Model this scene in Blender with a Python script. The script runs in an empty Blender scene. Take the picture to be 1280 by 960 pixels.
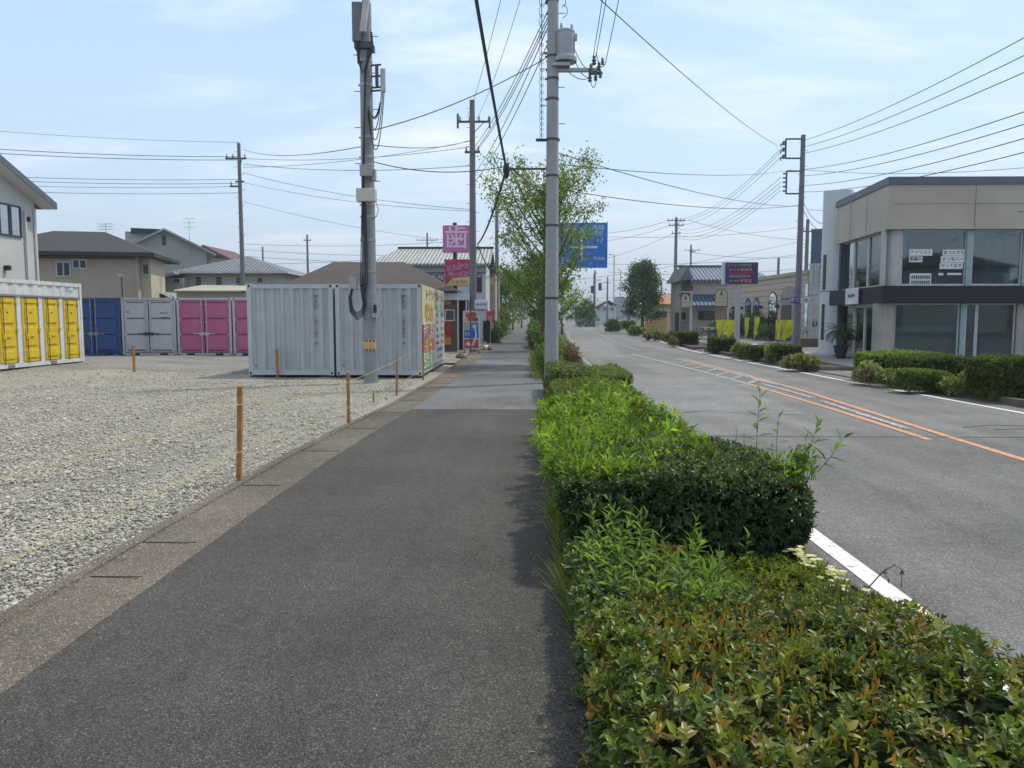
import bpy, math, random, re
import numpy as np
from mathutils import Vector, Matrix
random.seed(7); rng = np.random.default_rng(11)
S = bpy.context.scene
COL = S.collection
R = math.radians
H = 1.7; FOC = 960.0
PIT = math.atan(83/FOC); YAW = math.atan(15/FOC)
FW = Vector((-math.sin(YAW)*math.cos(PIT), math.cos(YAW)*math.cos(PIT), -math.sin(PIT)))
RT = Vector((math.cos(YAW), math.sin(YAW), 0)); UP = RT.cross(FW)
def ray(x, y): return FW*FOC + RT*(x-640) + UP*(480-y)
def G(x, y, z=0.0):
    r = ray(x, y); t = (z-H)/r.z; return (r.x*t, r.y*t)
def P(x, y, Y):
    r = ray(x, y); t = Y/r.y; return Vector((r.x*t, Y, H+r.z*t))
# ---------------------------------------------------------------- camera
cd = bpy.data.cameras.new('camera'); cam = bpy.data.objects.new('camera', cd); COL.objects.link(cam)
cam.location = (0, 0, H)
cam.rotation_euler = Matrix((RT, UP, -FW)).transposed().to_euler()
cd.sensor_width = 36; cd.lens = 36*FOC/1280; cd.clip_end = 20000; cd.clip_start = 0.05
S.camera = cam
# ---------------------------------------------------------------- materials
def nt(name):
    m = bpy.data.materials.new(name); m.use_nodes = True
    t = m.node_tree; b = t.nodes['Principled BSDF']; return m, t, b
def N(t, typ, **kw):
    n = t.nodes.new(typ)
    for k, v in kw.items():
        if k in n.inputs.keys(): n.inputs[k].default_value = v
        else: setattr(n, k, v)
    return n
def ramp(t, fac, stops):
    r = t.nodes.new('ShaderNodeValToRGB'); e = r.color_ramp.elements
    while len(e) < len(stops): e.new(0.5)
    for i, (p, c) in enumerate(stops):
        e[i].position = p; e[i].color = (*c, 1) if len(c) == 3 else c
    t.links.new(fac, r.inputs[0]); return r.outputs[0]
def mixc(t, f, a, b, mode='MIX'):
    m = t.nodes.new('ShaderNodeMix'); m.data_type = 'RGBA'; m.blend_type = mode
    for i, v in ((0, f), (6, a), (7, b)):
        if isinstance(v, bpy.types.NodeSocket): t.links.new(v, m.inputs[i])
        elif isinstance(v, (int, float)): m.inputs[i].default_value = v
        else: m.inputs[i].default_value = (*v, 1)
    return m.outputs[2]
_mc = {}
def mat(name, col, rough=0.7, var=0.18, scale=2.0, bump=0.0, bscale=40, metal=0.0, streak=0.0, spec=0.5):
    if name in _mc: return _mc[name]
    m, t, b = nt(name)
    tc = N(t, 'ShaderNodeTexCoord')
    n1 = N(t, 'ShaderNodeTexNoise', Scale=scale, Detail=6.0, Roughness=0.65); t.links.new(tc.outputs['Object'], n1.inputs['Vector'])
    d = tuple(c*(1-var) for c in col); l = tuple(min(1, c*(1+var)) for c in col)
    c = ramp(t, n1.outputs[0], [(0.3, d), (0.7, l)])
    if streak > 0:
        mp = N(t, 'ShaderNodeMapping'); mp.inputs['Scale'].default_value = (9, 9, 0.5); t.links.new(tc.outputs['Object'], mp.inputs[0])
        n2 = N(t, 'ShaderNodeTexNoise', Scale=1.0, Detail=5.0); t.links.new(mp.outputs[0], n2.inputs['Vector'])
        f = ramp(t, n2.outputs[0], [(0.5, (0, 0, 0)), (0.75, (streak,)*3)])
        c = mixc(t, f, c, tuple(q*0.45+0.02 for q in col))
    t.links.new(c, b.inputs['Base Color'])
    b.inputs['Roughness'].default_value = rough; b.inputs['Metallic'].default_value = metal
    b.inputs['Specular IOR Level'].default_value = spec
    if bump > 0:
        n3 = N(t, 'ShaderNodeTexNoise', Scale=bscale, Detail=4.0); t.links.new(tc.outputs['Object'], n3.inputs['Vector'])
        bp = N(t, 'ShaderNodeBump', Strength=bump, Distance=0.02); t.links.new(n3.outputs[0], bp.inputs['Height']); t.links.new(bp.outputs[0], b.inputs['Normal'])
    _mc[name] = m; return m
def leafmat(name, rough=0.4, trans=0.35, spec=0.3):
    m, t, b = nt(name)
    a = N(t, 'ShaderNodeAttribute', attribute_name='Col')
    c = a.outputs['Color']
    t.links.new(c, b.inputs['Base Color']); b.inputs['Roughness'].default_value = rough
    b.inputs['Specular IOR Level'].default_value = spec
    tr = N(t, 'ShaderNodeBsdfTranslucent'); cc = mixc(t, 1.0, c, (1.6, 1.6, 0.5), 'MULTIPLY'); t.links.new(cc, tr.inputs[0])
    mx = N(t, 'ShaderNodeMixShader'); mx.inputs[0].default_value = trans
    t.links.new(b.outputs[0], mx.inputs[1]); t.links.new(tr.outputs[0], mx.inputs[2])
    t.links.new(mx.outputs[0], t.nodes['Material Output'].inputs[0]); return m
def attrmat(name, rough=0.85):
    m, t, b = nt(name)
    a = N(t, 'ShaderNodeAttribute', attribute_name='Col')
    tc = N(t, 'ShaderNodeTexCoord'); n = N(t, 'ShaderNodeTexNoise', Scale=60.0, Detail=4.0); t.links.new(tc.outputs['Object'], n.inputs['Vector'])
    c = mixc(t, ramp(t, n.outputs[0], [(0.35, (.0, .0, .0)), (0.7, (.35, .35, .35))]), a.outputs['Color'], (0.3, 0.29, 0.26))
    t.links.new(c, b.inputs['Base Color']); b.inputs['Roughness'].default_value = rough; return m
def glassmat(name, tint=(0.5, 0.6, 0.62), refl=0.14, opac=0.0, body=(0.03, .035, .04)):
    m, t, b = nt(name)
    tr = N(t, 'ShaderNodeBsdfTransparent'); tr.inputs[0].default_value = (*tint, 1)
    gl = N(t, 'ShaderNodeBsdfGlossy', Roughness=0.03); gl.inputs[0].default_value = (.9, .95, 1, 1)
    df = N(t, 'ShaderNodeBsdfDiffuse'); df.inputs[0].default_value = (*body, 1)
    m1 = N(t, 'ShaderNodeMixShader'); m1.inputs[0].default_value = opac
    t.links.new(tr.outputs[0], m1.inputs[1]); t.links.new(df.outputs[0], m1.inputs[2])
    lw = N(t, 'ShaderNodeFresnel', IOR=1.5)
    ad = N(t, 'ShaderNodeMath', operation='ADD'); ad.inputs[1].default_value = refl; t.links.new(lw.outputs[0], ad.inputs[0])
    m2 = N(t, 'ShaderNodeMixShader'); t.links.new(ad.outputs[0], m2.inputs[0]); t.links.new(m1.outputs[0], m2.inputs[1]); t.links.new(gl.outputs[0], m2.inputs[2])
    t.links.new(m2.outputs[0], t.nodes['Material Output'].inputs[0]); return m
# ---------------------------------------------------------------- mesh helpers
class MB:
    def __init__(s): s.v = []; s.f = []
    def add(s, v, f):
        o = len(s.v); s.v += [tuple(q) for q in v]; s.f += [tuple(i+o for i in q) for q in f]; return s
    def box(s, x0, x1, y0, y1, z0, z1):
        if x0 > x1: x0, x1 = x1, x0
        if y0 > y1: y0, y1 = y1, y0
        if z0 > z1: z0, z1 = z1, z0
        return s.add([(x0,y0,z0),(x1,y0,z0),(x1,y1,z0),(x0,y1,z0),(x0,y0,z1),(x1,y0,z1),(x1,y1,z1),(x0,y1,z1)],
              [(0,3,2,1),(4,5,6,7),(0,1,5,4),(1,2,6,5),(2,3,7,6),(3,0,4,7)])
    def prism(s, poly, z0, z1):
        n = len(poly)
        a = sum(poly[i][0]*poly[(i+1)%n][1]-poly[(i+1)%n][0]*poly[i][1] for i in range(n))
        if a < 0: poly = poly[::-1]
        v = [(x,y,z0) for x,y in poly]+[(x,y,z1) for x,y in poly]
        f = [tuple(range(n))[::-1], tuple(range(n,2*n))]+[(i,(i+1)%n,n+(i+1)%n,n+i) for i in range(n)]
        return s.add(v, f)
    def tube(s, pts, r, n=6, cap=True):
        pts = [Vector(p) for p in pts]; m = len(pts)
        rs = r if isinstance(r, (list, tuple)) else [r]*m
        v = []; f = []; u = None
        for i, p in enumerate(pts):
            d = (pts[min(i+1, m-1)]-pts[max(i-1, 0)]).normalized()
            if u is None: u = d.orthogonal().normalized()
            else:
                u = u - d*u.dot(d)
                u = u.normalized() if u.length > 1e-6 else d.orthogonal().normalized()
            w = d.cross(u)
            for k in range(n):
                a = 2*math.pi*k/n; v.append(p+(u*math.cos(a)+w*math.sin(a))*rs[i])
        for i in range(m-1):
            for k in range(n):
                f.append((i*n+k, i*n+(k+1)%n, (i+1)*n+(k+1)%n, (i+1)*n+k))
        if cap: f.append(tuple(range(n))[::-1]); f.append(tuple(range((m-1)*n, m*n)))
        return s.add(v, f)
    def cyl(s, x, y, z0, z1, r0, r1=None, n=16): return s.tube([(x,y,z0),(x,y,z1)], [r0, r0 if r1 is None else r1], n)
    def lathe(s, x, y, prof, n=16):
        v = []; f = []
        for r, z in prof:
            for k in range(n):
                a = 2*math.pi*k/n; v.append((x+r*math.cos(a), y+r*math.sin(a), z))
        for i in range(len(prof)-1):
            for k in range(n): f.append((i*n+k, i*n+(k+1)%n, (i+1)*n+(k+1)%n, (i+1)*n+k))
        f.append(tuple(range(n))[::-1]); f.append(tuple(range((len(prof)-1)*n, len(prof)*n)))
        return s.add(v, f)
    def build(s, name, m, parent=None, smooth=False, rot=None, bevel=0.0):
        me = bpy.data.meshes.new(name); v = s.v
        if parent is not None and parent.get('_loc'): 
            ox, oy, oz = parent['_loc']; v = [(a-ox, b-oy, c-oz) for a, b, c in v]
        me.from_pydata(v, [], s.f); me.update()
        if smooth: me.polygons.foreach_set('use_smooth', [True]*len(me.polygons))
        o = bpy.data.objects.new(name, me); COL.objects.link(o)
        if m: me.materials.append(m)
        if parent is not None:
            o.parent = parent
            if parent.get('_loc'): o['_loc'] = (0.0, 0.0, 0.0) if False else parent['_loc']
        if bevel:
            b = o.modifiers.new('bevel', 'BEVEL'); b.width = bevel; b.segments = 2; b.limit_method = 'ANGLE'
        return o
def tag(o, label=None, cat=None, group=None, kind=None):
    if label: o['label'] = label
    if cat: o['category'] = cat
    if group: o['group'] = group
    if kind: o['kind'] = kind
    return o
def thing(name, label, cat, loc=(0, 0, 0), group=None):
    """Empty at the base; children are authored in world coordinates (shifted by _loc)."""
    o = bpy.data.objects.new(name, None); COL.objects.link(o); o.location = loc
    o['_loc'] = tuple(float(q) for q in loc)
    o.empty_display_size = 0.2
    return tag(o, label, cat, group)
def structure(name, mb, m, smooth=False): return tag(mb.build(name, m, smooth=smooth), kind='structure')
def dup(root, offset, label=None, rotz=0.0, scale=None):
    r = root.copy(); COL.objects.link(r)
    r.location = Vector(offset); r.rotation_euler = (0, 0, rotz)
    if scale: r.scale = scale
    if label: r['label'] = label
    def rec(src, dst):
        for ch in list(src.children):
            c = ch.copy(); COL.objects.link(c); c.parent = dst; rec(ch, c)
    rec(root, r); return r
FONTS = {}
def text(s, size, loc, axis, m, parent, name='lettering', spacing=1.0, width=None, bold=0.0, align='CENTER', lines=1.0, ext=0.002, sy=1.0):
    """axis: rotation euler of the text plane; loc: world position."""
    cu = bpy.data.curves.new(name, 'FONT'); cu.body = s; cu.size = size; cu.align_x = align; cu.align_y = 'CENTER'
    cu.extrude = ext; cu.offset = bold; cu.space_character = spacing; cu.space_line = lines; cu.resolution_u = 2
    cu.materials.append(m)
    o = bpy.data.objects.new(name, cu); COL.objects.link(o)
    l = Vector(loc)
    if parent is not None:
        o.parent = parent
        if parent.get('_loc'): l = l-Vector(parent['_loc'])
    o.location = l; o.rotation_euler = axis
    if width:
        bpy.context.view_layer.update(); w = o.dimensions.x
        if w > 0: o.scale = (width/w, width/w if sy == 1.0 else sy, 1)
    return o
FACE_CAM = (R(90), 0, 0)           # readable from -Y
FACE_RIGHT = (R(90), 0, R(90))     # readable from +X
FACE_LEFT = (R(90), 0, R(-90))     # readable from -X
# ---------------------------------------------------------------- scattered leaves / stones
def npmesh(name, verts, faces, m, colors=None, parent=None, smooth=False):
    me = bpy.data.meshes.new(name); nv = len(verts); nf = len(faces); k = faces.shape[1]
    me.vertices.add(nv); me.vertices.foreach_set('co', verts.astype(np.float32).ravel())
    me.loops.add(nf*k); me.loops.foreach_set('vertex_index', faces.astype(np.int32).ravel())
    me.polygons.add(nf); me.polygons.foreach_set('loop_start', np.arange(0, nf*k, k, dtype=np.int32))
    me.polygons.foreach_set('loop_total', np.full(nf, k, dtype=np.int32))
    if smooth: me.polygons.foreach_set('use_smooth', np.ones(nf, dtype=bool))
    me.update(calc_edges=True)
    if colors is not None:
        a = me.color_attributes.new('Col', 'FLOAT_COLOR', 'POINT')
        c = np.ones((nv, 4), dtype=np.float32); c[:, :3] = colors; a.data.foreach_set('color', c.ravel())
    me.materials.append(m)
    o = bpy.data.objects.new(name, me); COL.objects.link(o)
    if parent is not None: o.parent = parent
    return o
LEAF = np.array([(0,0,0),(-.5,.38,.28),(.5,.38,.28),(0,.42,0),(-.33,.74,.2),(.33,.74,.2),(0,.76,0),(0,1,0)])
LEAFF = np.array([(0,3,1),(0,2,3),(3,4,1),(3,6,4),(3,5,6),(3,2,5),(6,7,4),(6,5,7)])
LEAF2 = np.array([(0,0,0),(-.5,.45,.2),(.5,.45,.2),(0,1,0)]); LEAF2F = np.array([(0,2,1),(1,2,3)])
def leaves(name, pos, dirs, ups, L, Wd, cols, m, parent=None, simple=False):
    T, F = (LEAF2, LEAF2F) if simple else (LEAF, LEAFF)
    n = len(pos); d = dirs/np.linalg.norm(dirs, axis=1, keepdims=True)
    s = np.cross(d, ups); s /= np.linalg.norm(s, axis=1, keepdims=True)+1e-9; u = np.cross(s, d)
    L = np.broadcast_to(L, (n,)); Wd = np.broadcast_to(Wd, (n,))
    v = (pos[:, None]+s[:, None]*(T[None, :, 0:1]*Wd[:, None, None])+d[:, None]*(T[None, :, 1:2]*L[:, None, None])
         + u[:, None]*(T[None, :, 2:3]*Wd[:, None, None]-.17*T[None, :, 1:2]**2*L[:, None, None]))
    f = F[None]+(np.arange(n)*len(T))[:, None, None]
    c = np.repeat(cols[:, None], len(T), 1)
    off = np.array(parent['_loc']) if parent is not None and parent.get('_loc') else np.zeros(3)
    return npmesh(name, v.reshape(-1, 3)-off, f.reshape(-1, 3), m, c.reshape(-1, 3), parent, smooth=not simple)
def rv(n): 
    q = rng.normal(size=(n, 3)); return q/np.linalg.norm(q, axis=1, keepdims=True)
def pick(n, palette, jit=0.2):
    """palette: list of (weight, rgb)"""
    w = np.array([p[0] for p in palette], float); w /= w.sum()
    c = np.array([p[1] for p in palette])[rng.choice(len(palette), n, p=w)]
    return np.clip(c*(1+rng.normal(size=(n, 1))*jit), 0.005, 1)
def vnoise(p, s, seed=0):
    """cheap smooth noise from sines"""
    q = p*s+seed*1.7
    return (np.sin(q[:, 0]*1.7+np.sin(q[:, 1]*1.3+seed))*np.cos(q[:, 1]*1.9+np.sin(q[:, 2]*1.1))+np.sin(q[:, 2]*2.1+q[:, 0]*.7+seed*2))*0.5
ICO = None
def icosa():
    t = (1+5**.5)/2
    v = np.array([(-1,t,0),(1,t,0),(-1,-t,0),(1,-t,0),(0,-1,t),(0,1,t),(0,-1,-t),(0,1,-t),(t,0,-1),(t,0,1),(-t,0,-1),(-t,0,1)])/math.hypot(1,t)
    f = np.array([(0,11,5),(0,5,1),(0,1,7),(0,7,10),(0,10,11),(1,5,9),(5,11,4),(11,10,2),(10,7,6),(7,1,8),(3,9,4),(3,4,2),(3,2,6),(3,6,8),(3,8,9),(4,9,5),(2,4,11),(6,2,10),(8,6,7),(9,8,1)])
    return v, f
def stones(name, pos, size, cols, m, flat=0.6):
    V, F = icosa(); n = len(pos)
    A = rng.normal(size=(n, 3, 3)); Q = np.linalg.qr(A)[0]
    sc = size[:, None]*rng.uniform(.55, 1.15, (n, 3))
    jit = rng.uniform(.72, 1.22, (n, 12, 1))
    v = np.einsum('nij,nkj->nki', Q, V[None]*jit*sc[:, None]); v[:, :, 2] *= flat
    v += pos[:, None]
    f = F[None]+(np.arange(n)*12)[:, None, None]
    return npmesh(name, v.reshape(-1, 3), f.reshape(-1, 3), m, np.repeat(cols[:, None], 12, 1).reshape(-1, 3))
# ================================================================ GROUND
def groundmat(name, c1, c2, agg=110.0, contrast=0.5, patch=0.25, bump=0.5, light=None, rough=0.9, tracks=0.0, far=None):
    m, t, b = nt(name); tc = N(t, 'ShaderNodeTexCoord'); o = tc.outputs['Object']
    v = N(t, 'ShaderNodeTexVoronoi', Scale=agg); t.links.new(o, v.inputs['Vector'])
    sep = N(t, 'ShaderNodeSeparateColor'); t.links.new(v.outputs['Color'], sep.inputs[0])
    c = ramp(t, sep.outputs[0], [(0.0, tuple(q*(1-contrast) for q in c1)), (0.55, c1), (0.85, c2), (1.0, light or tuple(q*1.5 for q in c2))])
    n = N(t, 'ShaderNodeTexNoise', Scale=0.55, Detail=8.0, Roughness=0.6); t.links.new(o, n.inputs['Vector'])
    c = mixc(t, 1.0, c, ramp(t, n.outputs[0], [(0.3, (1-patch,)*3), (0.7, (1+patch*.6,)*3)]), 'MULTIPLY')
    n2 = N(t, 'ShaderNodeTexNoise', Scale=9.0, Detail=5.0); t.links.new(o, n2.inputs['Vector'])
    c = mixc(t, 1.0, c, ramp(t, n2.outputs[0], [(0.3, (.88,)*3), (0.7, (1.08,)*3)]), 'MULTIPLY')
    if tracks:
        for sc_, st_ in (((1.1, .035, 1), tracks), ((.25, .5, 1), tracks*.7)):
            mp = N(t, 'ShaderNodeMapping'); mp.inputs['Scale'].default_value = sc_; t.links.new(o, mp.inputs[0])
            n4 = N(t, 'ShaderNodeTexNoise', Scale=1.6, Detail=5.0); t.links.new(mp.outputs[0], n4.inputs['Vector'])
            c = mixc(t, 1.0, c, ramp(t, n4.outputs[0], [(.38, (1-st_,)*3), (.62, (1+st_*.4,)*3)]), 'MULTIPLY')
    t.links.new(c, b.inputs['Base Color']); b.inputs['Roughness'].default_value = rough; b.inputs['Specular IOR Level'].default_value = 0.3
    bp = N(t, 'ShaderNodeBump', Strength=bump, Distance=0.006); t.links.new(v.outputs['Distance'], bp.inputs['Height']); t.links.new(bp.outputs[0], b.inputs['Normal'])
    return m
def sheet(name, poly, z, m, kind='structure'):
    mb = MB(); mb.add([(x, y, z) for x, y in poly], [tuple(range(len(poly)))])
    o = mb.build(name, m)
    if o.data.polygons[0].normal.z < 0: o.data.flip_normals()
    return tag(o, kind=kind)
def band(name, left, right, z0, z1, m):
    """slab between two polylines (same length)"""
    mb = MB(); n = len(left)
    v = [(x, y, z1) for x, y in left]+[(x, y, z1) for x, y in right]+[(x, y, z0) for x, y in left]+[(x, y, z0) for x, y in right]
    f = []
    for i in range(n-1):
        f += [(i, n+i, n+i+1, i+1), (2*n+i, i, i+1, 2*n+i+1), (n+i, 3*n+i, 3*n+i+1, n+i+1)]
    f += [(0, 2*n, 3*n, n), (n-1, 2*n-1, 4*n-1, 3*n-1)]
    mb.add(v, f); return structure(name, mb, m)
def interp(pl, y):
    ys = [p[1] for p in pl]; xs = [p[0] for p in pl]; return float(np.interp(y, ys, xs))
KIN = [(-2.37, -3), (-2.37, 6), (-2.34, 9), (-2.2, 12), (-2.05, 15), (-1.86, 21), (-1.84, 32), (-2.1, 60), (-2.5, 95), (-3.2, 160)]
KOUT = [(-2.98, -3), (-2.98, 6), (-2.95, 9), (-2.83, 12), (-2.62, 15), (-2.5, 21), (-2.5, 32), (-2.75, 60), (-3.1, 95), (-3.8, 160)]
WR = [(0.32, -3), (0.32, 6), (0.32, 9), (0.33, 12), (0.4, 15), (0.5, 21), (0.35, 32), (0.3, 60), (0.5, 95), (1.0, 160)]
asph_walk = groundmat('sidewalk_asphalt', (.074, .0715, .066), (.108, .104, .096), 165, .45, .26, .8, (.2, .19, .165), tracks=.09)
asph_old = groundmat('sidewalk_old_asphalt', (.14, .146, .152), (.17, .175, .18), 70, .2, .3, .3)
asph_mid = groundmat('sidewalk_mid_asphalt', (.1, .104, .108), (.125, .128, .132), 70, .25, .3, .3)
concrete = groundmat('kerb_concrete', (.13, .109, .086), (.172, .146, .118), 160, .35, .38, .5, (.36, .34, .3))
concrete_d = groundmat('kerb_concrete_dark', (.135, .118, .098), (.17, .15, .125), 160, .35, .45, .5)
slotmat = mat('slot_dark', (.025, .022, .02))
sub = lambda pl, a, b: [(interp(pl, a), a)]+[p for p in pl if a < p[1] < b]+[(interp(pl, b), b)]
def band2(name, L, Rr, a, b, z0, z1, m):
    ys = sorted({a, b}|{p[1] for p in L+Rr if a < p[1] < b})
    return band(name, [(interp(L, y), y) for y in ys], [(interp(Rr, y), y) for y in ys], z0, z1, m)
band2('sidewalk', KIN, WR, -3, 14.2, -.2, 0, asph_walk)
band2('sidewalk', KIN, WR, 14.2, 21.6, -.2, .001, asph_old)
band2('sidewalk', KIN, WR, 21.6, 23.2, -.2, -.001, asph_mid)  # crosswise band in a darker grey than the stretches beside it
band2('sidewalk', KIN, WR, 23.2, 31.0, -.2, 0, asph_old)
band2('sidewalk', KIN, WR, 31.0, 160, -.2, 0, asph_mid)
# kerb between the gravel lot and the sidewalk: a raised inner lip, a sloping slab, a low outer edge
def kerb():
    offs = [(0, .0), (0.045, .006), (0.13, .012), (0.135, .004), (0.50, .010), (0.505, .028), (0.60, .032), (0.61, -.2)]
    ys = sorted(set(list(np.arange(-3, 36, .6))+list(np.arange(36, 161, 8))))
    v = []; f = []; k = len(offs)
    for y in ys:
        a = interp(KIN, y); b = interp(KOUT, y); w = a-b
        for o, z in offs: v.append((a-o/.61*w+random.uniform(-.003, .003), y, z+(.001 if o == 0 else random.uniform(-.002, .003))))
    for i in range(len(ys)-1):
        for j in range(k-1): f.append((i*k+j+1, i*k+j, (i+1)*k+j, (i+1)*k+j+1))
    mb = MB(); mb.add(v, f); return structure('kerb', mb, concrete)
kerb()
jm = MB()
for y, a, b in [(4.85, .12, .46), (5.62, .10, .50), (7.6, .1, .5), (9.6, .02, .6), (11.6, .02, .6), (13.6, .02, .6), (15.6, .02, .6), (17.6, .02, .6), (19.6, .02, .6), (21.6, .02, .6), (3.4, .1, .3)]:
    x0 = interp(KIN, y); w = interp(KIN, y)-interp(KOUT, y); t_ = .011
    jm.box(x0-b*w/.61, x0-a*w/.61, y-t_/2, y+t_/2, .013, .0165 if b < .55 else .0165)
tag(jm.build('kerb_joints', slotmat), kind='structure')

# gravel lot
def lot_h(x, y): return 0.0+.16*math.exp(-(((x+16.5)/4.5)**2+((y-26)/6)**2))
gravel_m = groundmat('gravel', (.36, .335, .275), (.44, .41, .345), 40, .3, .16, 1.0, (.62, .6, .56))
gravel_m.node_tree.nodes['Bump'].inputs['Distance'].default_value = .03
def gravel():
    us = np.concatenate([[0], np.cumsum(np.linspace(.05, .9, 110))]); us = us/us[-1]
    ys = np.concatenate([np.arange(-3, 2.4, .3), np.arange(2.4, 14, .08), np.arange(14, 24, .2), np.arange(24, 60, .8)])
    V = []
    for y in ys:
        e = interp(KOUT, y)
        V.append(np.stack([e-us*46, np.full(len(us), y), np.zeros(len(us))], 1))
    V = np.array(V); sh = V.shape; P_ = V.reshape(-1, 3)
    h = vnoise(P_, 1.1, 2)*.02+vnoise(P_, 5, 5)*.013+vnoise(P_, 14, 1)*.009+rng.normal(size=len(P_))*.005
    d = np.repeat(us[None], sh[0], 0).ravel()*46
    fade = np.clip(d/.5, .0, 1)
    P_[:, 2] = .0+h*fade*.9-.02*(1-fade)+np.array([lot_h(a, b) for a, b in P_[:, :2]])-.012
    nx = len(us); ny = len(ys); I = np.arange(nx*ny).reshape(ny, nx)
    F = np.stack([I[:-1, :-1], I[1:, :-1], I[1:, 1:], I[:-1, 1:]], -1).reshape(-1, 4)
    o = npmesh('gravel_lot', P_, F, gravel_m); tag(o, kind='structure')
    o.data.materials.append(groundmat('compacted_ground', (.21, .2, .18), (.27, .255, .225), 40, .35, .3, .8))
    fc = P_[F].mean(1); o.data.polygons.foreach_set('material_index', ((fc[:, 1]+vnoise(fc*np.array([1, 1, 0]), 1.3, 7)*.7+rng.normal(size=len(fc))*.12 > 23.6) & (fc[:, 0] < -3.6)).astype(np.int32))
    o.data.flip_normals() if o.data.polygons[0].normal.z < 0 else None
gravel()
n = 215000
u = rng.uniform(size=n); Y = 1/(1/3.0-u*(1/3.0-1/23.5))
X = -2.9-rng.uniform(size=n)**1.0*(Y*.72+.6)
X = np.where(Y > 12, X-.0, X)
edge = np.interp(Y, [p[1] for p in KOUT], [p[0] for p in KOUT]); X = np.minimum(X, edge-.0-rng.exponential(.04, n))
rut = vnoise(np.stack([X*.6, Y*.35, X*0], 1), 1.5, 21); keep = ~((Y > 20.6) & (X > -9)) & ((rut < .38) | (rng.uniform(size=len(X)) < .3)); X, Y = X[keep], Y[keep]
# stray stones on the kerb edge
Z = np.array([lot_h(a, b) for a, b in zip(X, Y)])+rng.uniform(-.012, .012, len(X))+vnoise(np.stack([X, Y, X*0], 1), 1.1, 2)*.016
sz = rng.gamma(4, .0019, len(X))*(1+Y/20)+.0025
cols = pick(len(X), [(4, (.44, .41, .34)), (3, (.5, .47, .395)), (2.2, (.37, .345, .29)), (1.3, (.38, .335, .25)), (.25, (.58, .56, .5)), (.5, (.28, .26, .22))], .1)
g = stones('gravel', np.stack([X, Y, Z], 1), np.clip(sz, .005, .045), cols, attrmat('gravel_stone'))
tag(g, 'pale grey crushed gravel spread over the container lot', 'gravel', kind='stuff')

# roads
RL = [(2.1, -5), (2.1, 20), (2.35, 36), (2.8, 45), (3.8, 70), (5.3, 101), (9, 180), (12, 247), (15, 330)]
RRt = [(10.05, -5), (10.02, 15), (9.8, 22), (9.62, 30), (9.6, 43), (11.4, 66), (14.5, 100), (21, 180), (26, 247), (32, 330)]
road_m = groundmat('road_asphalt', (.185, .183, .18), (.208, .206, .202), 85, .18, .16, .3, (.27, .26, .25), tracks=.16)
road_p = groundmat('road_asphalt_patch', (.2, .2, .2), (.235, .233, .23), 60, .2, .25, .25)
road_d = groundmat('road_asphalt_dark', (.152, .15, .148), (.185, .183, .18), 90, .26, .2, .5, (.27, .26, .25), tracks=.14)
ground_m = groundmat('terrain', (.13, .125, .1), (.16, .16, .11), 3, .4, .4, .3)
sheet('ground', [(-4000, -300), (4000, -300), (4000, 9000), (-4000, 9000)], -.22, ground_m)
band2('road', RL, RRt, -5, 330, -.21, -.10, road_m)
RA = [(2.3, -5), (2.3, 9.4)]; RB = [(6.1, -5), (6.1, 9.4)]
def strip(name, pl, w, z, m, a=None, b=None, kind='structure'):
    pts = pl
    L = []; Q = []
    for i, (x, y) in enumerate(pts):
        j0, j1 = max(i-1, 0), min(i+1, len(pts)-1); dx = pts[j1][0]-pts[j0][0]; dy = pts[j1][1]-pts[j0][1]; l = math.hypot(dx, dy)
        L.append((x-dy/l*w/2, y+dx/l*w/2, z)); Q.append((x+dy/l*w/2, y-dx/l*w/2, z))
    n = len(pts); mb = MB(); mb.add(L+Q, [(i, n+i, n+i+1, i+1) for i in range(n-1)])
    o = mb.build(name, m)
    if o.data.polygons[0].normal.z < 0: o.data.flip_normals()
    return tag(o, kind=kind)
sheet('road_resurfaced_strip', [(2.12, -5), (9.95, -5), (9.95, 11.6), (2.12, 11.6)], -.097, road_d)
sheet('road_patch', [(2.5, 15), (5.3, 14.2), (5.5, 23.5), (2.5, 24.5)], -.096, road_p)
sheet('road_patch', [(2.6, 36), (4.6, 35.5), (6.6, 60), (3.7, 62)], -.096, road_p)
def paint(name, col, wear=.35):
    m, t, b = nt(name); tc = N(t, 'ShaderNodeTexCoord')
    nz = N(t, 'ShaderNodeTexNoise', Scale=14.0, Detail=8.0, Roughness=.7); t.links.new(tc.outputs['Object'], nz.inputs['Vector'])
    c = mixc(t, ramp(t, nz.outputs[0], [(wear, (0, 0, 0)), (wear+.14, (1, 1, 1))]), (.17, .165, .16), col)
    t.links.new(c, b.inputs['Base Color']); b.inputs['Roughness'].default_value = .6; return m
white_p = paint('line_paint_white', (.7, .7, .67), .3); white_w = paint('line_paint_worn', (.56, .55, .53), .46)
orange_p = paint('line_paint_orange', (.6, .27, .11), .38)
dull_w = paint('line_paint_faded', (.4, .39, .37), .48)
Z1 = -.092
strip('road_marking', [(2.4, -5), (2.4, 8), (2.38, 16)], .16, Z1, white_p); strip('road_marking', [(2.38, 16), (2.38, 20), (2.62, 36), (3.1, 45), (4.1, 70), (5.6, 101)], .13, Z1, dull_w)
strip('road_marking', [(9.55, -3), (9.5, 12), (9.15, 22), (9.05, 32), (9.1, 43), (10.9, 66), (14.0, 100), (20, 180)], .13, Z1, white_p)
strip('road_marking', [(6.22, -4), (6.26, 8), (6.42, 11.5), (6.85, 18.5), (7.0, 26), (7.0, 34)], .13, Z1, orange_p)
strip('road_marking', [(5.98, 11.3), (6.08, 15), (6.1, 20.5)], .13, Z1, orange_p)
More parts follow.
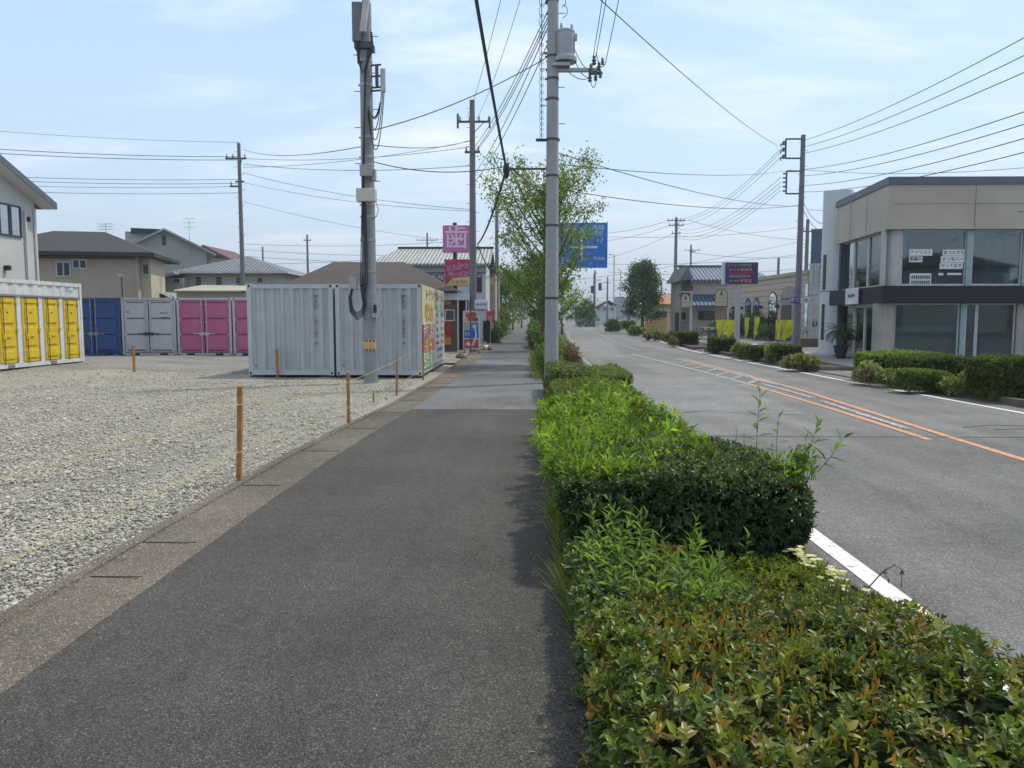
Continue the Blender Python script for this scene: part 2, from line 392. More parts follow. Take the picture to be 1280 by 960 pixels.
strip('road_marking', [(6.1, 20.5), (5.95, 26), (5.6, 33), (5.3, 38)], .15, Z1, white_w)
strip('road_marking', [(6.8, 20.5), (6.78, 27), (6.75, 34)], .12, Z1, white_w)
strip('road_marking', [(6.22, 12.4), (6.3, 14.4), (6.45, 16.6)], .13, Z1+.002, white_w)
strip('road_marking', [(6.48, 17.2), (6.5, 18.8), (6.5, 21)], .13, Z1+.002, white_w)
for i in range(9):
    y = 21+i*1.55; xl = interp([(6.1, 20.5), (5.95, 26), (5.6, 33), (5.5, 38)], y)
    strip('road_marking', [(xl+.05, y), (6.75, y+1.25)], .2, Z1+.003, dull_w)
strip('road_marking', [(6.3, 42), (6.9, 60), (8.6, 95)], .13, Z1, dull_w)
strip('road_seam', [(2.2, 11.65), (9.6, 11.55)], .05, Z1+.001, mat('seam_dark', (.09, .088, .086)))
cr = MB()
for p in ([(7.2, 12.6), (7.8, 12.9), (8.6, 12.75), (9.2, 12.9)], [(7.6, 12.4), (8.4, 12.5)], [(2.9, 14.4), (3.6, 14.9), (4.3, 14.7), (4.9, 15.1)], [(3.2, 20.5), (4.2, 20.9), (5.2, 20.6)]):
    cr.tube([(x, y, -.099) for x, y in p], .008, 4)
tag(cr.build('road_crack', mat('tar', (.05, .05, .05), .5)), kind='structure')
# manholes / patches on the far road
# planting strip between the sidewalk and the road
soil = groundmat('planter_soil', (.085, .065, .045), (.14, .11, .075), 60, .5, .4, 1.0)
PL = [(interp(WR, y), y) for y in (-3, 6, 12, 15, 21, 32, 60, 95, 160)]
PR = [(interp(RL, y)-.12, y) for y in (-3, 6, 12, 15, 21, 32, 60, 95, 160)]
band('planting_strip', PL, PR, -.2, -.025, soil)
band('kerb_road_edge', PR, [(x+.118, y) for x, y in PR], -.2, .03, concrete_d)
# right-hand forecourts
lot_r = groundmat('forecourt_asphalt', (.18, .176, .17), (.22, .215, .205), 60, .3, .3, .4)
FL = [(x+.01, y) for x, y in RRt[:-1]]
band('forecourt', FL, [(75, y) for x, y in FL], -.2, -.07, lot_r)
walk_r = groundmat('pavement_slabs', (.27, .26, .24), (.31, .3, .28), 60, .2, .25, .3)
sheet('pavement_apron', [(11.6, 22), (14.2, 23), (14.2, 36), (16, 40), (11.4, 41)], -.064, walk_r)
# left hand side beyond the gravel lot
band('side_lot', [(-75, 46), (-75, 60), (-75, 95), (-75, 160)], [(interp(KOUT, y)-.01, y) for y in (46, 60, 95, 160)], -.2, -.005, lot_r)
sheet('shop_apron', [(-7.6, 28.2), (interp(KOUT, 28.2)-.02, 28.2), (interp(KOUT, 46)-.02, 46), (-7.6, 46)], .035, groundmat('apron_dirt', (.24, .215, .175), (.3, .27, .23), 22, .4, .35, .8))
# hills
def hills(name, y, x0, x1, hf, col):
    xs = np.linspace(x0, x1, 60); v = []; f = []
    for x in xs: 
        h = hf(x); v += [(x, y-h*2, -1), (x, y, h), (x, y+h*3, -1)]
    for i in range(59): f += [(3*i, 3*i+3, 3*i+4, 3*i+1), (3*i+1, 3*i+4, 3*i+5, 3*i+2)]
    mb = MB(); mb.add(v, f); tag(mb.build(name, mat(name+'_green', col, .9, .3, .01), smooth=True), kind='structure')
hills('hills', 3400, -3000, 3000, lambda x: 45+18*math.sin(x/300)+12*math.sin(x/117+1)+25*math.exp(-((x-250)/260)**2), (.07, .1, .06))

# ================================================================ FOLIAGE
leaf_gloss = leafmat('leaf_glossy', .34, .26, .36); leaf_soft = leafmat('leaf_soft', .5, .42); twig_m = mat('twig', (.11, .075, .045), .85, .3, 20)
bark_m = mat('bark', (.1, .075, .055), .9, .35, 8, .6, 30)
AZ = [(2.5, (.065, .105, .02)), (4, (.1, .145, .024)), (3, (.15, .18, .028)), (1.5, (.2, .185, .035)), (.5, (.2, .13, .025)), (.2, (.28, .26, .1))]
AZ2 = [(2, (.11, .14, .022)), (3, (.18, .18, .028)), (2.5, (.24, .19, .03)), (1.6, (.26, .15, .025))]
DK = [(.12, (.16, .09, .04)), (4, (.034, .066, .02)), (3, (.048, .088, .025)), (1.2, (.065, .11, .028)), (.4, (.1, .12, .04))]
LM = [(4, (.16, .275, .035)), (3, (.2, .32, .04)), (2, (.1, .19, .03)), (1, (.26, .35, .06)), (.4, (.3, .27, .1))]
MD = [(3, (.075, .13, .028)), (3, (.105, .17, .035)), (1.5, (.15, .215, .04)), (1, (.14, .15, .05))]
OL = [(3, (.08, .115, .02)), (3, (.12, .15, .025)), (1, (.19, .17, .04))]
DRY = [(2, (.28, .24, .13)), (2, (.16, .19, .06)), (1, (.35, .3, .2))]
def surf_pts(n, x0, x1, y0, y1, z0, z1, faces='tlrfb', rough=.05, inset=.06, seed=0):
    A = {'t': (x1-x0)*(y1-y0)*1.3, 'l': (y1-y0)*(z1-z0), 'r': (y1-y0)*(z1-z0), 'f': (x1-x0)*(z1-z0), 'b': (x1-x0)*(z1-z0)}
    ks = list(faces); w = np.array([A[k] for k in ks]); ch = rng.choice(len(ks), n, p=w/w.sum())
    u, v = rng.uniform(size=n), rng.uniform(size=n); p = np.zeros((n, 3)); nr = np.zeros((n, 3))
    for i, k in enumerate(ks):
        s = ch == i; a, b = u[s], v[s]
        X = x0+a*(x1-x0); Yv = y0+a*(y1-y0); Yb = y0+b*(y1-y0); Zv = z0+b*(z1-z0)
        if k == 't': p[s] = np.stack([X, Yb, np.full(len(a), z1)], 1); nr[s] = (0, 0, 1)
        elif k in 'lr': p[s] = np.stack([np.full(len(a), x0 if k == 'l' else x1), Yv, Zv], 1); nr[s] = (-1 if k == 'l' else 1, 0, .25)
        else: p[s] = np.stack([X, np.full(len(a), y0 if k == 'f' else y1), Zv], 1); nr[s] = (0, -1 if k == 'f' else 1, .25)
    # round the shoulders
    c = np.array([(x0+x1)/2, (y0+y1)/2, z0]); hw = np.array([(x1-x0)/2, (y1-y0)/2, z1-z0])
    q = (p-c)/hw; rr = np.clip(np.abs(q[:, 0])**8+np.abs(q[:, 1])**8+np.clip(q[:, 2], 0, 1)**8, 0, 3)
    p = c+(p-c)*np.where(rr > 1, rr**(-1/8.)*.0+1-(rr-1)*.055, 1)[:, None]
    d = vnoise(p, 6, seed)*rough-np.abs(rng.normal(size=n))*inset
    p = p+nr*d[:, None]
    return p, nr
def rosettes(name, p, nr, k, L, W, spread, pal, m, parent=None, jit=.2, simple=False, lean=.35, twig=True):
    n = len(p); k_ = k; idx = np.repeat(np.arange(n), k_)
    ax = nr*.7+np.array([0, 0, .5])+rng.normal(size=(n, 3))*lean; ax /= np.linalg.norm(ax, axis=1, keepdims=True)
    o = np.cross(ax, rv(n)); o /= np.linalg.norm(o, axis=1, keepdims=True); o2 = np.cross(ax, o)
    ph = (np.tile(np.arange(k_), n)*2.4+np.repeat(rng.uniform(0, 6.3, n), k_))+rng.normal(size=n*k_)*.25
    rad = o[idx]*np.cos(ph)[:, None]+o2[idx]*np.sin(ph)[:, None]
    el = np.tile(np.linspace(spread[0], spread[1], k_), n)+rng.normal(size=n*k_)*.15
    d = rad*np.cos(el)[:, None]+ax[idx]*np.sin(el)[:, None]
    up = ax[idx]*np.cos(el)[:, None]-rad*np.sin(el)[:, None]
    pos = p[idx]+ax[idx]*(np.tile(np.linspace(-.3, .35, k_), n)*L)[:, None]
    cc = pick(n, pal, jit)[idx]*(1+rng.normal(size=(n*k_, 1))*.1)
    sc = np.repeat(rng.uniform(.75, 1.2, n), k_)*rng.uniform(.75, 1.15, n*k_)
    return leaves(name, pos, d, up, L*sc, W*sc, np.clip(cc, .004, 1), m, parent, simple)
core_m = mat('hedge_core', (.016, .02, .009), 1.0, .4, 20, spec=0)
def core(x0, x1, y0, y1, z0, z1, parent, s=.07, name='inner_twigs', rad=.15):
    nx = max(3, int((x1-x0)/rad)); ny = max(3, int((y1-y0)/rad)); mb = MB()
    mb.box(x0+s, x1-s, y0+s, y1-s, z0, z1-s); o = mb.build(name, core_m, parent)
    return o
def hedge(name, label, cat, box, n, k, L, W, spread, pal, m, group=None, faces='tlf', seed=0, inset=.05, rough=.05, simple=False, lean=.35, s=.08, jit=.2):
    x0, x1, y0, y1, z0, z1 = box
    t_ = thing(name, label, cat, ((x0+x1)/2, (y0+y1)/2, z0), group)
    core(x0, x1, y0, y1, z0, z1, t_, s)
    p, nr = surf_pts(n, *box, faces=faces, seed=seed, inset=inset, rough=rough)
    rosettes('foliage', p, nr, k, L, W, spread, pal, m, t_, simple=simple, lean=lean, jit=jit)
    return t_
def shoot(base, tip, nl, L, W, pal, stems, acc, drop=.3, r=.003):
    b, t_ = Vector(base), Vector(tip); mid = (b+t_)/2+Vector((random.uniform(-.01, .01), random.uniform(-.01, .01), .0))
    stems.tube([b, mid, t_], [r, r*.8, r*.4], 5)
    d = (t_-b)
    for i in range(nl):
        f = .22+.78*i/max(1, nl-1); q = b+d*f; a = i*2.4+random.uniform(-.3, .3)
        ax = d.normalized(); o = ax.orthogonal().normalized(); w = ax.cross(o); rad = o*math.cos(a)+w*math.sin(a)
        el = .35+.9*(i/nl)**2; l = L*(1.0-.35*(i/nl))*random.uniform(.85, 1.15)
        acc.append((q, rad*math.cos(el)+ax*math.sin(el), ax*math.cos(el)-rad*math.sin(el), l, W*l/L))
def put_shoots(name, specs, pal, parent, m=None):
    st = MB(); acc = []
    for s_ in specs: shoot(*s_, pal, st, acc)
    a = lambda i: np.array([tuple(q[i]) for q in acc])
    o = leaves(name, a(0), a(1), a(2), np.array([q[3] for q in acc]), np.array([q[4] for q in acc]), pick(len(acc), pal, .15), m or leaf_soft, parent)
    st.build('shoot_stem', mat('shoot_stem', (.1, .13, .04), .6), parent)
# near azalea bed
az = thing('azalea_hedge', 'low glossy azalea hedge with bronze tipped leaves filling the near roadside bed', 'hedge', (1.1, 2.4, -.02))
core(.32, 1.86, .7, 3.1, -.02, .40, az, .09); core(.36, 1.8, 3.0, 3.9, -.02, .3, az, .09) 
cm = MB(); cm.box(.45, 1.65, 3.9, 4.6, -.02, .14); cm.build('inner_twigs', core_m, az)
p, nr = surf_pts(4700, .29, 1.88, .75, 4.1, 0, .43, 'tlbr', .075, .065, 3)
p[:, 2] *= 1-np.clip((p[:, 1]-2.8)/1.3, 0, 1)*.45
near = p[:, 1] < 3.3+.5*rng.uniform(size=len(p))
bz = near & (vnoise(p, 2.6, 15)+vnoise(p, 7, 3)*.5+rng.normal(size=len(p))*.25 > .62); gr_ = near & ~bz
rosettes('foliage', p[gr_], nr[gr_], 7, .042, .021, (.1, 1.0), AZ, leaf_gloss, az, .28, lean=.45)
rosettes('foliage_bronze', p[bz], nr[bz], 6, .044, .019, (.35, 1.3), AZ2, leaf_gloss, az, .22, lean=.35)
rosettes('foliage_fine', p[~near], nr[~near], 7, .034, .014, (.3, 1.2), OL, leaf_gloss, az, .25)
p, nr = surf_pts(1900, .34, 1.84, 3.7, 4.8, 0, .22, 'tlr', .04, .05, 6)
rosettes('foliage_fine', p, nr, 7, .032, .012, (.3, 1.2), [(3, (.13, .19, .02)), (2, (.18, .2, .03)), (2, (.08, .13, .02))], leaf_soft, az, .2)
p, nr = surf_pts(2300, .28, .55, .9, 4.9, 0, .3, 'tl', .03, .04, 8)
rosettes('foliage_side', p, nr, 6, .036, .017, (.2, 1.0), DK+MD, leaf_gloss, az, .2)
n = 1200; sp = np.stack([rng.uniform(.4, 1.85, n), rng.uniform(.9, 3.7, n), np.full(n, .40)], 1)
sp = sp[vnoise(sp, 3.0, 9) > -.1]; sp[:, 2] *= 1-np.clip((sp[:, 1]-2.8)/1.3, 0, 1)*.45; n = len(sp)
dd = np.stack([rng.normal(size=n)*.25, rng.normal(size=n)*.25, np.ones(n)], 1)
leaves('bronze_leaves', sp, dd, rv(n), rng.uniform(.035, .06, n), rng.uniform(.009, .015, n), pick(n, [(2, (.26, .14, .025)), (3, (.2, .17, .03)), (.6, (.3, .13, .03))], .2), leaf_soft, az)
# white blossoms along the kerb side
fl = []; 
for (x, y, s) in [(1.74, 4.6, .06), (1.79, 4.35, .07), (1.72, 4.75, .05), (1.78, 3.95, .06), (1.74, 3.8, .04)]:
    q = np.array([x, y, .22])+rng.normal(size=(15, 3))*np.array([s*.6, s, .02]); fl.append(q)
q = np.concatenate(fl); n = len(q)*5; q5 = np.repeat(q, 5, 0)
ph = np.tile(np.arange(5)*1.257, len(q)); d5 = np.stack([np.cos(ph), np.sin(ph), np.full(n, .55)], 1)
leaves('blossoms', q5, d5, np.tile([0, 0, 1.], (n, 1)), np.full(n, .028), np.full(n, .02), pick(n, [(3, (.75, .74, .66)), (1, (.62, .6, .4))], .06), leaf_soft, az)
# dark clipped privet block
pv = thing('privet_hedge', 'dark green box clipped hedge block with pale tall shoots behind the azalea bed', 'hedge', (1.1, 5.5, -.02))
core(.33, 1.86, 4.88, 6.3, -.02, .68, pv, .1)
p, nr = surf_pts(7200, .27, 1.9, 4.86, 6.35, .06, .70, 'tlfr', .06, .06, 1)
p[:, 1] += np.where(p[:, 2] < .3, (.3-p[:, 2])*.5, 0)*(nr[:, 1] < -.5)
top = (nr[:, 2] > .9)|(p[:, 2] > .62)
rosettes('foliage', p[~top], nr[~top], 6, .036, .02, (.05, .9), DK, leaf_gloss, pv, .2)
rosettes('foliage_top', p[top], nr[top], 7, .03, .014, (.1, 1.1), DK+[(5, (.085, .13, .03)), (2, (.15, .18, .06))], leaf_gloss, pv, .2)
def pz(x, y, Y): return tuple(P(x, y, Y))
SH = [(3, (.075, .15, .03)), (2, (.11, .2, .03)), (1, (.05, .1, .03))]
put_shoots('tall_shoots', [(pz(945, 575, 5.4), pz(950, 492, 5.4), 12, .13, .034), (pz(971, 590, 5.3), pz(973, 523, 5.3), 6, .11, .03),
    (pz(1003, 600, 5.2), pz(1022, 530, 5.2), 10, .14, .036), (pz(1022, 590, 5.1), pz(1054, 548, 5.1), 8, .14, .036), (pz(1020, 600, 5.1), pz(1006, 552, 5.1), 6, .1, .03),
    (pz(920, 578, 5.6), pz(921, 538, 5.6), 4, .045, .012), (pz(930, 575, 5.6), pz(930, 540, 5.6), 3, .03, .01)], SH, pv)
sp = []
for i in range(34):
    x = random.uniform(955, 1018); sp.append((pz(x, 600, random.uniform(5.0, 5.6)), pz(x+random.uniform(-12, 16), random.uniform(560, 580), 5.2), 6, .06, .024))
put_shoots('fresh_shoots', sp, LM, pv)
# fresh lime shrubs: long lance leaves on many shoots
def limes(name, label, y0, y1, x0, x1, zt, n, L, pal, group, seed, faces='tlf', simple=False, k=9):
    t_ = thing(name, label, 'bush', ((x0+x1)/2, (y0+y1)/2, -.02), group)
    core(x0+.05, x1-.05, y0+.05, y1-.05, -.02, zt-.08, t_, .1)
    p, nr = surf_pts(n, x0, x1, y0, y1, .08, zt, faces, .22, .09, seed)
    dk_ = vnoise(p, 2.4, seed+3)+rng.normal(size=len(p))*.3 > .35
    rosettes('foliage', p[~dk_], nr[~dk_], k, L, L*.27, (.0, 1.1), pal, leaf_soft, t_, .3, simple=simple, lean=.55)
    rosettes('foliage_darker', p[dk_], nr[dk_], k, L*.8, L*.24, (.0, 1.1), MD, leaf_soft, t_, .25, simple=simple, lean=.5)
    sh = [((x, y, zt-.1), (x+random.uniform(-.08, .08), y+random.uniform(-.08, .08), zt+random.uniform(-.02, .13)), 9, L, L*.24) for x, y in [(random.uniform(x0+.1, x1-.05), random.uniform(y0, y1)) for _ in range(60)]]
    put_shoots('upright_shoots', sh, pal, t_)
    return t_
gl = 'bushes in the left roadside planting strip'
limes('lime_bush', 'bright lime green leafy bush right behind the dark clipped hedge block', 5.9, 8.4, .3, 1.5, .6, 1200, .088, LM, gl, 2)
limes('lime_bush', 'bright green bush with lance leaves, second of the two lime bushes', 8.4, 11.2, .36, 1.5, .58, 1300, .095, LM, gl, 4)
p, nr = surf_pts(2600, .3, 1.5, 5.0, 6.2, .25, .68, 'tl', .05, .05, 12)
msk = (p[:, 0]+(p[:, 1]-5.0)*-.9 < .75); 
rosettes('lime_foliage', p[msk][::2], nr[msk][::2], 8, .085, .019, (.1, 1.2), LM+MD[:2], leaf_soft, pv, .2)
hedge('clipped_bush', 'olive green rounded bush beyond the lime bushes on the road side', 'bush', (.45, 1.85, 11.3, 14.6, -.02, .56), 2400, 7, .05, .02, (.1, 1.1), MD+OL, leaf_soft, gl, 'tlf', 5, simple=True)
hedge('clipped_bush', 'small square clipped hedge in front of the grey utility pole', 'bush', (.5, 1.35, 14.8, 18.4, -.02, .66), 3000, 6, .045, .02, (.1, 1.0), OL+DK[2:], leaf_gloss, gl, 'tlf', 7, simple=True)
hedge('clipped_bush', 'pale leafy bush leaning over the road kerb beside the utility pole', 'bush', (1.3, 2.15, 14.9, 18.2, -.02, .58), 1500, 7, .06, .022, (.1, 1.1), MD+DRY[1:2], leaf_soft, gl, 'tlfr', 9, simple=True)
# lance-leaved weeds between azalea and hedge
sp = []
for i in range(58):
    x = random.uniform(.32, 1.1); y = random.uniform(3.8, 4.8); h = random.uniform(.38, .56)-.14*(x > .85)
    sp.append(((x, y, .2), (x+random.uniform(-.1, .1), y+random.uniform(-.12, .05), h), 10, .105, .025))
sp += [(pz(790, 720, 4.55), pz(808, 642, 4.5), 10, .1, .018), (pz(830, 720, 4.5), pz(826, 660, 4.5), 9, .11, .018), (pz(925, 740, 4.6), pz(935, 668, 4.6), 10, .085, .03), (pz(858, 730, 4.4), pz(866, 668, 4.5), 8, .1, .02)]
wd = thing('lance_leaf_weed', 'clump of lance leaved green shoots growing in front of the dark hedge face', 'plant', (.7, 4.3, 0))
put_shoots('foliage', sp, MD[:3]+LM[:3], wd)
# red-brown dying leaves and dead stems
ds = thing('dead_stem', 'thin brown withered stem curling over the white road line', 'plant', (1.8, 3.9, .2))
dm = MB(); a = [pz(1070, 770, 4.0), pz(1085, 735, 4.0), pz(1103, 715, 4.0), pz(1118, 706, 4.0), pz(1128, 712, 4.0), pz(1127, 728, 4.0)]
dm.tube(a, [.004, .004, .0035, .003, .0025, .002], 5); dm.tube([a[2], pz(1110, 722, 4.0)], .002, 4); dm.build('stem', twig_m, ds)
lp = np.array([a[5], a[4], a[4], a[2], a[1], a[2], pz(1110, 722, 4.0)]); leaves('withered_leaves', lp, np.array([(0, 0, -1.), (.3, 0, -1), (-.3, 0, -.8), (.5, 0, .5), (-.6, 0, .4), (.8, 0, -.2), (.2, 0, -1)]), rv(7), np.full(7, .035), np.full(7, .01), pick(7, [(1, (.12, .07, .04))], .2), leaf_soft, ds)
dt = thing('dry_twig', 'dry brown twig with limp leaves poking out of the azalea hedge', 'plant', (1.2, 3.6, .3))
dm = MB(); dm.tube([pz(930, 770, 3.6), pz(955, 735, 3.6), pz(968, 715, 3.6)], [.005, .004, .002], 5); dm.tube([pz(955, 735, 3.6), pz(985, 745, 3.6), pz(1002, 742, 3.6)], [.003, .003, .002], 5); dm.tube([pz(945, 748, 3.6), pz(938, 715, 3.6)], .002, 5); dm.build('stem', twig_m, dt)
lp = np.array([pz(968, 715, 3.6), pz(985, 745, 3.6), pz(1002, 742, 3.6), pz(938, 715, 3.6), pz(955, 730, 3.6)]); leaves('limp_leaves', lp, np.array([(.6, 0, -.6), (0, 0, -1.), (.6, 0, -.7), (-.5, 0, -.3), (.3, 0, .7)]), rv(5), np.full(5, .05), np.full(5, .014), pick(5, [(1, (.16, .14, .05))], .2), leaf_soft, dt)
rb = thing('rust_leaf_sprig', 'rust brown dying sprig in the lance leaved clump before the dark hedge', 'plant', (.85, 4.4, .3))
q = np.array(pz(838, 688, 4.3))+rng.normal(size=(26, 3))*np.array([.035, .03, .012]); leaves('rust_leaves', q, rv(26)+np.array([0, 0, .3]), rv(26), np.full(26, .045), np.full(26, .012), pick(26, [(1, (.3, .1, .03)), (1, (.2, .09, .04))], .2), leaf_soft, rb)
# grass along the sidewalk edge
def grass(n, xs, ys, L, pal, lean=.5):
    x = rng.uniform(*xs, n); y = rng.uniform(*ys, n); keep = vnoise(np.stack([x*0, y, y*0], 1), 2.3, 4)+rng.uniform(-.5, .5, n) > -.1
    x, y = x[keep], y[keep]; n = len(x)
    d = np.stack([rng.normal(size=n)*.4-lean*.6, rng.normal(size=n)*.4, np.ones(n)], 1)
    return np.stack([x, y, np.full(n, -.01)], 1), d, rng.uniform(.5, 1.2, n)*L, pick(n, pal, .2)
GP = [(3, (.12, .19, .035)), (2, (.19, .22, .06)), (1.4, (.32, .28, .14)), (1, (.07, .12, .02))]
pp = [grass(900, (.26, .38), (4.1, 6.6), .26, GP), grass(150, (.28, .36), (3.2, 4.2), .16, GP), grass(800, (.24, .42), (7, 14), .15, GP), grass(900, (.3, .5), (20, 34), .4, GP), grass(900, (1.2, 2.0), (19, 34), .4, GP)]
P4 = [np.concatenate([q[i] for q in pp]) for i in range(4)]
gr = leaves('edge_grass', P4[0], P4[1], rv(len(P4[0])), P4[2], np.full(len(P4[0]), .006), P4[3], leaf_soft)
tag(gr, 'thin green and straw coloured grass along the sidewalk edge of the hedges', 'grass', kind='stuff')
n = 500; q = np.stack([rng.uniform(.18, .34, n), rng.uniform(2.2, 7.5, n), rng.uniform(.0, .012, n)], 1)
lit = leaves('leaf_litter', q, np.stack([rng.normal(size=n), rng.normal(size=n), rng.normal(size=n)*.1], 1), np.tile([0, 0, 1.], (n, 1)), rng.uniform(.015, .04, n), rng.uniform(.006, .014, n), pick(n, [(2, (.16, .11, .06)), (1, (.3, .25, .16)), (1, (.08, .06, .04))], .2), leaf_soft)
tag(lit, 'brown dry leaf litter scattered below the roadside hedge', 'leaf litter', kind='stuff')
n = 420; x = rng.uniform(-2.3, .3, n); x = np.where(rng.uniform(size=n) < .55, .3-np.abs(rng.normal(size=n))*.25, x); q = np.stack([x, 1/(1/2.4-rng.uniform(size=n)*(1/2.4-1/16)), np.full(n, .004)], 1)
lit = leaves('fallen_leaves', q, np.stack([rng.normal(size=n), rng.normal(size=n), rng.normal(size=n)*.1], 1), np.tile([0, 0, 1.], (n, 1)), rng.uniform(.008, .026, n), rng.uniform(.004, .01, n), pick(n, [(2, (.2, .16, .1)), (1.4, (.36, .33, .27)), (1, (.1, .08, .05))], .2), leaf_soft)
tag(lit, 'tiny pale leaf fragments and grit scattered over the dark sidewalk', 'leaf litter', kind='stuff')
n = 900; e_ = rng.uniform(3.5, 14, n); q = np.stack([np.interp(e_, [p_[1] for p_ in KOUT], [p_[0] for p_ in KOUT])+rng.exponential(.07, n), e_, np.full(n, .032)], 1)
tag(stones('stray_gravel', q, rng.uniform(.003, .011, n), pick(n, [(1, (.42, .4, .34)), (1, (.3, .28, .24))], .1), bpy.data.materials['gravel_stone']), 'stray gravel chips spilled over the kerb edge', 'gravel', kind='stuff')
# ---- trees
def tree(name, label, x, y, h, r, zb, tr, L, nl, pal, m, group=None, nlimb=18, up=.8, cat='tree', simple=True, z0=-.05, oval=1.0, lean=0.0, cl=.28):
    t_ = thing(name, label, cat, (x, y, z0), group)
    tk = MB(); pts = [Vector((x+lean*f*f*h*.1+random.uniform(-.02, .02)*f, y+random.uniform(-.02, .02)*f, z0+f*h*.93)) for f in np.linspace(0, 1, 8)]
    tk.tube(pts, [tr*1.35]+[tr*(1-.82*f) for f in np.linspace(.1, 1, 7)], 10); tk.build('trunk', bark_m, t_, smooth=True)
    br = MB(); tips = []
    for i in range(nlimb):
        f = (i+.5)/nlimb; z = zb+(h*.9-zb)*f**.9; a = i*2.4+random.uniform(-.4, .4)
        prof = (math.sin(math.pi*min(1, (f*.86+.16)))**.7) if name != 'round_tree' else min(1, .62+f*1.6)*(1-f)**.62+.12; l = r*prof*random.uniform(.8, 1.15)+.1
        b0 = Vector((x+lean*.1*(z/h)**2*h, y, z)); upk = up*(.5+f); tip = b0+Vector((math.cos(a)*l, math.sin(a)*l, l*upk*oval))
        mid = (b0+tip)/2+Vector((0, 0, -l*.12)); br.tube([b0, mid+Vector((random.uniform(-.05, .05)*l, random.uniform(-.05, .05)*l, 0)), tip], [tr*.34*(1-f*.5), tr*.19*(1-f*.4), tr*.05], 5)
        for j in range(7):
            g_ = .25+.75*(j+.5)/7; q = b0.lerp(mid, g_*2) if g_ < .5 else mid.lerp(tip, g_*2-1)
            l2 = l*.42*random.uniform(.5, 1.1)*(1.1-g_*.5); a2 = a+random.choice((-1, 1))*random.uniform(.4, 1.3)
            t2 = q+Vector((math.cos(a2)*l2, math.sin(a2)*l2, l2*random.uniform(.2, 1.1)))
            br.tube([q, (q+t2)/2+Vector((0, 0, -.03*l2)), t2], [tr*.13, tr*.08, tr*.03], 4)
            tips += [t2, (q+t2)/2]+([q] if g_ > .6 else [])
        tips.append(tip)
    br.build('branches', bark_m, t_)
    T = np.array([tuple(q) for q in tips]); w = rng.gamma(1.6, 1, len(T)); w /= w.sum()
    k = rng.choice(len(T), nl, p=w); ps = T[k]+rng.normal(size=(nl, 3))*cl*r*np.array([.5, .5, .42])
    base = pick(len(T), pal, .22)[k]
    leaves('crown', ps, rv(nl)+np.array([0, 0, -.15]), rv(nl)+np.array([0, 0, .8]), rng.uniform(.7, 1.25, nl)*L, rng.uniform(.7, 1.2, nl)*L*.5, np.clip(base*(1+rng.normal(size=(nl, 1))*.15), .004, 1), m, t_, simple)
    return t_
SP = [(3, (.13, .2, .04)), (3, (.17, .24, .05)), (1.5, (.08, .13, .03)), (.6, (.22, .18, .05))]
bx = P(681, 300, 27).x
tree('street_tree', 'tall sparse young street tree with fresh leaves behind the utility pole', bx, 27, 6.2, 1.95, 1.5, .14, .12, 12500, SP, leaf_soft, 'street trees along the left planting strip', 34, 1.35, lean=0, cl=.2)
DG = [(3, (.05, .1, .025)), (3, (.07, .13, .03)), (1, (.11, .16, .04))]
for (px, Yd, h, r, lab) in [(679, 39, 5.0, 1.1, 'second street tree of the left strip with a dense low crown'), (676, 52, 5.8, 1.3, 'third street tree of the left strip with a darker crown'),
        (673, 70, 6.3, 1.7, 'fourth street tree of the left strip, thin and far'), (703, 80, 5.4, 1.5, 'small street tree at the road edge below the blue road sign')]:
    tree('street_tree', lab, P(px, 300, Yd).x, Yd, h, r, 1.2, .1, .2, 2600, DG+SP[:1], leaf_soft, 'street trees along the left planting strip', 16, 1.0)
for (px, Yd, h, r, lab) in [(632, 92, 7.5, 2.4, 'brownish green tree at the far end of the sidewalk'), (641, 110, 8.5, 2.8, 'tall thin tree at the far end of the sidewalk behind the brownish one'), (622, 75, 5.2, 1.7, 'green bushy tree left of the far sidewalk'), (652, 130, 8, 2.8, 'dense green tree closing the far end of the planting strip')]:
    tree('roadside_tree', lab, P(px, 300, Yd).x, Yd, h, r, 1.0, .12, .3, 2300, DG+[(2, (.16, .13, .05))], leaf_soft, 'trees at the far end of the sidewalk', 14, .8)
tree('round_tree', 'dark full leaved conical tree on the right side of the road by the orange roof', P(803, 400, 88).x, 88, 7.7, 2.05, 1.2, .2, .28, 13000, [(3, (.05, .1, .03)), (3, (.075, .135, .035)), (1, (.11, .17, .045))], leaf_gloss, None, 26, .9, cl=.34)
def bush(name, label, x, y, rx, ry, h, n, L, pal, m, group=None, z0=-.08, cat='bush', k=5, seed=0, nstem=7):
    t_ = thing(name, label, cat, (x, y, z0), group)
    st = MB()
    for i in range(nstem):
        a = i*2.4; st.tube([(x+math.cos(a)*rx*.15, y+math.sin(a)*ry*.15, z0), (x+math.cos(a)*rx*.6, y+math.sin(a)*ry*.6, z0+h*.75)], [.02, .006], 4)
    st.build('stems', twig_m, t_)
    q = rv(n); q[:, 2] = np.abs(q[:, 2]); rr = 1-np.abs(rng.normal(size=n))*.22; bump_ = 1+vnoise(q, 3.2, seed)*.16
    p = q*(rr*bump_)[:, None]*np.array([rx, ry, h*.62]); p[:, 2] += h*.36; p += np.array([x, y, z0])
    low = rng.uniform(size=n) < .3; p[low, 2] = z0+rng.uniform(.0, .5, low.sum())*h
    rosettes('foliage', p, q, k, L, L*.42, (.0, 1.1), pal, m, t_, .22, simple=True)
    return t_
gb = 'bushes and weeds beyond the utility pole'
bush('weedy_bush', 'tall green weedy bush at the foot of the grey utility pole', .78, 22.6, .38, 1.3, 1.15, 1100, .1, MD+LM[2:3], leaf_soft, gb, seed=1)
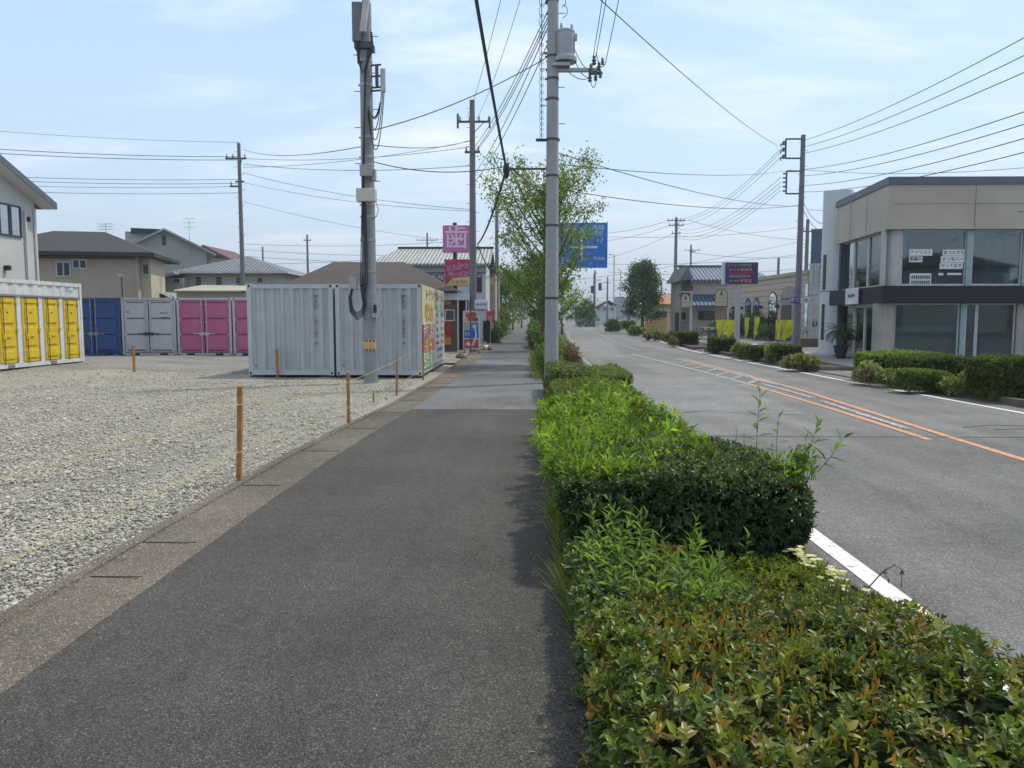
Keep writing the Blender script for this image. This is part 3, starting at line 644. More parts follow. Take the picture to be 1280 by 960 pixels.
bush('weedy_bush', 'second weedy bush hiding the street tree trunk', .85, 25.4, .42, 1.3, 1.35, 1000, .11, MD, leaf_soft, gb, seed=2)
bush('weedy_bush', 'low leafy weeds farther up the planting strip', .95, 31, .45, 3, 1.05, 900, .13, MD+DG, leaf_soft, gb, seed=3)
bush('red_leaf_bush', 'small reddish brown bush on the road side of the utility pole', 1.35, 22.6, .38, .6, 1.0, 600, .07, [(2, (.13, .06, .04)), (1, (.09, .08, .03))], leaf_soft, gb, seed=4)
bush('weedy_bush', 'thin weeds spilling over the far road kerb', 1.7, 38, .5, 5, .8, 700, .13, MD+DRY, leaf_soft, gb, seed=5)
bush('weedy_bush', 'small dark sprig growing from the road kerb joint', 2.22, 17.9, .22, .16, .28, 140, .05, DG, leaf_soft, gb, z0=-.1, seed=6)
for i, (px, Yd, rx, ry, h) in enumerate([(676, 44, .6, 5, 1.3), (673, 60, .8, 8, 1.5), (672, 85, 1.0, 12, 1.8)]):
    bush('strip_bush', ['dense green bush in the strip beyond the second street tree', 'dense green bush in the strip beyond the third street tree', 'farthest dense bush of the left planting strip'][i], P(px, 400, Yd).x, Yd, rx, ry, h, 900, .22, DG, leaf_soft, gb, seed=7+i)
for i, (px, Yd, r_, h) in enumerate([(618, 62, 1.0, 2.6), (613, 52, .7, 1.6), (624, 80, 1.5, 3.0)]):
    bush('garden_bush', ['tall garden bush left of the sidewalk beyond the shops', 'low garden bush beside the third utility pole', 'far garden bush left of the sidewalk end'][i], P(px, 400, Yd).x, Yd, r_, r_*1.6, h, 900, .2, DG+SP[:1], leaf_soft, 'garden bushes left of the sidewalk', seed=11+i)
# right islands
isl = 'kerbed islands on the right side of the road'
def island(poly, wid):
    mb = MB(); n = len(poly)
    outer = poly; inner = [(x+wid, y) for x, y in poly]
    v = []
    for (x, y) in outer: v += [(x, y, -.1), (x, y, .05), (x+.15, y, .05), (x+.15, y, -.0)]
    f = []
    for i in range(n-1):
        for j in range(3): f.append((4*i+j, 4*i+j+1, 4*i+j+5, 4*i+j+4))
    f += [(0, 3, 2, 1), (4*n-4, 4*n-3, 4*n-2, 4*n-1)]
    mb.add(v, f); 
    for i in range(n-1):
        (xa, ya), (xb, yb) = inner[i], inner[i+1]
        mb.add([(xa, ya, -.07), (xa, ya, .05), (xa-.15, ya, .05), (xa-.15, ya, 0), (xb, yb, -.07), (xb, yb, .05), (xb-.15, yb, .05), (xb-.15, yb, 0)], [(1, 0, 4, 5), (2, 1, 5, 6), (3, 2, 6, 7)])
    (xa, ya), (xb, yb) = outer[-1], inner[-1]; mb.box(xa, xb, ya, ya+.15, -.1, .052)
    (xa, ya), (xb, yb) = outer[0], inner[0]; mb.box(xa, xb, ya-.15, ya, -.1, .052)
    structure('island_kerb', mb, concrete_d)
    q = [(x+.15, y) for x, y in outer]+[(x-.15, y) for x, y in inner][::-1]
    sheet('island_soil', q, .015, soil)
island([(10.04, 9), (10.02, 15), (9.84, 19), (9.66, 22.6)], 1.7)
island([(9.5, 26), (9.56, 31), (9.6, 36), (9.62, 41)], 1.7)
island([(9.55, 43.5), (10.0, 50), (11.5, 66), (13.2, 85)], 1.8)
gh = 'bushes on the kerbed islands right of the road'
def isl_hedge(x0, x1, yt, yb, pal, label, nm='island_hedge', dx=1.3, nn=2200, L=.06, k=5, m=None, dep=None, boxy=True, ins=.06):
    Y0 = 1632/(yb-397.); xa = P(x0, 430, Y0).x; xb = P(x1, 430, Y0).x; zt = H-(yt-397)/960*Y0
    if boxy: hedge(nm, label, 'hedge', (xa, xb, Y0, Y0+(dep or dx), .0, zt), nn, k, L, L*.42, (.1, 1.1), pal, m or leaf_soft, gh, 'tlfr', int(x0), simple=True, inset=ins)
    else: bush(nm, label, (xa+xb)/2, Y0+.4, (xb-xa)/2, .5, zt*.95, nn//2, L, pal, m or leaf_soft, gh, z0=.0, seed=int(x0))
isl_hedge(1090, 1190, 441, 474, LM+MD, 'lime topped clipped hedge at the tip of the nearest island by the glass building', nn=3000)
isl_hedge(1142, 1226, 446, 480, OL+DK[:2], 'wide square clipped green hedge in the middle of the nearest island', nn=3000)
isl_hedge(1136, 1196, 465, 487, OL+MD, 'low trimmed hedge along the kerb in front of the wide square hedge', nn=2200, dx=.7)
isl_hedge(1216, 1250, 461, 492, DRY+OL+LM[:1], 'yellowish green bush between the two square hedges of the nearest island', boxy=False, nn=2400)
isl_hedge(1247, 1330, 449, 498, OL+DK[1:3], 'tall square clipped hedge cut off by the right edge of the view', nn=5200, dx=1.2)
isl_hedge(1086, 1106, 452, 478, DRY, 'dry grassy tuft at the kerb tip of the nearest island', 'grass_tuft', boxy=False, nn=700, L=.1)
isl_hedge(1108, 1140, 463, 481, DRY+MD, 'weeds with dry stalks along the kerb of the nearest island', 'grass_tuft', boxy=False, nn=900, L=.08)
isl_hedge(1193, 1222, 472, 491, DRY+MD, 'dry weeds between the low trimmed hedge and the yellowish bush', 'grass_tuft', boxy=False, nn=900, L=.08)
isl_hedge(891, 921, 423, 440, OL+DK, 'square clipped hedge under the tall roadside signboard', nn=1500, L=.09)
isl_hedge(918, 945, 428, 446, MD+DRY, 'loose green weeds in the second island by the signboard post', boxy=False, nn=1400, L=.1)
isl_hedge(938, 964, 433, 449, DK+OL, 'small dark square hedge in the middle of the second island', nn=1200, L=.08, dx=.7)
isl_hedge(962, 976, 428, 452, LM[1:3]+DRY, 'pale green upright weeds beside the small dark square hedge', boxy=False, nn=800, L=.09)
isl_hedge(971, 1004, 432, 453, DK+OL, 'dark square hedge at the foot of the right utility pole', nn=1600, L=.08, dx=.9)
isl_hedge(984, 1030, 443, 461, DRY+OL[:1], 'straw coloured grassy bush at the tip of the second island', boxy=False, nn=2000, L=.1)
isl_hedge(832, 849, 413, 428, DK+OL, 'round dark bush in the third island left of the trimmed one', boxy=False, nn=800, L=.12)
isl_hedge(849, 873, 416, 431, DK+OL, 'trimmed dark hedge at the near tip of the third island', nn=1200, L=.12)
isl_hedge(838, 848, 420, 432, [(1, (.22, .05, .06)), (2, (.09, .11, .04))], 'small bush with red flowers in the third island', 'flowering_bush', boxy=False, nn=350, L=.12)
isl_hedge(805, 834, 414, 425, DRY+MD, 'dry grass clump along the third island kerb', 'grass_tuft', boxy=False, nn=700, L=.18)
isl_hedge(786, 806, 408, 419, DRY+MD, 'pale grass clump at the far part of the third island', 'grass_tuft', boxy=False, nn=700, L=.25)
isl_hedge(757, 776, 399, 414, MD+LM[2:3], 'green bush at the far end of the right kerb', boxy=False, nn=900, L=.3)
isl_hedge(772, 800, 401, 412, MD+LM[2:3], 'second green bush at the far end of the right kerb, under the conical tree', boxy=False, nn=1100, L=.3)
bush('cypress_bush', 'tall rounded dark evergreen standing far down the road', P(732, 395, 150).x, 150, 2.2, 2.2, 5.2, 1500, .35, DG[:2], leaf_soft, None, seed=40)
# ================================================================ CONTAINERS
white_s = mat('steel_white_painted', (.58, .59, .58), .5, .12, 3, streak=.5)
grey_c = mat('container_grey_paint', (.405, .42, .43), .45, .1, 2, streak=.5)
grey_cf = mat('container_frame_grey', (.44, .465, .485), .45, .08, 3, streak=.2)
lilac_c = mat('container_light_grey', (.5, .49, .53), .5, .08, 2, streak=.2)
pink_c = mat('container_pink', (.47, .115, .24), .5, .1, 2, streak=.35)
blue_c = mat('container_blue', (.03, .085, .25), .5, .2, 2, streak=.3)
yel_c = mat('door_yellow', (.62, .44, .012), .5, .12, 2, streak=.4)
dark_m = mat('dark_void', (.012, .012, .013), .9)
steel = mat('galvanised_steel', (.33, .34, .35), .45, .15, 12, metal=.6)
dsteel = mat('dark_steel', (.06, .065, .07), .5, .2, 8, metal=.4)
black_m = mat('black_paint', (.015, .016, .018), .5)
def corr(mb, x0, x1, z0, z1, y, depth=.05, pitch=.28, axis='x', sgn=1):
    """trapezoid corrugated sheet in plane y (axis x) with real folds going inward (+y*sgn)"""
    n = max(2, round((x1-x0)/pitch)); p = (x1-x0)/n; pts = []
    for i in range(n):
        a = x0+i*p; pts += [(a, 0), (a+p*.30, 0), (a+p*.5, depth), (a+p*.80, depth)]
    pts.append((x1, 0)); v = []
    for a, d in pts:
        for z in (z0, z1): v.append((a, y+sgn*d, z) if axis == 'x' else (y+sgn*d, a, z))
    k = len(pts); mb.add(v, [(2*i, 2*i+2, 2*i+3, 2*i+1) for i in range(k-1)])
def frame_box(mb, x0, x1, y0, y1, z0, z1, t=.1):
    for x in (x0, x1-t):
        for y in (y0, y1-t): mb.box(x, x+t, y, y+t, z0, z1)
    for z, tt in ((z0+.01, .13), (z1-t-.01, t)):
        for y in (y0+.012, y1-t-.012+.02): mb.box(x0+t, x1-t, y, y+t-.02, z, z+tt)
        for x in (x0+.012, x1-t-.012+.02): mb.box(x, x+t-.02, y0+t, y1-t, z, z+tt)
def castings(par, x0, x1, y0, y1, z0, z1, holes_only=True):
    h = MB()
    for x in (x0, x1):
        for z in (z0+.06, z1-.06):
            s = 1 if x == x0 else -1
            h.box(x+s*.035, x+s*.085, y0-.004, y0+.02, z-.033, z+.033)
    h.build('corner_holes', dark_m, par)
def plain_container(name, label, x0, y0, z0, ln, m, fm, group, marks, mark_x):
    w = 2.44; x1 = x0+w; y1 = y0+ln; z1 = z0+2.59
    c = thing(name, label, 'shipping container', (x0+w/2, y0+ln/2, z0), group)
    f = MB(); frame_box(f, x0, x1, y0, y1, z0, z1, .12); f.build('frame', fm, c)
    a = MB(); corr(a, x0+.115, x1-.115, z0+.1, z1-.1, y0+.03); a.build('end_wall', m, c)
    a = MB(); corr(a, y0+.11, y1-.11, z0+.1, z1-.1, x0+.03, axis='y'); a.build('side_wall', m, c)
    a = MB(); corr(a, y0+.11, y1-.11, z0+.1, z1-.1, x1-.03, axis='y', sgn=-1); a.build('side_wall', m, c)
    a = MB(); corr(a, x0+.115, x1-.115, z0+.1, z1-.1, y1-.03, sgn=-1); a.build('end_wall', m, c)
    a = MB(); a.box(x0+.05, x1-.05, y0+.05, y1-.05, z1-.07, z1-.035); a.build('roof_panel', m, c)
    castings(c, x0, x1, y0, y1, z0, z1)
    text('\n'.join(marks), .13, (mark_x, y0+.016, z1-1.02), FACE_CAM, black_m, c, lines=.78)
    text('45', .09, (x0+.2, y0-.002+.03, z0+.28), FACE_CAM, black_m, c)
    b = MB()
    for yy in (y0+.1, y0+ln/2-.2, y1-.5): b.box(x0+.0, x0+.4, yy, yy+.4, -.03, z0-.002); b.box(x1-.4, x1, yy, yy+.4, -.03, z0-.002)
    b.build('sleeper_blocks', mat('timber_block', (.12, .09, .06), .9), c)
    return c
YC = 21.75; XR = -2.9
ZC = .06
c1 = plain_container('shipping_container', 'grey shipping container with a bare corrugated end, left of its grey twin', XR-4.95, YC, ZC, 6.06, grey_c, grey_cf, 'grey containers at the edge of the lot', list('MLCU ')+['']+list('181167')+['', '8'], XR-4.95+1.95)
c2 = plain_container('shipping_container', 'grey shipping container beside the sidewalk with colourful posters on its long side', XR-2.44, YC, ZC, 6.06, grey_c, grey_cf, 'grey containers at the edge of the lot', list('MLCU ')+['']+list('181882')+['', '4'], XR-2.44+1.93)
# posters on the sidewalk side (real banners fixed to the wall)
ps = thing('advertising_banner', 'colourful advertising banners with Japanese lettering covering the side of the grey container', 'banner', (XR+.02, YC+3, .3))
def flat(name, m, par, y0, y1, z0, z1, x=XR+.012, t=.006):
    b = MB(); b.box(x, x+t, y0, y1, z0, z1); return b.build(name, m, par)
def pm(n_, c): return mat('print_'+n_, c, .45, .05, 3)
red_p, pink_p, grn_p, yel_p, wht_p, org_p, nvy_p = pm('red', (.45, .05, .07)), pm('pink', (.6, .42, .4)), pm('green', (.2, .4, .2)), pm('yellow', (.6, .5, .2)), pm('white', (.66, .66, .6)), pm('orange', (.62, .26, .04)), pm('navy', (.03, .05, .2))
ink_s = pm('soft_ink', (.2, .22, .27))
def gradmat():
    m, t, b = nt('banner_yellow_fade'); tc = N(t, 'ShaderNodeTexCoord'); sp_ = N(t, 'ShaderNodeSeparateXYZ'); t.links.new(tc.outputs['Object'], sp_.inputs[0])
    n_ = N(t, 'ShaderNodeTexNoise', Scale=1.6, Detail=3.0); t.links.new(tc.outputs['Object'], n_.inputs[0])
    t.links.new(ramp(t, n_.outputs[0], [(.3, (.5, .55, .3)), (.5, (.62, .58, .32)), (.7, (.6, .44, .24))]), b.inputs['Base Color']); b.inputs['Roughness'].default_value = .45; return m
ya, yb, ym = YC+.06, YC+6.0, YC+3.05
flat('banner_panel', gradmat(), ps, ya, ym, 1.5, 2.62); flat('banner_panel', wht_p, ps, ym+.01, yb, .22, 2.12)
flat('banner_panel', pink_p, ps, ym+.01, yb, 2.13, 2.62); flat('banner_panel', red_p, ps, ya, (ya+ym)/2, .68, 1.49); flat('banner_panel', pm('rose', (.55, .12, .16)), ps, (ya+ym)/2+.01, ym, .68, 1.49)
flat('banner_panel', grn_p, ps, ya, (ya+ym)/2, .2, .67); flat('banner_panel', grn_p, ps, (ya+ym)/2+.01, ym, .2, .67); flat('banner_heading', grn_p, ps, ym+.05, yb-.05, 1.96, 2.09, XR+.019)
XT = XR+.03
def pt(s, size, y, z, m, w=None, sy=1.0): return text(s, size, (XT, y, z), FACE_RIGHT, m, ps, width=w, bold=.004, sy=sy)
pt('トランクルーム', .42, (ya+yb)/2+.1, 2.36, ink_s, 4.6, sy=.9); pt('収納', .62, (ya+ym)/2, 1.83, pm('soft_orange', (.6, .36, .14)), 1.9, sy=.95)
pt('受付', .4, ya+.72, 1.25, wht_p, 1.1); pt('募集', .4, ya+2.2, 1.25, wht_p, 1.1); pt('月額', .34, ya+.72, .88, yel_p, 1.0); pt('中！', .34, ya+2.2, .88, yel_p, 1.0)
pt('空き', .34, ya+.72, .43, wht_p, 1.0); pt('有り', .34, ya+2.2, .43, wht_p, 1.0)
pt('料金のご案内', .1, (ym+yb)/2, 2.025, wht_p, 2.2)
for i in range(7): pt(['広さ　　料金', '１帖　　安い', '２帖　　便利', '４帖　　安心', '８帖　　広々', '即日利用可', 'お気軽に'][i], .17, (ym+yb)/2, 1.78-i*.23, [ink_s, pink_p, grn_p, ink_s, red_p, ink_s, pink_p][i], 2.3 if i < 5 else 1.8, sy=.8)
def door_container(name, label, x0, m, fm, group, bars=3, text_on=None):
    w = 2.44; x1 = x0+w; y0 = 36.4*34.3/36.4; z0 = .0; z1 = 2.59; ln = 6.06; y1 = y0+ln; z0 = -.02
    c = thing(name, label, 'shipping container', (x0+w/2, y0+ln/2, z0), group)
    f = MB(); frame_box(f, x0, x1, y0, y1, z0, z1, .1); f.build('frame', fm, c)
    for sgn, xs in ((1, x0+.03), (-1, x1-.03)):
        a = MB(); corr(a, y0+.11, y1-.11, z0+.1, z1-.1, xs, axis='y', sgn=sgn); a.build('side_wall', m, c)
    a = MB(); a.box(x0+.05, x1-.05, y0+.05, y1-.05, z1-.07, z1-.035); a.build('roof_panel', m, c)
    a = MB(); a.box(x0+.11, x1-.11, y0+.06, y0+.09, z0+.14, z1-.1); a.build('door_seal', black_m, c)
    a = MB(); a.box(x0+.4, x0+.75, y0-.002, y0+.05, z0+.025, z0+.12); a.box(x1-.75, x1-.4, y0-.002, y0+.05, z0+.025, z0+.12); a.build('fork_pocket', dark_m, c)
    cx = (x0+x1)/2
    for s in (0, 1):
        a0, a1 = (x0+.125, cx-.025) if s == 0 else (cx+.025, x1-.125)
        d = MB(); zs = [z0+.17, z1-.13]; d.box(a0, a1, y0+.02, y0+.055, zs[0], zs[1])
        k = 3; hh = (zs[1]-zs[0]-.16)/k
        for i in range(k): # raised panels with recessed grooves between
            d.box(a0+.08, a1-.14 if s == 0 else a1-.08, y0+.004, y0+.019, zs[0]+.08+i*hh+.05, zs[0]+.08+(i+1)*hh-.05)
        dd = d.build('door', m, c)
        g_ = MB()
        for i in range(k+1): g_.box(a0+.1, a1-.16 if s == 0 else a1-.1, y0+.012, y0+.0195, max(zs[0]+.04, zs[0]+.08+i*hh-.03), min(zs[1]-.03, zs[0]+.08+i*hh+.03))
        g_.build('panel_groove', mat(m.name+'_groove', tuple(q*.5 for q in {'container_pink': (.36, .105, .2), 'container_blue': (.03, .075, .21), 'container_light_grey': (.3, .3, .33)}[m.name])), dd)
        bx_ = a1-.09 if s == 0 else a0+.09
        b = MB(); b.tube([(bx_, y0-.012, z0+.06), (bx_, y0-.012, z1-.05)], .017, 6)
        for zz in (z0+.25, z0+.9, z0+1.5, z1-.3): b.box(bx_-.04, bx_+.04, y0-.03, y0+.02, zz-.025, zz+.025)
        b.build('lock_rod', fm if m.name != 'container_blue' else steel, dd)
        h = MB(); hx = bx_-.38 if s == 0 else bx_+.38; h.box(min(bx_, hx), max(bx_, hx), y0-.045, y0-.025, z0+.98, z0+1.02); h.box(bx_-.1, bx_+.1, y0-.05, y0+.0, z0+.93, z0+1.06); h.build('handle', dsteel if m.name == 'container_light_grey' else (fm if m.name == 'container_pink' else steel), dd)
        hg = MB()
        for zz in (z0+.3, z0+.95, z0+1.6, z1-.35):
            xh = x0+.1 if s == 0 else x1-.1; hg.box(xh-.03, xh+.05 if s == 0 else xh+.03, y0-.012, y0+.018, zz-.04, zz+.04)
        hg.build('hinge', fm, dd)
    castings(c, x0, x1, y0, y1, z0, z1)
    if text_on:
        for s, xx, zz, sz in text_on: text(s, sz, (x0+xx, y0-.004, zz), FACE_CAM, black_m, c)
    return c
gd = 'row of door-end containers at the back of the lot'
lg = mat('container_frame_lilac', (.48, .47, .48), .5, .1, 3, streak=.25)
door_container('shipping_container', 'dark blue container with double doors partly behind the yellow doored one', -20.56, blue_c, blue_c, gd)
door_container('shipping_container', 'pale grey container with double doors between the blue and the pink one', -18.06, lilac_c, lg, gd, text_on=[('NG', .3, 1.95, .11), ('MLCU', 1.93, 1.9, .13), ('181043 3', 1.98, 1.7, .11)])
door_container('shipping_container', 'pink container with double doors, fully in view beside the pale grey one', -15.55, pink_c, lg, gd, text_on=[('NG', .33, 1.6, .1)])
door_container('shipping_container', 'pink container half hidden behind the grey container end wall', -13.04, pink_c, lg, gd, text_on=[('NG', .33, 1.6, .1)])
# white container with yellow side doors
wx = -15.45; wy1 = 26.75; wy0 = wy1-6.06; wz0 = .17; wz1 = 2.88
wc = thing('shipping_container', 'white container with a row of yellow side doors at the left edge', 'shipping container', (wx-1.2, wy0+3, wz0))
f = MB(); frame_box(f, wx-2.44, wx, wy0, wy1, wz0, wz1, .12); f.build('frame', white_s, wc)
a = MB(); a.box(wx-2.38, wx-.06, wy0+.06, wy1-.06, wz1-.07, wz1-.04); a.build('roof_panel', white_s, wc)
a = MB(); corr(a, wy0+.11, wy1-.11, wz0+2.2, wz1-.1, wx-.03, axis='y', sgn=-1, pitch=.5, depth=.03); a.build('side_wall', white_s, wc)
a = MB(); corr(a, wx-2.33, wx-.11, wz0+.1, wz1-.1, wy1-.03, sgn=-1); corr(a, wx-2.33, wx-.11, wz0+.1, wz1-.1, wy0+.03); a.build('end_wall', white_s, wc)
a = MB(); a.box(wx-.14, wx-.08, wy0+.1, wy1-.1, wz0+.1, wz0+2.2); a.build('door_seal', dark_m, wc)
a = MB(); a.box(wx-.02, wx+.01, wy0+.12, wy1-.12, wz0+2.17, wz0+2.23)
for yy in (wy1-1.9, wy1-4.0, wy1-5.4): a.box(wx-.02, wx+.003, yy, yy+.3, wz0+.02, wz0+.13)
a.build('rain_gutter', mat('strip_dark_grey', (.2, .2, .2)), wc)  # even dark grey on the strip over the doors and the bars below
for i in range(5):
    y1_ = wy1-.27-i*1.08; y0_ = y1_-.8
    j = MB(); j.box(wx-.1, wx-.015, y1_+.03, y1_+.25 if i else wy1-.12, wz0+.13, wz0+2.18); j.box(wx-.1, wx-.015, y0_-.05, y0_-.01, wz0+.13, wz0+2.18); j.build('door_post', white_s, wc)
    d = MB(); d.box(wx-.07, wx-.035, y0_+.01, y1_+.0, wz0+.16, wz0+2.15)
    for (za, zb_) in ((.28, .52), (.66, 1.22), (1.36, 1.86), (1.98, 2.1)): d.box(wx-.035, wx-.004, y0_+.14, y1_-.12, wz0+za, wz0+zb_)
    d.box(wx-.035, wx-.012, y0_+.02, y0_+.1, wz0+.2, wz0+2.1); dd = d.build('door', yel_c, wc, bevel=.012)
    b = MB(); b.tube([(wx+.004, y0_+.2, wz0+.12), (wx+.004, y0_+.2, wz0+2.2)], .016, 6); b.build('lock_rod', mat('rod_rusty', (.2, .14, .06), .6), dd)
    h = MB(); h.box(wx-.0, wx+.03, y0_+.15, y0_+.5, wz0+.94, wz0+.97); h.box(wx-.01, wx+.025, y0_+.14, y0_+.27, wz0+.88, wz0+1.04)
    for zz in (.3, 1.15, 2.0): h.box(wx-.03, wx+.012, y1_-.03, y1_+.06, wz0+zz-.04, wz0+zz+.04)
    h.build('handle', yel_c, dd)
    v_ = MB(); v_.box(wx-.01, wx+.0, (y0_+y1_)/2-.04, (y0_+y1_)/2+.03, wz0+1.66, wz0+1.71); v_.build('vent', dark_m, dd)
text('MLCU 8', .12, (wx+.004, wy1-.75, wz0+2.42), FACE_RIGHT, nvy_p, wc)
b = MB(); 
for yy in (wy1-.4, wy1-3, wy0+.1): b.box(wx-.4, wx-.02, yy, yy+.3, -.0, wz0-.002); b.box(wx-2.4, wx-2.0, yy, yy+.3, .0, wz0-.002)
b.build('sleeper_blocks', concrete, wc)

# ================================================================ STAKES AND ROPES
wood_o = mat('stake_wood_painted', (.34, .16, .045), .8, .3, 14, .3)
stk = []
def stake(label, x, y, h, lean, w=.045, grp='wooden rope stakes around the gravel lot'):
    t_ = thing('wooden_stake', label, 'stake', (x, y, -.02), grp)
    b = MB(); n_ = 6
    for i in range(n_):
        z0_, z1_ = -.05+i*(h+.05)/n_, -.05+(i+1)*(h+.05)/n_; l0, l1 = lean*z0_/h, lean*z1_/h
        j0 = .0015*math.sin(i*5); j1 = .0015*math.sin((i+1)*5)
        b.add([(x-w/2+l0+j0, y-w/2, z0_), (x+w/2+l0+j0, y-w/2, z0_), (x+w/2+l0+j0, y+w/2, z0_), (x-w/2+l0+j0, y+w/2, z0_), (x-w/2+l1+j1, y-w/2, z1_), (x+w/2+l1+j1, y-w/2, z1_), (x+w/2+l1+j1, y+w/2, z1_), (x-w/2+l1+j1, y+w/2, z1_)],
              [(0,1,5,4),(1,2,6,5),(2,3,7,6),(3,0,4,7)]+([(4,5,6,7)] if i == n_-1 else []))
    b.build('post', wood_o, t_)
    k = MB()
    for zz in (h*.82, h*.33):
        lx = lean*zz/h; k.tube([(x+lx+.03*math.cos(a), y+.03*math.sin(a), zz+.004*math.sin(a*2)) for a in np.linspace(0, 6.3, 9)], .006, 5)
        stk.append(Vector((x+lx, y-.03, zz)))
    k.build('rope_knot', mat('rope_yellow', (.5, .4, .14), .8), t_)
def at(px, py): 
    q = G(px, py); return q[0], q[1]
x, y = at(299, 604); stake('nearest tall orange brown stake standing by the kerb of the gravel lot', x, y, 1.0, .04)
x, y = at(436, 531); stake('second stake along the kerb, before the grey pole', x, y, .83, .0)
x, y = at(497, 493); stake('third stake along the kerb in front of the poster container corner', x-.02, y, .82, .02)
x, y = at(529, 474); stake('fourth stake by the lower edge of the posters', x-.0, y, .75, .0, grp='wooden rope stakes around the gravel lot')
x, y = at(168, 466); stake('far stake standing in front of the pale grey container', x, y, .85, .0, .06)
x, y = at(351, 471); stake('far stake standing before the left grey container end', x, y-.3, .8, .0, .055)
x, y = at(467, 502); stake('short broken stake stump between the second and third stake', x, y, .22, .0, .03, None)
def cable(p0, p1, sag, n=14):
    a, b = Vector(p0), Vector(p1); return [a.lerp(b, i/n)-Vector((0, 0, sag*4*(i/n)*(1-i/n))) for i in range(n+1)]
def ropemat():
    m, t, b = nt('twisted_rope'); tc = N(t, 'ShaderNodeTexCoord')
    w = N(t, 'ShaderNodeTexWave', Scale=16.0, bands_direction='DIAGONAL'); t.links.new(tc.outputs['Object'], w.inputs[0])
    t.links.new(ramp(t, w.outputs['Fac'], [(.45, (.5, .4, .2)), (.75, (.36, .3, .17))]), b.inputs['Base Color']); b.inputs['Roughness'].default_value = .8; return m
rope_m = ropemat()
def rope(label, p0, p1, sag, r=.0055, n=30):
    pts = cable(p0, p1, sag, n)
    for q in pts: q.z = max(q.z, lot_h(q.x, q.y)+.025)
    a, b = MB(), None
    for ph in (0, math.pi):   # two twisted strands
        fine = []
        L = (Vector(p1)-Vector(p0)).length; m_ = int(L/.03)
        for i in range(m_+1):
            f_ = i/m_*n; k = min(n-1, int(f_)); q = pts[k].lerp(pts[k+1], f_-k); an = i*.9+ph
            fine.append(q+Vector((math.cos(an)*r*.45, 0, math.sin(an)*r*.45)))
        a.tube(fine, r*.62, 4)
    o = a.build('rope', rope_m); tag(o, label, 'rope', 'yellow ropes strung between the wooden stakes')
rope('upper yellow rope running from the nearest stake towards the left edge', (-2.95, 2.9, .84), stk[0], .05)
rope('lower yellow rope running from the nearest stake towards the left edge', (-2.95, 2.9, .36), stk[1], .04)
rope('upper rope hanging between the nearest and the second stake', stk[0], stk[2], .06)
rope('lower rope between the nearest and the second stake, almost on the gravel', stk[1], stk[3], .04)
rope('rope rising from the second stake past the grey pole to the poster corner', stk[2], (stk[6].x, stk[6].y, .93), .04)
rope('low rope between the third and fourth stake', stk[5], stk[7], .02)
# ================================================================ POLES
conc_p = mat('concrete_pole', (.30, .305, .305), .75, .1, 5, .15, 60, streak=.2)
conc_d = mat('old_pole', (.16, .155, .16), .8, .15, 4, .15, 60, streak=.3)
conc_v = mat('purple_grey_pole', (.17, .16, .19), .7, .12, 4)
porc = mat('insulator', (.3, .31, .33), .3); cab_m = mat('cable_black', (.02, .021, .024), .6); cab_b = mat('cable_bundle', (.03, .04, .075), .6)
box_m = mat('equipment_box', (.5, .48, .42), .5, .08, 6); tr_m = mat('transformer_paint', (.33, .35, .37), .45, .08, 5)
def polebase(name, label, x, y, h, r0, r1, m, group=None, z0=-.1, steps=(3, 9), cat='utility pole'):
    t_ = thing(name, label, cat, (x, y, z0), group)
    b = MB(); b.cyl(x, y, z0, h, r0, r1, 20); b.build('shaft', m, t_, smooth=False)
    s = MB(); z = steps[0]; k = 0
    while z < steps[1]:
        r = r0+(r1-r0)*z/h; sx = -1 if k % 2 else 1; s.tube([(x+sx*r*.8, y, z), (x+sx*(r+.16), y, z)], .01, 5); z += .45; k += 1
    if k: s.build('climbing_step', dsteel, t_)
    return t_
def bands(par, x, y, r0, r1, h, zs, m=None):
    b = MB()
    for z in zs:
        r = r0+(r1-r0)*z/h; b.cyl(x, y, z-.03, z+.03, r+.008, n=16); b.box(x-r-.05, x-r, y-.02, y+.02, z-.02, z+.02)
    b.build('steel_band', m or dsteel, par)
def insul(mb, x, y, z, s=1.0):
    mb.lathe(x, y, [(.02*s, z), (.05*s, z+.03*s), (.025*s, z+.05*s), (.05*s, z+.09*s), (.025*s, z+.11*s), (.035*s, z+.16*s), (.01*s, z+.2*s)], 8)
# --- main pole A
AX, AY = P(690, 300, 20).x, 20.0
pa = polebase('utility_pole', 'pale concrete utility pole with a grey transformer, standing behind the near hedge', AX, AY, 11.6, .185, .13, conc_p, None, steps=(6.6, 11))
bands(pa, AX, AY, .185, .13, 11.6, [2.2, 4.05, 5.3, 6.2, 7.2, 7.7, 8.25, 9.6, 10.1])
def zA(py): return P(690, py, AY).z
def xA(px): return P(px, 100, AY).x
tf = MB(); tx = xA(706); zt = zA(38); zb_ = zA(78)
tf.lathe(tx, AY, [(.0, zb_-.02), (.3, zb_), (.3, zb_+.1), (.235, zb_+.14), (.235, zt-.08), (.245, zt-.07), (.245, zt-.03), (.2, zt), (.05, zt+.04)], 20)
for k in range(14):
    a = k*2*math.pi/14; tf.box(tx+.24*math.cos(a)-.008, tx+.24*math.cos(a)+.008, AY+.24*math.sin(a)-.008, AY+.24*math.sin(a)+.008, zb_+.2, zt-.2)
to = tf.build('transformer', tr_m, pa)
q = MB(); insul(q, tx+.16, AY-.08, zt-.02, .8); insul(q, tx-.1, AY-.1, zt, .8); q.box(tx+.22, tx+.3, AY-.05, AY+.05, zt-.25, zt-.1); q.build('bushing', porc, to)
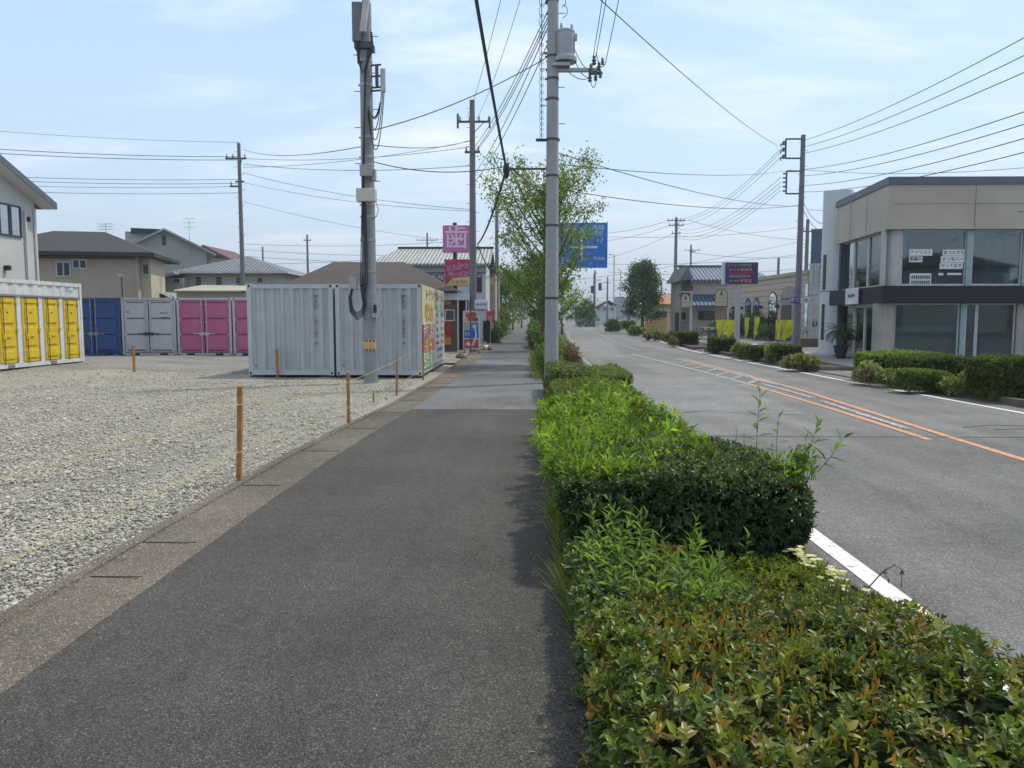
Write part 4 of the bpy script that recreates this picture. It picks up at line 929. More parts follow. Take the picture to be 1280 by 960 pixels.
q = MB(); q.box(xA(690)-.02, xA(747), AY-.05, AY+.05, zA(88)-.04, zA(88)+.045); q.box(xA(690), xA(712), AY-.22, AY+.22, zA(84)-.02, zA(84)+.06); q.build('cross_arm', steel, pa)
q = MB()
for (px, py, s_) in [(742, 78, 1.3), (738, 90, 1.3), (748, 86, 1.2), (744, 98, 1.1), (752, 80, 1.0), (737, 99, 1.2), (750, 94, 1)]:
    insul(q, xA(px), AY-.1+random.uniform(-.1, .1), zA(py)-.1, s_)
q.box(xA(736), xA(753), AY-.04, AY+.04, zA(92)-.03, zA(92)+.03); q.build('fuse_cutouts', mat('cutout_dark', (.09, .1, .12), .4), pa)
q = MB(); q.tube([P(633, 211, AY), P(692, 211, AY)], .028, 6); q.tube([P(642, 213, AY), P(688, 250, AY)], .02, 6); q.build('side_arm', dsteel, pa)
q = MB(); q.box(xA(670), xA(700), AY-.04, AY+.04, zA(175)-.03, zA(175)+.03); q.build('small_arm', dsteel, pa)
q = MB()
for py in (6, 18, 34, 48, 58, 66, 76, 84): q.tube([P(692, py, AY), P(684-random.uniform(0, 4), py+random.uniform(-3, 5), AY)], .03, 6)
q.build('clamps', dsteel, pa)
q = MB()
for (a, b_) in [((714, 50), (742, 88)), ((714, 62), (738, 96)), ((698, 72), (738, 97)), ((745, 66), (757, 78)), ((738, 99), (746, 98))]:
    q.tube(cable(P(*a, AY), P(*b_, AY), .22, 8), .01, 5)
for (px, py, r_) in [(702, 4, .1), (703, 16, .12), (690, 40, .1), (690, 58, .12), (688, 66, .1)]:
    q.tube([P(px, py, AY)+Vector((math.cos(a)*r_, -.1, math.sin(a)*r_*1.3)) for a in np.linspace(-1.6, 1.6, 8)], .009, 5)
q.build('jumper_wires', cab_m, pa)
q = MB(); q.box(AX-.02, AX+.02, AY-.2, AY-.17, .9, 1.2)
# --- pole B: mobile antenna pole
BX, BY = P(461, 300, 20.1).x, 20.1
pb = polebase('antenna_pole', 'grey concrete pole with mobile phone antennas and cable loops before the grey containers', BX, BY, 9.6, .185, .15, mat('concrete_pole_dark', (.24, .245, .25), .75, .12, 5, .15, 60, streak=.3), None, z0=-.05, steps=(5.2, 9), cat='antenna pole')
def B(px, py): return P(px, py, BY-.25)
bands(pb, BX, BY, .185, .15, 9.6, [2.9, 3.7, 4.3, 4.6, 5.6, 5.8, 6.3, 7.6, 8.2], steel)
def antenna(x0, x1, y0_, y1_, tilt=0.0, dep=.12, yo=-.2):
    a, b_ = P(x0, y0_, BY+yo), P(x1, y1_, BY+yo); m_ = MB()
    v = []; t_ = tilt
    for z, dx in ((b_.z, 0), (a.z, t_)):
        v += [(a.x+dx, BY+yo-dep/2, z), (b_.x+dx, BY+yo-dep/2, z), (b_.x+dx, BY+yo+dep/2, z), (a.x+dx, BY+yo+dep/2, z)]
    m_.add(v, [(0,3,2,1),(4,5,6,7),(0,1,5,4),(1,2,6,5),(2,3,7,6),(3,0,4,7)]); return m_
antenna(440, 452, 3, 52).build('antenna_panel', mat('antenna_back', (.13, .13, .135), .5), pb, bevel=.01)
antenna(449, 457, -8, 40, .12, yo=-.28).build('antenna_panel', mat('antenna_pale', (.42, .43, .44), .5), pb, bevel=.01)
antenna(475.5, 482, 86, 115, 0, .1).build('antenna_panel', mat('antenna_pale', (.42, .43, .44)), pb, bevel=.01)
q = MB(); q.box(B(468, 0).x, B(471.5, 0).x, BY-.3, BY-.2, B(0, 110).z, B(0, 84).z)
for py in (82, 96, 110, 114): q.tube([P(461, py, BY), P(476, py-1, BY-.2)], .025, 5)
for py in (8, 30, 58, 78): q.tube([P(461, py, BY), P(447, py, BY-.2)], .03, 5)
q.box(BX-.25, BX+.2, BY-.22, BY+.2, P(0, 66, BY).z, P(0, 58, BY).z); q.build('mounting_bracket', dsteel, pb)
q = MB(); q.tube([(BX+.0, BY, 8.0), (BX+.04, BY, 11.0)], .1, 12); q.build('top_mast', dsteel, pb)
q = MB(); a_, b_ = P(446, 236, BY-.3), P(470, 252, BY-.3); q.box(a_.x, b_.x, BY-.42, BY-.15, b_.z, a_.z); q.build('equipment_box', box_m, pb, bevel=.012)
q = MB(); a_, b_ = P(450, 206, BY-.3), P(466, 220, BY-.3); q.box(a_.x, b_.x, BY-.36, BY-.15, b_.z, a_.z); q.box(b_.x-.02, b_.x+.06, BY-.3, BY-.1, b_.z-.1, a_.z-.1); q.build('equipment_box', mat('box_grey', (.3, .3, .29), .5), pb, bevel=.01)
q = MB(); a_, b_ = P(437, 346, BY-.3), P(446, 361, BY-.3); q.box(a_.x, b_.x, BY-.36, BY-.2, b_.z, a_.z); a_, b_ = P(465, 379, BY-.2), P(471, 397, BY-.2); q.box(a_.x, b_.x, BY-.25, BY-.05, b_.z, a_.z); q.build('meter_box', mat('box_grey', (.3, .3, .29)), pb, bevel=.01)
q = MB(); a_, b_ = P(467, 381, BY-.2), P(471.5, 391, BY-.2); q.box(a_.x, b_.x, BY-.27, BY-.245, b_.z, a_.z); q.build('meter_window', black_m, pb)
q = MB()
for k in range(5):
    ox = (k-2)*.036
    q.tube([B(461, 62)+Vector((ox*.4, 0, 0)), B(456+k*.3, 95), B(455+k*.2, 150), B(454, 230)+Vector((ox*.3, 0, 0)), B(455, 300)+Vector((ox, 0, 0)), B(455, 352)+Vector((ox*1.2, 0, 0)), B(452+k*1.1, 370), B(454+k*.9, 380), B(452+k*.6, 388+k*1.6), B(446, 391+k*2.2), B(441-k*.8, 386+k), B(439-k*.7, 372), B(441-k*.4, 361)], .014, 7)
for k in range(3):
    q.tube([B(446+k*1.5, 52), B(447+k*1.2, 75), B(453, 92)], .014, 5)
    q.tube(cable(B(477+k*1.6, 115), B(460, 132+k*5), .75+.2*k, 12), .013, 5)
    q.tube(cable(B(475, 128+3*k), B(462, 138), .25, 8), .011, 5)
q.tube([B(464, 40), B(466, 60), B(460, 76), B(455, 90)], .03, 6)
for k in range(10): q.tube([B(452+random.uniform(-3, 3), 344+k*2.4), B(455+random.uniform(-3, 3), 352+k*2.4), B(453+random.uniform(-3, 3), 360+k*2.4)], .014, 5)
q.tube([B(470, 254), B(473, 262), B(471, 270), B(466, 274)], .01, 5); q.build('cable_bundle', cab_m, pb)
# hazard plate wraps the pole
q = MB(); za, zb2 = P(0, 424, BY).z, P(0, 438, BY).z
def arc_plate(mb, z0_, z1_, r, a0=-2.7, a1=-.45, n_=12, t=.004):
    v = [(BX+r*math.cos(a), BY+r*math.sin(a), z) for a in np.linspace(a0, a1, n_) for z in (z0_, z1_)]
    mb.add(v, [(2*i, 2*i+2, 2*i+3, 2*i+1) for i in range(n_-1)])
def poleR(z): return .185+(.15-.185)*z/9.6
arc_plate(q, zb2, za, poleR(.8)+.006); pl_ = q.build('warning_plate', mat('plate_cream', (.5, .33, .16), .5), pb)
q = MB()
for zz in (za-.03, zb2+.03):
    for k in range(4):
        a0 = -2.6+k*.52; r = poleR(.8)+.009
        v = [(BX+r*math.cos(a0+d), BY+r*math.sin(a0+d), zz+dz) for d, dz in ((0, -.028), (.22, -.028), (.34, .028), (.12, .028))]; q.add(v, [(0, 1, 2, 3)])
q.build('hazard_stripe', black_m, pl_)
# --- other poles
def power_pole(label, px, Yd, h, r, m, arms, group, top=True, z0=-.1, steps=(4, 10)):
    x = P(px, 300, Yd).x
    t_ = polebase('utility_pole', label, x, Yd, h, r, r*.62, m, group, z0, steps)
    for (z, w, off, ni) in arms:
        a = MB(); a.box(x-w/2+off, x+w/2+off, Yd-.045, Yd+.045, z-.045, z+.045); a.tube([(x, Yd, z-.6), (x+off+w*.3, Yd, z-.03)], .02, 5) if w > 1 else None
        a.build('cross_arm', dsteel, t_)
        if ni:
            i_ = MB()
            for k in range(ni): insul(i_, x-w/2+off+.08+k*(w-.16)/max(1, ni-1), Yd, z+.04, 1.2)
            i_.build('insulator', porc, t_)
    return t_, x
gp = 'utility poles along the streets'
zz = lambda py, Yd: P(640, py, Yd).z
p2, X2 = power_pole('dark utility pole with one wide cross arm rising over the tooth sign', 591, 38, zz(125, 38), .2, conc_d, [(zz(152, 38), 1.55, .1, 4), (zz(190, 38), .75, 0, 2)], gp, steps=(5, 12))
q = MB(); q.box(X2-.75, X2-.65, 37.95, 38.05, zz(160, 38), zz(142, 38)); q.box(X2+.8, X2+.88, 37.95, 38.05, zz(160, 38), zz(146, 38)); q.build('switch', mat('cutout_dark', (.09, .1, .12)), p2)
p3, X3 = power_pole('slim pole beyond the dark one, between the shop wall and the sidewalk', 621, 60, zz(240, 60), .19, conc_d, [(zz(262, 60), .9, 0, 2)], gp, steps=(6, 10))
p4, X4 = power_pole('slim utility pole behind the pink containers with a short cross arm', 302, 47, zz(178, 47), .16, conc_d, [(zz(197, 47), 1.25, -.2, 4), (zz(226, 47), .5, 0, 0), (zz(232, 47), .6, -.3, 2)], gp, steps=(4, 12))
p5, X5 = power_pole('tall purple grey utility pole with two square side frames by the glass building', 1000, 46, zz(170, 46), .21, conc_v, [], gp, steps=(6, 12))
q = MB()
for (ya_, yb_, dx_) in ((175, 199, -1.0), (215, 243, -.9)):
    z1_, z0_ = zz(ya_, 46), zz(yb_, 46)
    for z in (z0_, z1_): q.box(X5+dx_, X5, 45.96, 46.04, z-.04, z+.04)
    q.box(X5+dx_-.04, X5+dx_+.04, 45.96, 46.04, z0_, z1_)
q.build('side_frame', dsteel, p5)
q = MB()
for py in (180, 188, 197): q.lathe(X5-1.12, 46, [(.02, zz(py, 46)-.13), (.1, zz(py, 46)-.1), (.05, zz(py, 46)), (.1, zz(py, 46)+.08), (.03, zz(py, 46)+.12)], 8); q.tube([(X5-1.12, 46, zz(py, 46)), (X5-1.3, 46, zz(py+2, 46)), (X5-1.25, 46, zz(py+5, 46))], .04, 6)
for k in range(5): q.box(X5-1.1, X5-.9, 45.95, 46.05, zz(218+k*5.4, 46)-.04, zz(218+k*5.4, 46)+.04)
q.build('insulator', mat('cutout_dark', (.09, .1, .12)), p5)
q = MB(); a0, a1 = P(988, 371, 45.7), P(998, 379, 45.7); q.box(a0.x, a1.x, 45.68, 45.72, a1.z, a0.z); q.build('place_sign', mat('plate_blue', (.03, .08, .28), .4), p5)
q = MB(); a0, a1 = P(1001, 371, 45.7), P(1013, 379, 45.7); q.box(a0.x, a1.x, 45.68, 45.72, a1.z, a0.z); q.build('place_sign', mat('plate_white', (.6, .6, .6), .4), p5)
text('通り', .3, (P(993, 375, 45.66).x, 45.67, P(993, 375, 45.66).z), FACE_CAM, wht_p, p5); text('→', .35, (P(1007, 375, 45.66).x, 45.67, P(1007, 375, 45.66).z), FACE_CAM, nvy_p, p5)
p6, X6 = power_pole('second pole half hidden right behind the purple grey one', 1009, 62, zz(275, 62), .2, conc_d, [(zz(290, 62), .8, 0, 2)], gp, steps=(5, 8))
p7, X7 = power_pole('utility pole with double cross arms before the blue roofed house', 845, 88, zz(272, 88), .24, conc_v, [(zz(276, 88), 2.0, .0, 5), (zz(282, 88), 1.7, 0, 4), (zz(292, 88), 1.0, 0, 2)], gp, steps=(5, 9))
p8, X8 = power_pole('short distant pole above the blue tiled roof', 864, 130, zz(306, 130), .22, conc_d, [(zz(313, 130), 2.6, .2, 3), (zz(315, 130), 1.0, .2, 3)], gp, steps=(50, 50))
power_pole('bare dark pole rising over the arched restaurant roof', 974, 82, zz(323, 82), .2, conc_d, [], gp, steps=(50, 50))
power_pole('small distant pole right of the slim one behind the pink containers', 384, 95, zz(293, 95), .18, conc_d, [(zz(300, 95), .9, 0, 2)], gp, steps=(50, 50))
power_pole('tiny distant pole left of the tooth sign over the tiled roof', 534, 110, zz(291, 110), .18, conc_d, [(zz(300, 110), 3.0, 0, 4)], gp, steps=(50, 50))
power_pole('thin distant pole left of the tall one before the cream tiled house', 328, 120, zz(308, 120), .2, conc_d, [], gp, steps=(50, 50))
power_pole('far pole carrying the traffic signal wires beyond the blue road sign', 744, 150, zz(338, 150), .25, conc_d, [(zz(350, 150), 1.4, .6, 0)], gp, steps=(50, 50))
power_pole('far pole with boxes right of the hanging traffic signal', 760, 160, zz(346, 160), .22, conc_d, [(zz(353, 160), 1.6, 0, 0)], gp, steps=(50, 50))
power_pole('short far pole by the curved street lamp', 828, 140, zz(352, 140), .22, conc_d, [], gp, steps=(50, 50))
# ---- wires: sags between real pole tops
def wire(label, pts, r, grp, sag=.4, m=None, cat='overhead wire', n=16):
    mb = MB(); all_ = []
    for i in range(len(pts)-1):
        c_ = cable(pts[i], pts[i+1], sag if not isinstance(sag, (list, tuple)) else sag[i], n); all_ += c_ if i == 0 else c_[1:]
    mb.tube(all_, r, 5); o = mb.build('overhead_wire', m or cab_m); tag(o, label, cat, grp); return o
top = lambda x, Y, py: Vector((x, Y, zz(py, Y)))
g1 = 'wires between the transformer pole and the dark pole with the wide cross arm'
for i, (a, b_) in enumerate([((700, -14), (584, 146)), ((708, -14), (596, 149)), ((690, 2), (588, 190)), ((690, 10), (590, 193)), ((689, 18), (594, 190)), ((688, 26), (595, 214)), ((690, 42), (593, 228))]):
    wire(['outer left high wire on the wide cross arm of the dark pole', 'inner high wire on the wide cross arm of the dark pole', 'first of the low service wires between the two poles', 'second of the low service wires between the two poles', 'third of the low service wires between the two poles', 'fourth of the low service wires between the two poles', 'lowest service wire between the two poles'][i],
         [P(*a, AY) if i > 1 else P(a[0]-60+i*20, -60, 20), P(*b_, 38)], .013 if i > 1 else .009, g1, .35)
wire('thick dark cable bundle dropping from overhead to the side arm of the transformer pole', [Vector((-1.2, -2, 9.5)), P(633, 211, AY)], .032, None, .5, cab_b, 'overhead cable')
wire('thick dark cable bundle running from the side arm down to the dark pole', [P(633, 211, AY), P(597, 305, 38)], .035, None, .3, cab_b, 'overhead cable')
wire('cable bundle continuing from the dark pole along the shop wall', [P(597, 305, 38), P(621, 330, 60)], .03, None, .7, cab_b, 'overhead cable')
# spiral hung cable
mb = MB(); s0, s1 = Vector((.0, 1, 10.6)), P(677, 176, AY); L_ = 60; pts = cable(s0, s1, .3, L_*6)
mb.tube(pts, .01, 4); mb.tube([q+Vector((math.cos(i*1.05)*.05, 0, math.sin(i*1.05)*.07)) for i, q in enumerate(pts)], .006, 3); tag(mb.build('overhead_cable', cab_m), 'spiral wrapped cable coming from overhead to the small arm of the transformer pole', 'overhead cable')
mb = MB(); mb.lathe(P(633, 211, AY).x, AY, [(.02, zz(224, AY)), (.07, zz(220, AY)), (.09, zz(212, AY)), (.07, zz(205, AY)), (.03, zz(203, AY))], 8); tag(mb.build('cable_joint', cab_m), 'black cable joint hanging at the tip of the side arm of the transformer pole', 'cable joint')
g2 = 'wires coming down to the fuse gear beside the transformer'
for i, (a, b_) in enumerate([((1.35, 3, 10.5), (742, 68)), ((1.5, 3, 10.5), (745, 70)), ((1.75, 3, 10.5), (757, 78))]):
    wire(['left one of the wires dropping to the fuse gear', 'middle one of the wires dropping to the fuse gear', 'right one of the wires dropping to the fuse gear'][i], [Vector(a), P(*b_, AY)], .009, g2, .25)
wire('single wire crossing the road from the top centre to the framed pole on the right', [P(740, -10, 15), P(972, 182, 46)], .011, None, .25)
g3 = 'long wires between the framed pole on the right and the top right corner'
for i, (py0, pyr) in enumerate([(176, 22), (184, 45), (192, 67), (212, 118), (220, 134), (232, 152), (240, 170)]):
    wire(['topmost', 'second', 'third', 'fourth', 'fifth', 'sixth', 'lowest'][i]+' of the long wires sweeping to the upper right corner', [P(1003, py0, 46), P(1420, pyr-(py0-pyr)*.42+12, 17)], .014, g3, .35)
g4 = 'wires between the framed pole and the far double armed pole'
for i, (py0, pyr) in enumerate([(186, 274), (190, 277), (196, 281), (222, 286), (228, 290), (233, 294), (238, 298)]):
    wire(['topmost', 'second', 'third', 'fourth', 'fifth', 'sixth', 'lowest'][i]+' of the slack wires running from the framed pole to the far double armed pole', [P(976, py0, 46), P(846+(i-3), pyr, 88)], .014, g4, 1.1)
g5 = 'wires running on from the far double armed pole'
for i, (a, b_) in enumerate([((836, 276), (700, 288)), ((838, 282), (700, 300)), ((842, 292), (700, 330))]):
    wire(['upper', 'middle', 'lower'][i]+' wire leaving the double armed pole towards the blue road sign', [P(*a, 88), P(*b_, 120)], .02, g5, .9)
g6 = 'wires on the slim pole behind the pink containers'
for i, (yl, yr, r_) in enumerate([(155, 178, .01), (180, 196, .018), (186, 200, .018), (217, 224, .014), (222, 229, .014), (229, 233, .012), (236, 241, .014)]):
    wire(['topmost thin', 'upper thick', 'lower thick', 'first middle', 'second middle', 'third middle', 'lowest'][i]+' wire from the left edge to the slim pole', [P(-160, yl-6, 44), P(300, yr, 47)], r_, g6, .25)
g7 = 'wires crossing behind the antenna pole'
for i, (a, b_, r_) in enumerate([((304, 187), (458, 182), .012), ((304, 198), (586, 184), .012), ((304, 209), (590, 176), .012), ((304, 216), (590, 262), .012), ((304, 228), (592, 264), .01), ((304, 252), (560, 300), .01), ((304, 205), (590, 207), .014)]):
    wire(['highest short wire between the slim pole and the antenna pole', 'first wire from the slim pole to the dark pole', 'second wire from the slim pole rising to the dark pole', 'third wire sloping down to the dark pole', 'fourth wire sloping down to the dark pole', 'lowest wire sloping down towards the tooth sign', 'flat wire passing behind the antenna pole'][i], [P(*a, 47), P(*b_, 20.1 if i == 0 else 38 if i != 5 else 60)], r_, g7, .3)
g8 = 'wires between the antenna pole and the poles at the road'
for i, (a, b_) in enumerate([((466, 163), (640, 92)), ((466, 202), (632, 208)), ((466, 181), (588, 175))]):
    wire(['rising wire from the antenna pole towards the transformer pole', 'sagging wire from the antenna pole to the side arm', 'short wire from the antenna pole to the dark pole'][i], [P(*a, BY), P(b_[0]+(50 if i == 0 else 0), b_[1]-(24 if i == 0 else 0), AY if i != 2 else 38)], .012, g8, .2)
g9 = 'service wires crossing the road'
for i, (a, ya_, b_, yb_) in enumerate([((694, 190), 20, (1000, 258), 46), ((694, 205), 20, (990, 212), 60), ((694, 236), 20, (1000, 256), 46), ((1003, 212), 60, (1300, 208), 45), ((1003, 260), 46, (1035, 292), 37), ((1003, 250), 46, (1032, 280), 37)]):
    wire(['upper wire from the transformer pole sloping down across the road', 'level wire with spacers crossing above the road', 'lower wire from the transformer pole across the road', 'level wire continuing past the framed pole over the glass building', 'short slanted wire from the framed pole to the white cylinder', 'second short slanted wire from the framed pole to the glass building'][i], [P(*a, ya_), P(*b_, yb_)], .012 if i < 3 else .016, g9, .35)
g10 = 'thin distant wires low in the sky'
dl = [((304, 320), (590, 326), 100), ((304, 305), (590, 300), 100), ((304, 330), (590, 312), 100), ((304, 312), (600, 317), 100), ((760, 330), (1000, 318), 100), ((760, 340), (1000, 336), 100), ((700, 352), (1000, 302), 110), ((860, 275), (1010, 300), 95), ((862, 315), (1010, 320), 100), ((760, 350), (1010, 340), 120), ((700, 372), (1000, 362), 130), ((760, 296), (1010, 283), 90)]
for i, (a, b_, Yd) in enumerate(dl):
    wire(('distant wire on the left side of the sky, number %s from the top' % ['two', 'one', 'four', 'three'][i]) if i < 4 else 'distant wire low over the road behind the tall signboard', [P(*a, Yd), P(*b_, Yd+8)], .022, g10, .5)
for i, (a, b_) in enumerate([((1200, 285), (1010, 262)), ((1290, 262), (1000, 372)), ((1290, 232), (1036, 340))]):
    wire(['dark service wire passing before the upper facade of the glass building', 'long drooping cable before the glass building', 'cable sloping down before the facade of the glass building'][i], [P(a[0]+260, a[1]-30, 24), P(*b_, 45)], .011, 'service cables before the glass building', .25)
# ================================================================ BUILDINGS
stucco_w = mat('stucco_pale', (.46, .47, .45), .85, .06, 1.2, .15, 60, streak=.08)
stucco_b = mat('stucco_beige', (.4, .34, .265), .85, .06, 1.2, .15, 60, streak=.1)
stucco_y = mat('stucco_cream', (.5, .45, .33), .85, .06, 1.5, .1, 60, streak=.08)
stucco_c = mat('stucco_light_cream', (.46, .46, .4), .85, .06, 1.5, .1, 60, streak=.08)
stucco_g = mat('stucco_grey', (.33, .33, .31), .85, .08, 1.2, .1, 60, streak=.1)
stucco_p = mat('stucco_pinkish', (.5, .41, .34), .85, .07, 1.2, .1, 60, streak=.12)
soffit_m = mat('soffit', (.42, .37, .31), .8, .05)
slate = mat('roof_slate_dark', (.036, .035, .038), .7, .2, 3)
trim_n = mat('fascia_navy', (.09, .11, .14), .5, .1)
alum = mat('aluminium_frame', (.5, .51, .52), .4, .08, 6, metal=.3)
wglass = glassmat('window_glass', (.35, .4, .43), .16, .55, (.05, .055, .07))
wglass_d = glassmat('window_glass_dark', (.3, .33, .36), .1, .7, (.025, .028, .035))
shop_gl = glassmat('shop_glass', (.66, .77, .8), .035, .07, (.04, .05, .055))
def roofmat(name, col, axis=0, scale=3.2, col2=None, rows=3.5):
    m, t, b = nt(name); tc = N(t, 'ShaderNodeTexCoord')
    w = N(t, 'ShaderNodeTexWave', Scale=scale, bands_direction='XYZ'[axis]); t.links.new(tc.outputs['Object'], w.inputs[0])
    nz = N(t, 'ShaderNodeTexNoise', Scale=3.0, Detail=5.0); t.links.new(tc.outputs['Object'], nz.inputs['Vector'])
    c = mixc(t, 1.0, ramp(t, w.outputs['Fac'], [(.15, tuple(q*.45 for q in col)), (.5, col), (.95, col2 or tuple(q*1.3 for q in col))]), ramp(t, nz.outputs[0], [(.3, (.75,)*3), (.7, (1.2,)*3)]), 'MULTIPLY')
    t.links.new(c, b.inputs['Base Color']); b.inputs['Roughness'].default_value = .45
    bp = N(t, 'ShaderNodeBump', Strength=.6, Distance=.08); t.links.new(w.outputs['Fac'], bp.inputs['Height']); t.links.new(bp.outputs[0], b.inputs['Normal']); return m
tile_g = roofmat('roof_tile_grey', (.15, .155, .17), 0, 1.15); tile_b = roofmat('roof_tile_blue', (.06, .09, .13), 0, .8, (.2, .22, .27)); tile_o = roofmat('roof_tile_orange', (.42, .17, .07), 0, 1.0)
tile_l = roofmat('roof_metal_light', (.36, .37, .36), 0, 1.3, (.46, .46, .43)); shingle = mat('roof_shingle_brown', (.06, .046, .04), .8, .3, 3, .3, 12); shingle_d = roofmat('roof_shingle_dark', (.055, .05, .052), 2, 1.6)
def window(par, x0, x1, z0, z1, y, fm=None, gm=None, mull=1, t=.05, dirn=-1, rot=None, name='window', axis='x', cross=0):
    """window on a wall facing -Y (axis x) or +/-X (axis y); frame stands proud of the wall, pane set in it"""
    f = MB(); s = dirn
    def bx(a0, a1, c0, c1, d0, d1):
        if axis == 'x': f_.box(a0, a1, y+s*d0, y+s*d1, c0, c1)
        else: f_.box(y+s*d0, y+s*d1, a0, a1, c0, c1)
    f_ = f
    bx(x0-t, x1+t, z0-t, z0, .002, .06); bx(x0-t, x1+t, z1, z1+t, .002, .05); bx(x0-t, x0, z0, z1, .002, .05); bx(x1, x1+t, z0, z1, .002, .05)
    for k in range(mull):
        xm = x0+(x1-x0)*(k+1)/(mull+1); bx(xm-t*.45, xm+t*.45, z0, z1, .004, .044)
    for k in range(cross):
        zm = z0+(z1-z0)*(k+1)/(cross+1); bx(x0, x1, zm-t*.3, zm+t*.3, .006, .042)
    fo = f.build(name, fm or alum, par)
    f_ = MB(); bx(x0, x1, z0, z1, .003, .015); f_.build('pane', gm or wglass_d, fo); return fo
def hip(x0, x1, y0, y1, ze, zr, ov, inset=None, th=.12):
    """hip roof with a closed underside; returns roof MB"""
    X0, X1, Y0, Y1 = x0-ov, x1+ov, y0-ov, y1+ov; w = min(X1-X0, Y1-Y0)/2 if inset is None else inset
    if (X1-X0) >= (Y1-Y0): r0, r1 = ((X0+w), (Y0+Y1)/2), ((X1-w), (Y0+Y1)/2)
    else: r0, r1 = ((X0+X1)/2, Y0+w), ((X0+X1)/2, Y1-w)
    m = MB(); v = [(X0, Y0, ze), (X1, Y0, ze), (X1, Y1, ze), (X0, Y1, ze), (*r0, zr), (*r1, zr), (X0, Y0, ze-th), (X1, Y0, ze-th), (X1, Y1, ze-th), (X0, Y1, ze-th)]
    if (X1-X0) >= (Y1-Y0): f = [(0, 1, 5, 4), (1, 2, 5), (2, 3, 4, 5), (3, 0, 4)]
    else: f = [(0, 1, 4), (1, 2, 5, 4), (2, 3, 5), (3, 0, 4, 5)]
    f += [(9, 8, 7, 6), (0, 6, 7, 1), (1, 7, 8, 2), (2, 8, 9, 3), (3, 9, 6, 0)]
    m.add(v, f); return m
def gutter(mb, x0, x1, y0, y1, z, ov, r=.05):
    X0, X1, Y0, Y1 = x0-ov-.06, x1+ov+.06, y0-ov-.06, y1+ov+.06
    mb.box(X0, X1, Y0-.05, Y0+.05, z-.1, z+.02); mb.box(X0-.05, X0+.05, Y0, Y1, z-.1, z+.018); mb.box(X1-.05, X1+.05, Y0, Y1, z-.1, z+.018)
def px(x, Y): return P(x, 300, Y).x
# ---- A: pale house at the left edge: its gable wall faces the lot (+X)
XW = -19.5; YW1 = 30.75; YW0 = 20.2; YWR = 25.5
ha = thing('house', 'pale house with a dark sloping roof edge, cut off by the left picture edge', 'house', (XW-4, 25, -.1))
def zh(px_, py_, X): Yq = X*FOC/(px_-655)*1.0; return H+(397-py_)/960*Yq
ze_t = 6.05; slp = .385; off = .55
def zroof(Yq): return ze_t+(YW1+off-Yq)*slp if Yq >= YWR else ze_t+(YW1+off-YWR)*slp-(YWR-Yq)*slp
w = MB(); pr = [(YW0, -.1), (YW1, -.1), (YW1, zroof(YW1)), (YWR, zroof(YWR)), (YW0, zroof(YW0))]
w.add([(XW, y, z) for y, z in pr]+[(XW-10, y, z) for y, z in pr], [(0, 1, 2, 3, 4), (9, 8, 7, 6, 5)]+[(i, 5+i, 5+(i+1) % 5, (i+1) % 5) for i in range(5)]); w.build('wall', stucco_w, ha)
rf = MB()
for (ya_, yb_) in ((YW1+off, YWR), (YW0-off, YWR)):
    a = [(XW+.6, ya_, zroof(ya_)), (XW+.6, yb_, zroof(yb_)), (XW-10.6, yb_, zroof(yb_)), (XW-10.6, ya_, zroof(ya_))]
    rf.add([(p_[0], p_[1], p_[2]+.01) for p_ in a]+[(p_[0], p_[1], p_[2]+.26) for p_ in a], [(0, 3, 2, 1), (4, 5, 6, 7), (0, 1, 5, 4), (1, 2, 6, 5), (2, 3, 7, 6), (3, 0, 4, 7)])
rfo = rf.build('roof', trim_n, ha)
q = MB()
for (ya_, yb_) in ((YW1+off-.03, YWR), (YW0-off+.03, YWR)): q.add([(XW+.58, ya_, zroof(ya_)), (XW+.58, yb_, zroof(yb_)), (XW+.002, yb_, zroof(yb_)), (XW+.002, ya_, zroof(ya_))], [(0, 1, 2, 3)])
q.build('soffit', mat('soffit_pale', (.55, .53, .48), .8, .05), rfo)
def yw(px_): return XW*FOC/(px_-655)
def zw(px_, py_): return H+(397-py_)/960*yw(px_)
sky_gl = glassmat('window_glass_sky', (.5, .5, .55), .35, .6, (.16, .17, .22))
window(ha, yw(2), yw(13), zw(7, 293), zw(7, 257), XW, dsteel, sky_gl, 0, .06, dirn=1, axis='y')
window(ha, yw(16), yw(27), zw(21, 295), zw(21, 260), XW, dsteel, sky_gl, 0, .06, dirn=1, axis='y')
q = MB(); q.box(XW+.01, XW+.1, yw(31.5), yw(33), .2, zw(32, 265)); q.box(XW+.01, XW+.08, YW1-.12, YW1-.02, 0, zw(47, 262)); q.build('drain_pipe', mat('pipe_white', (.5, .5, .5), .5), ha)
q = MB(); q.box(XW+.01, XW+.2, yw(3.5), yw(7), zw(5, 338), zw(5, 332)); q.box(XW+.01, XW+.12, yw(35.5), yw(37.5), zw(36, 278), zw(36, 272)); q.build('vent_hood', black_m, ha)
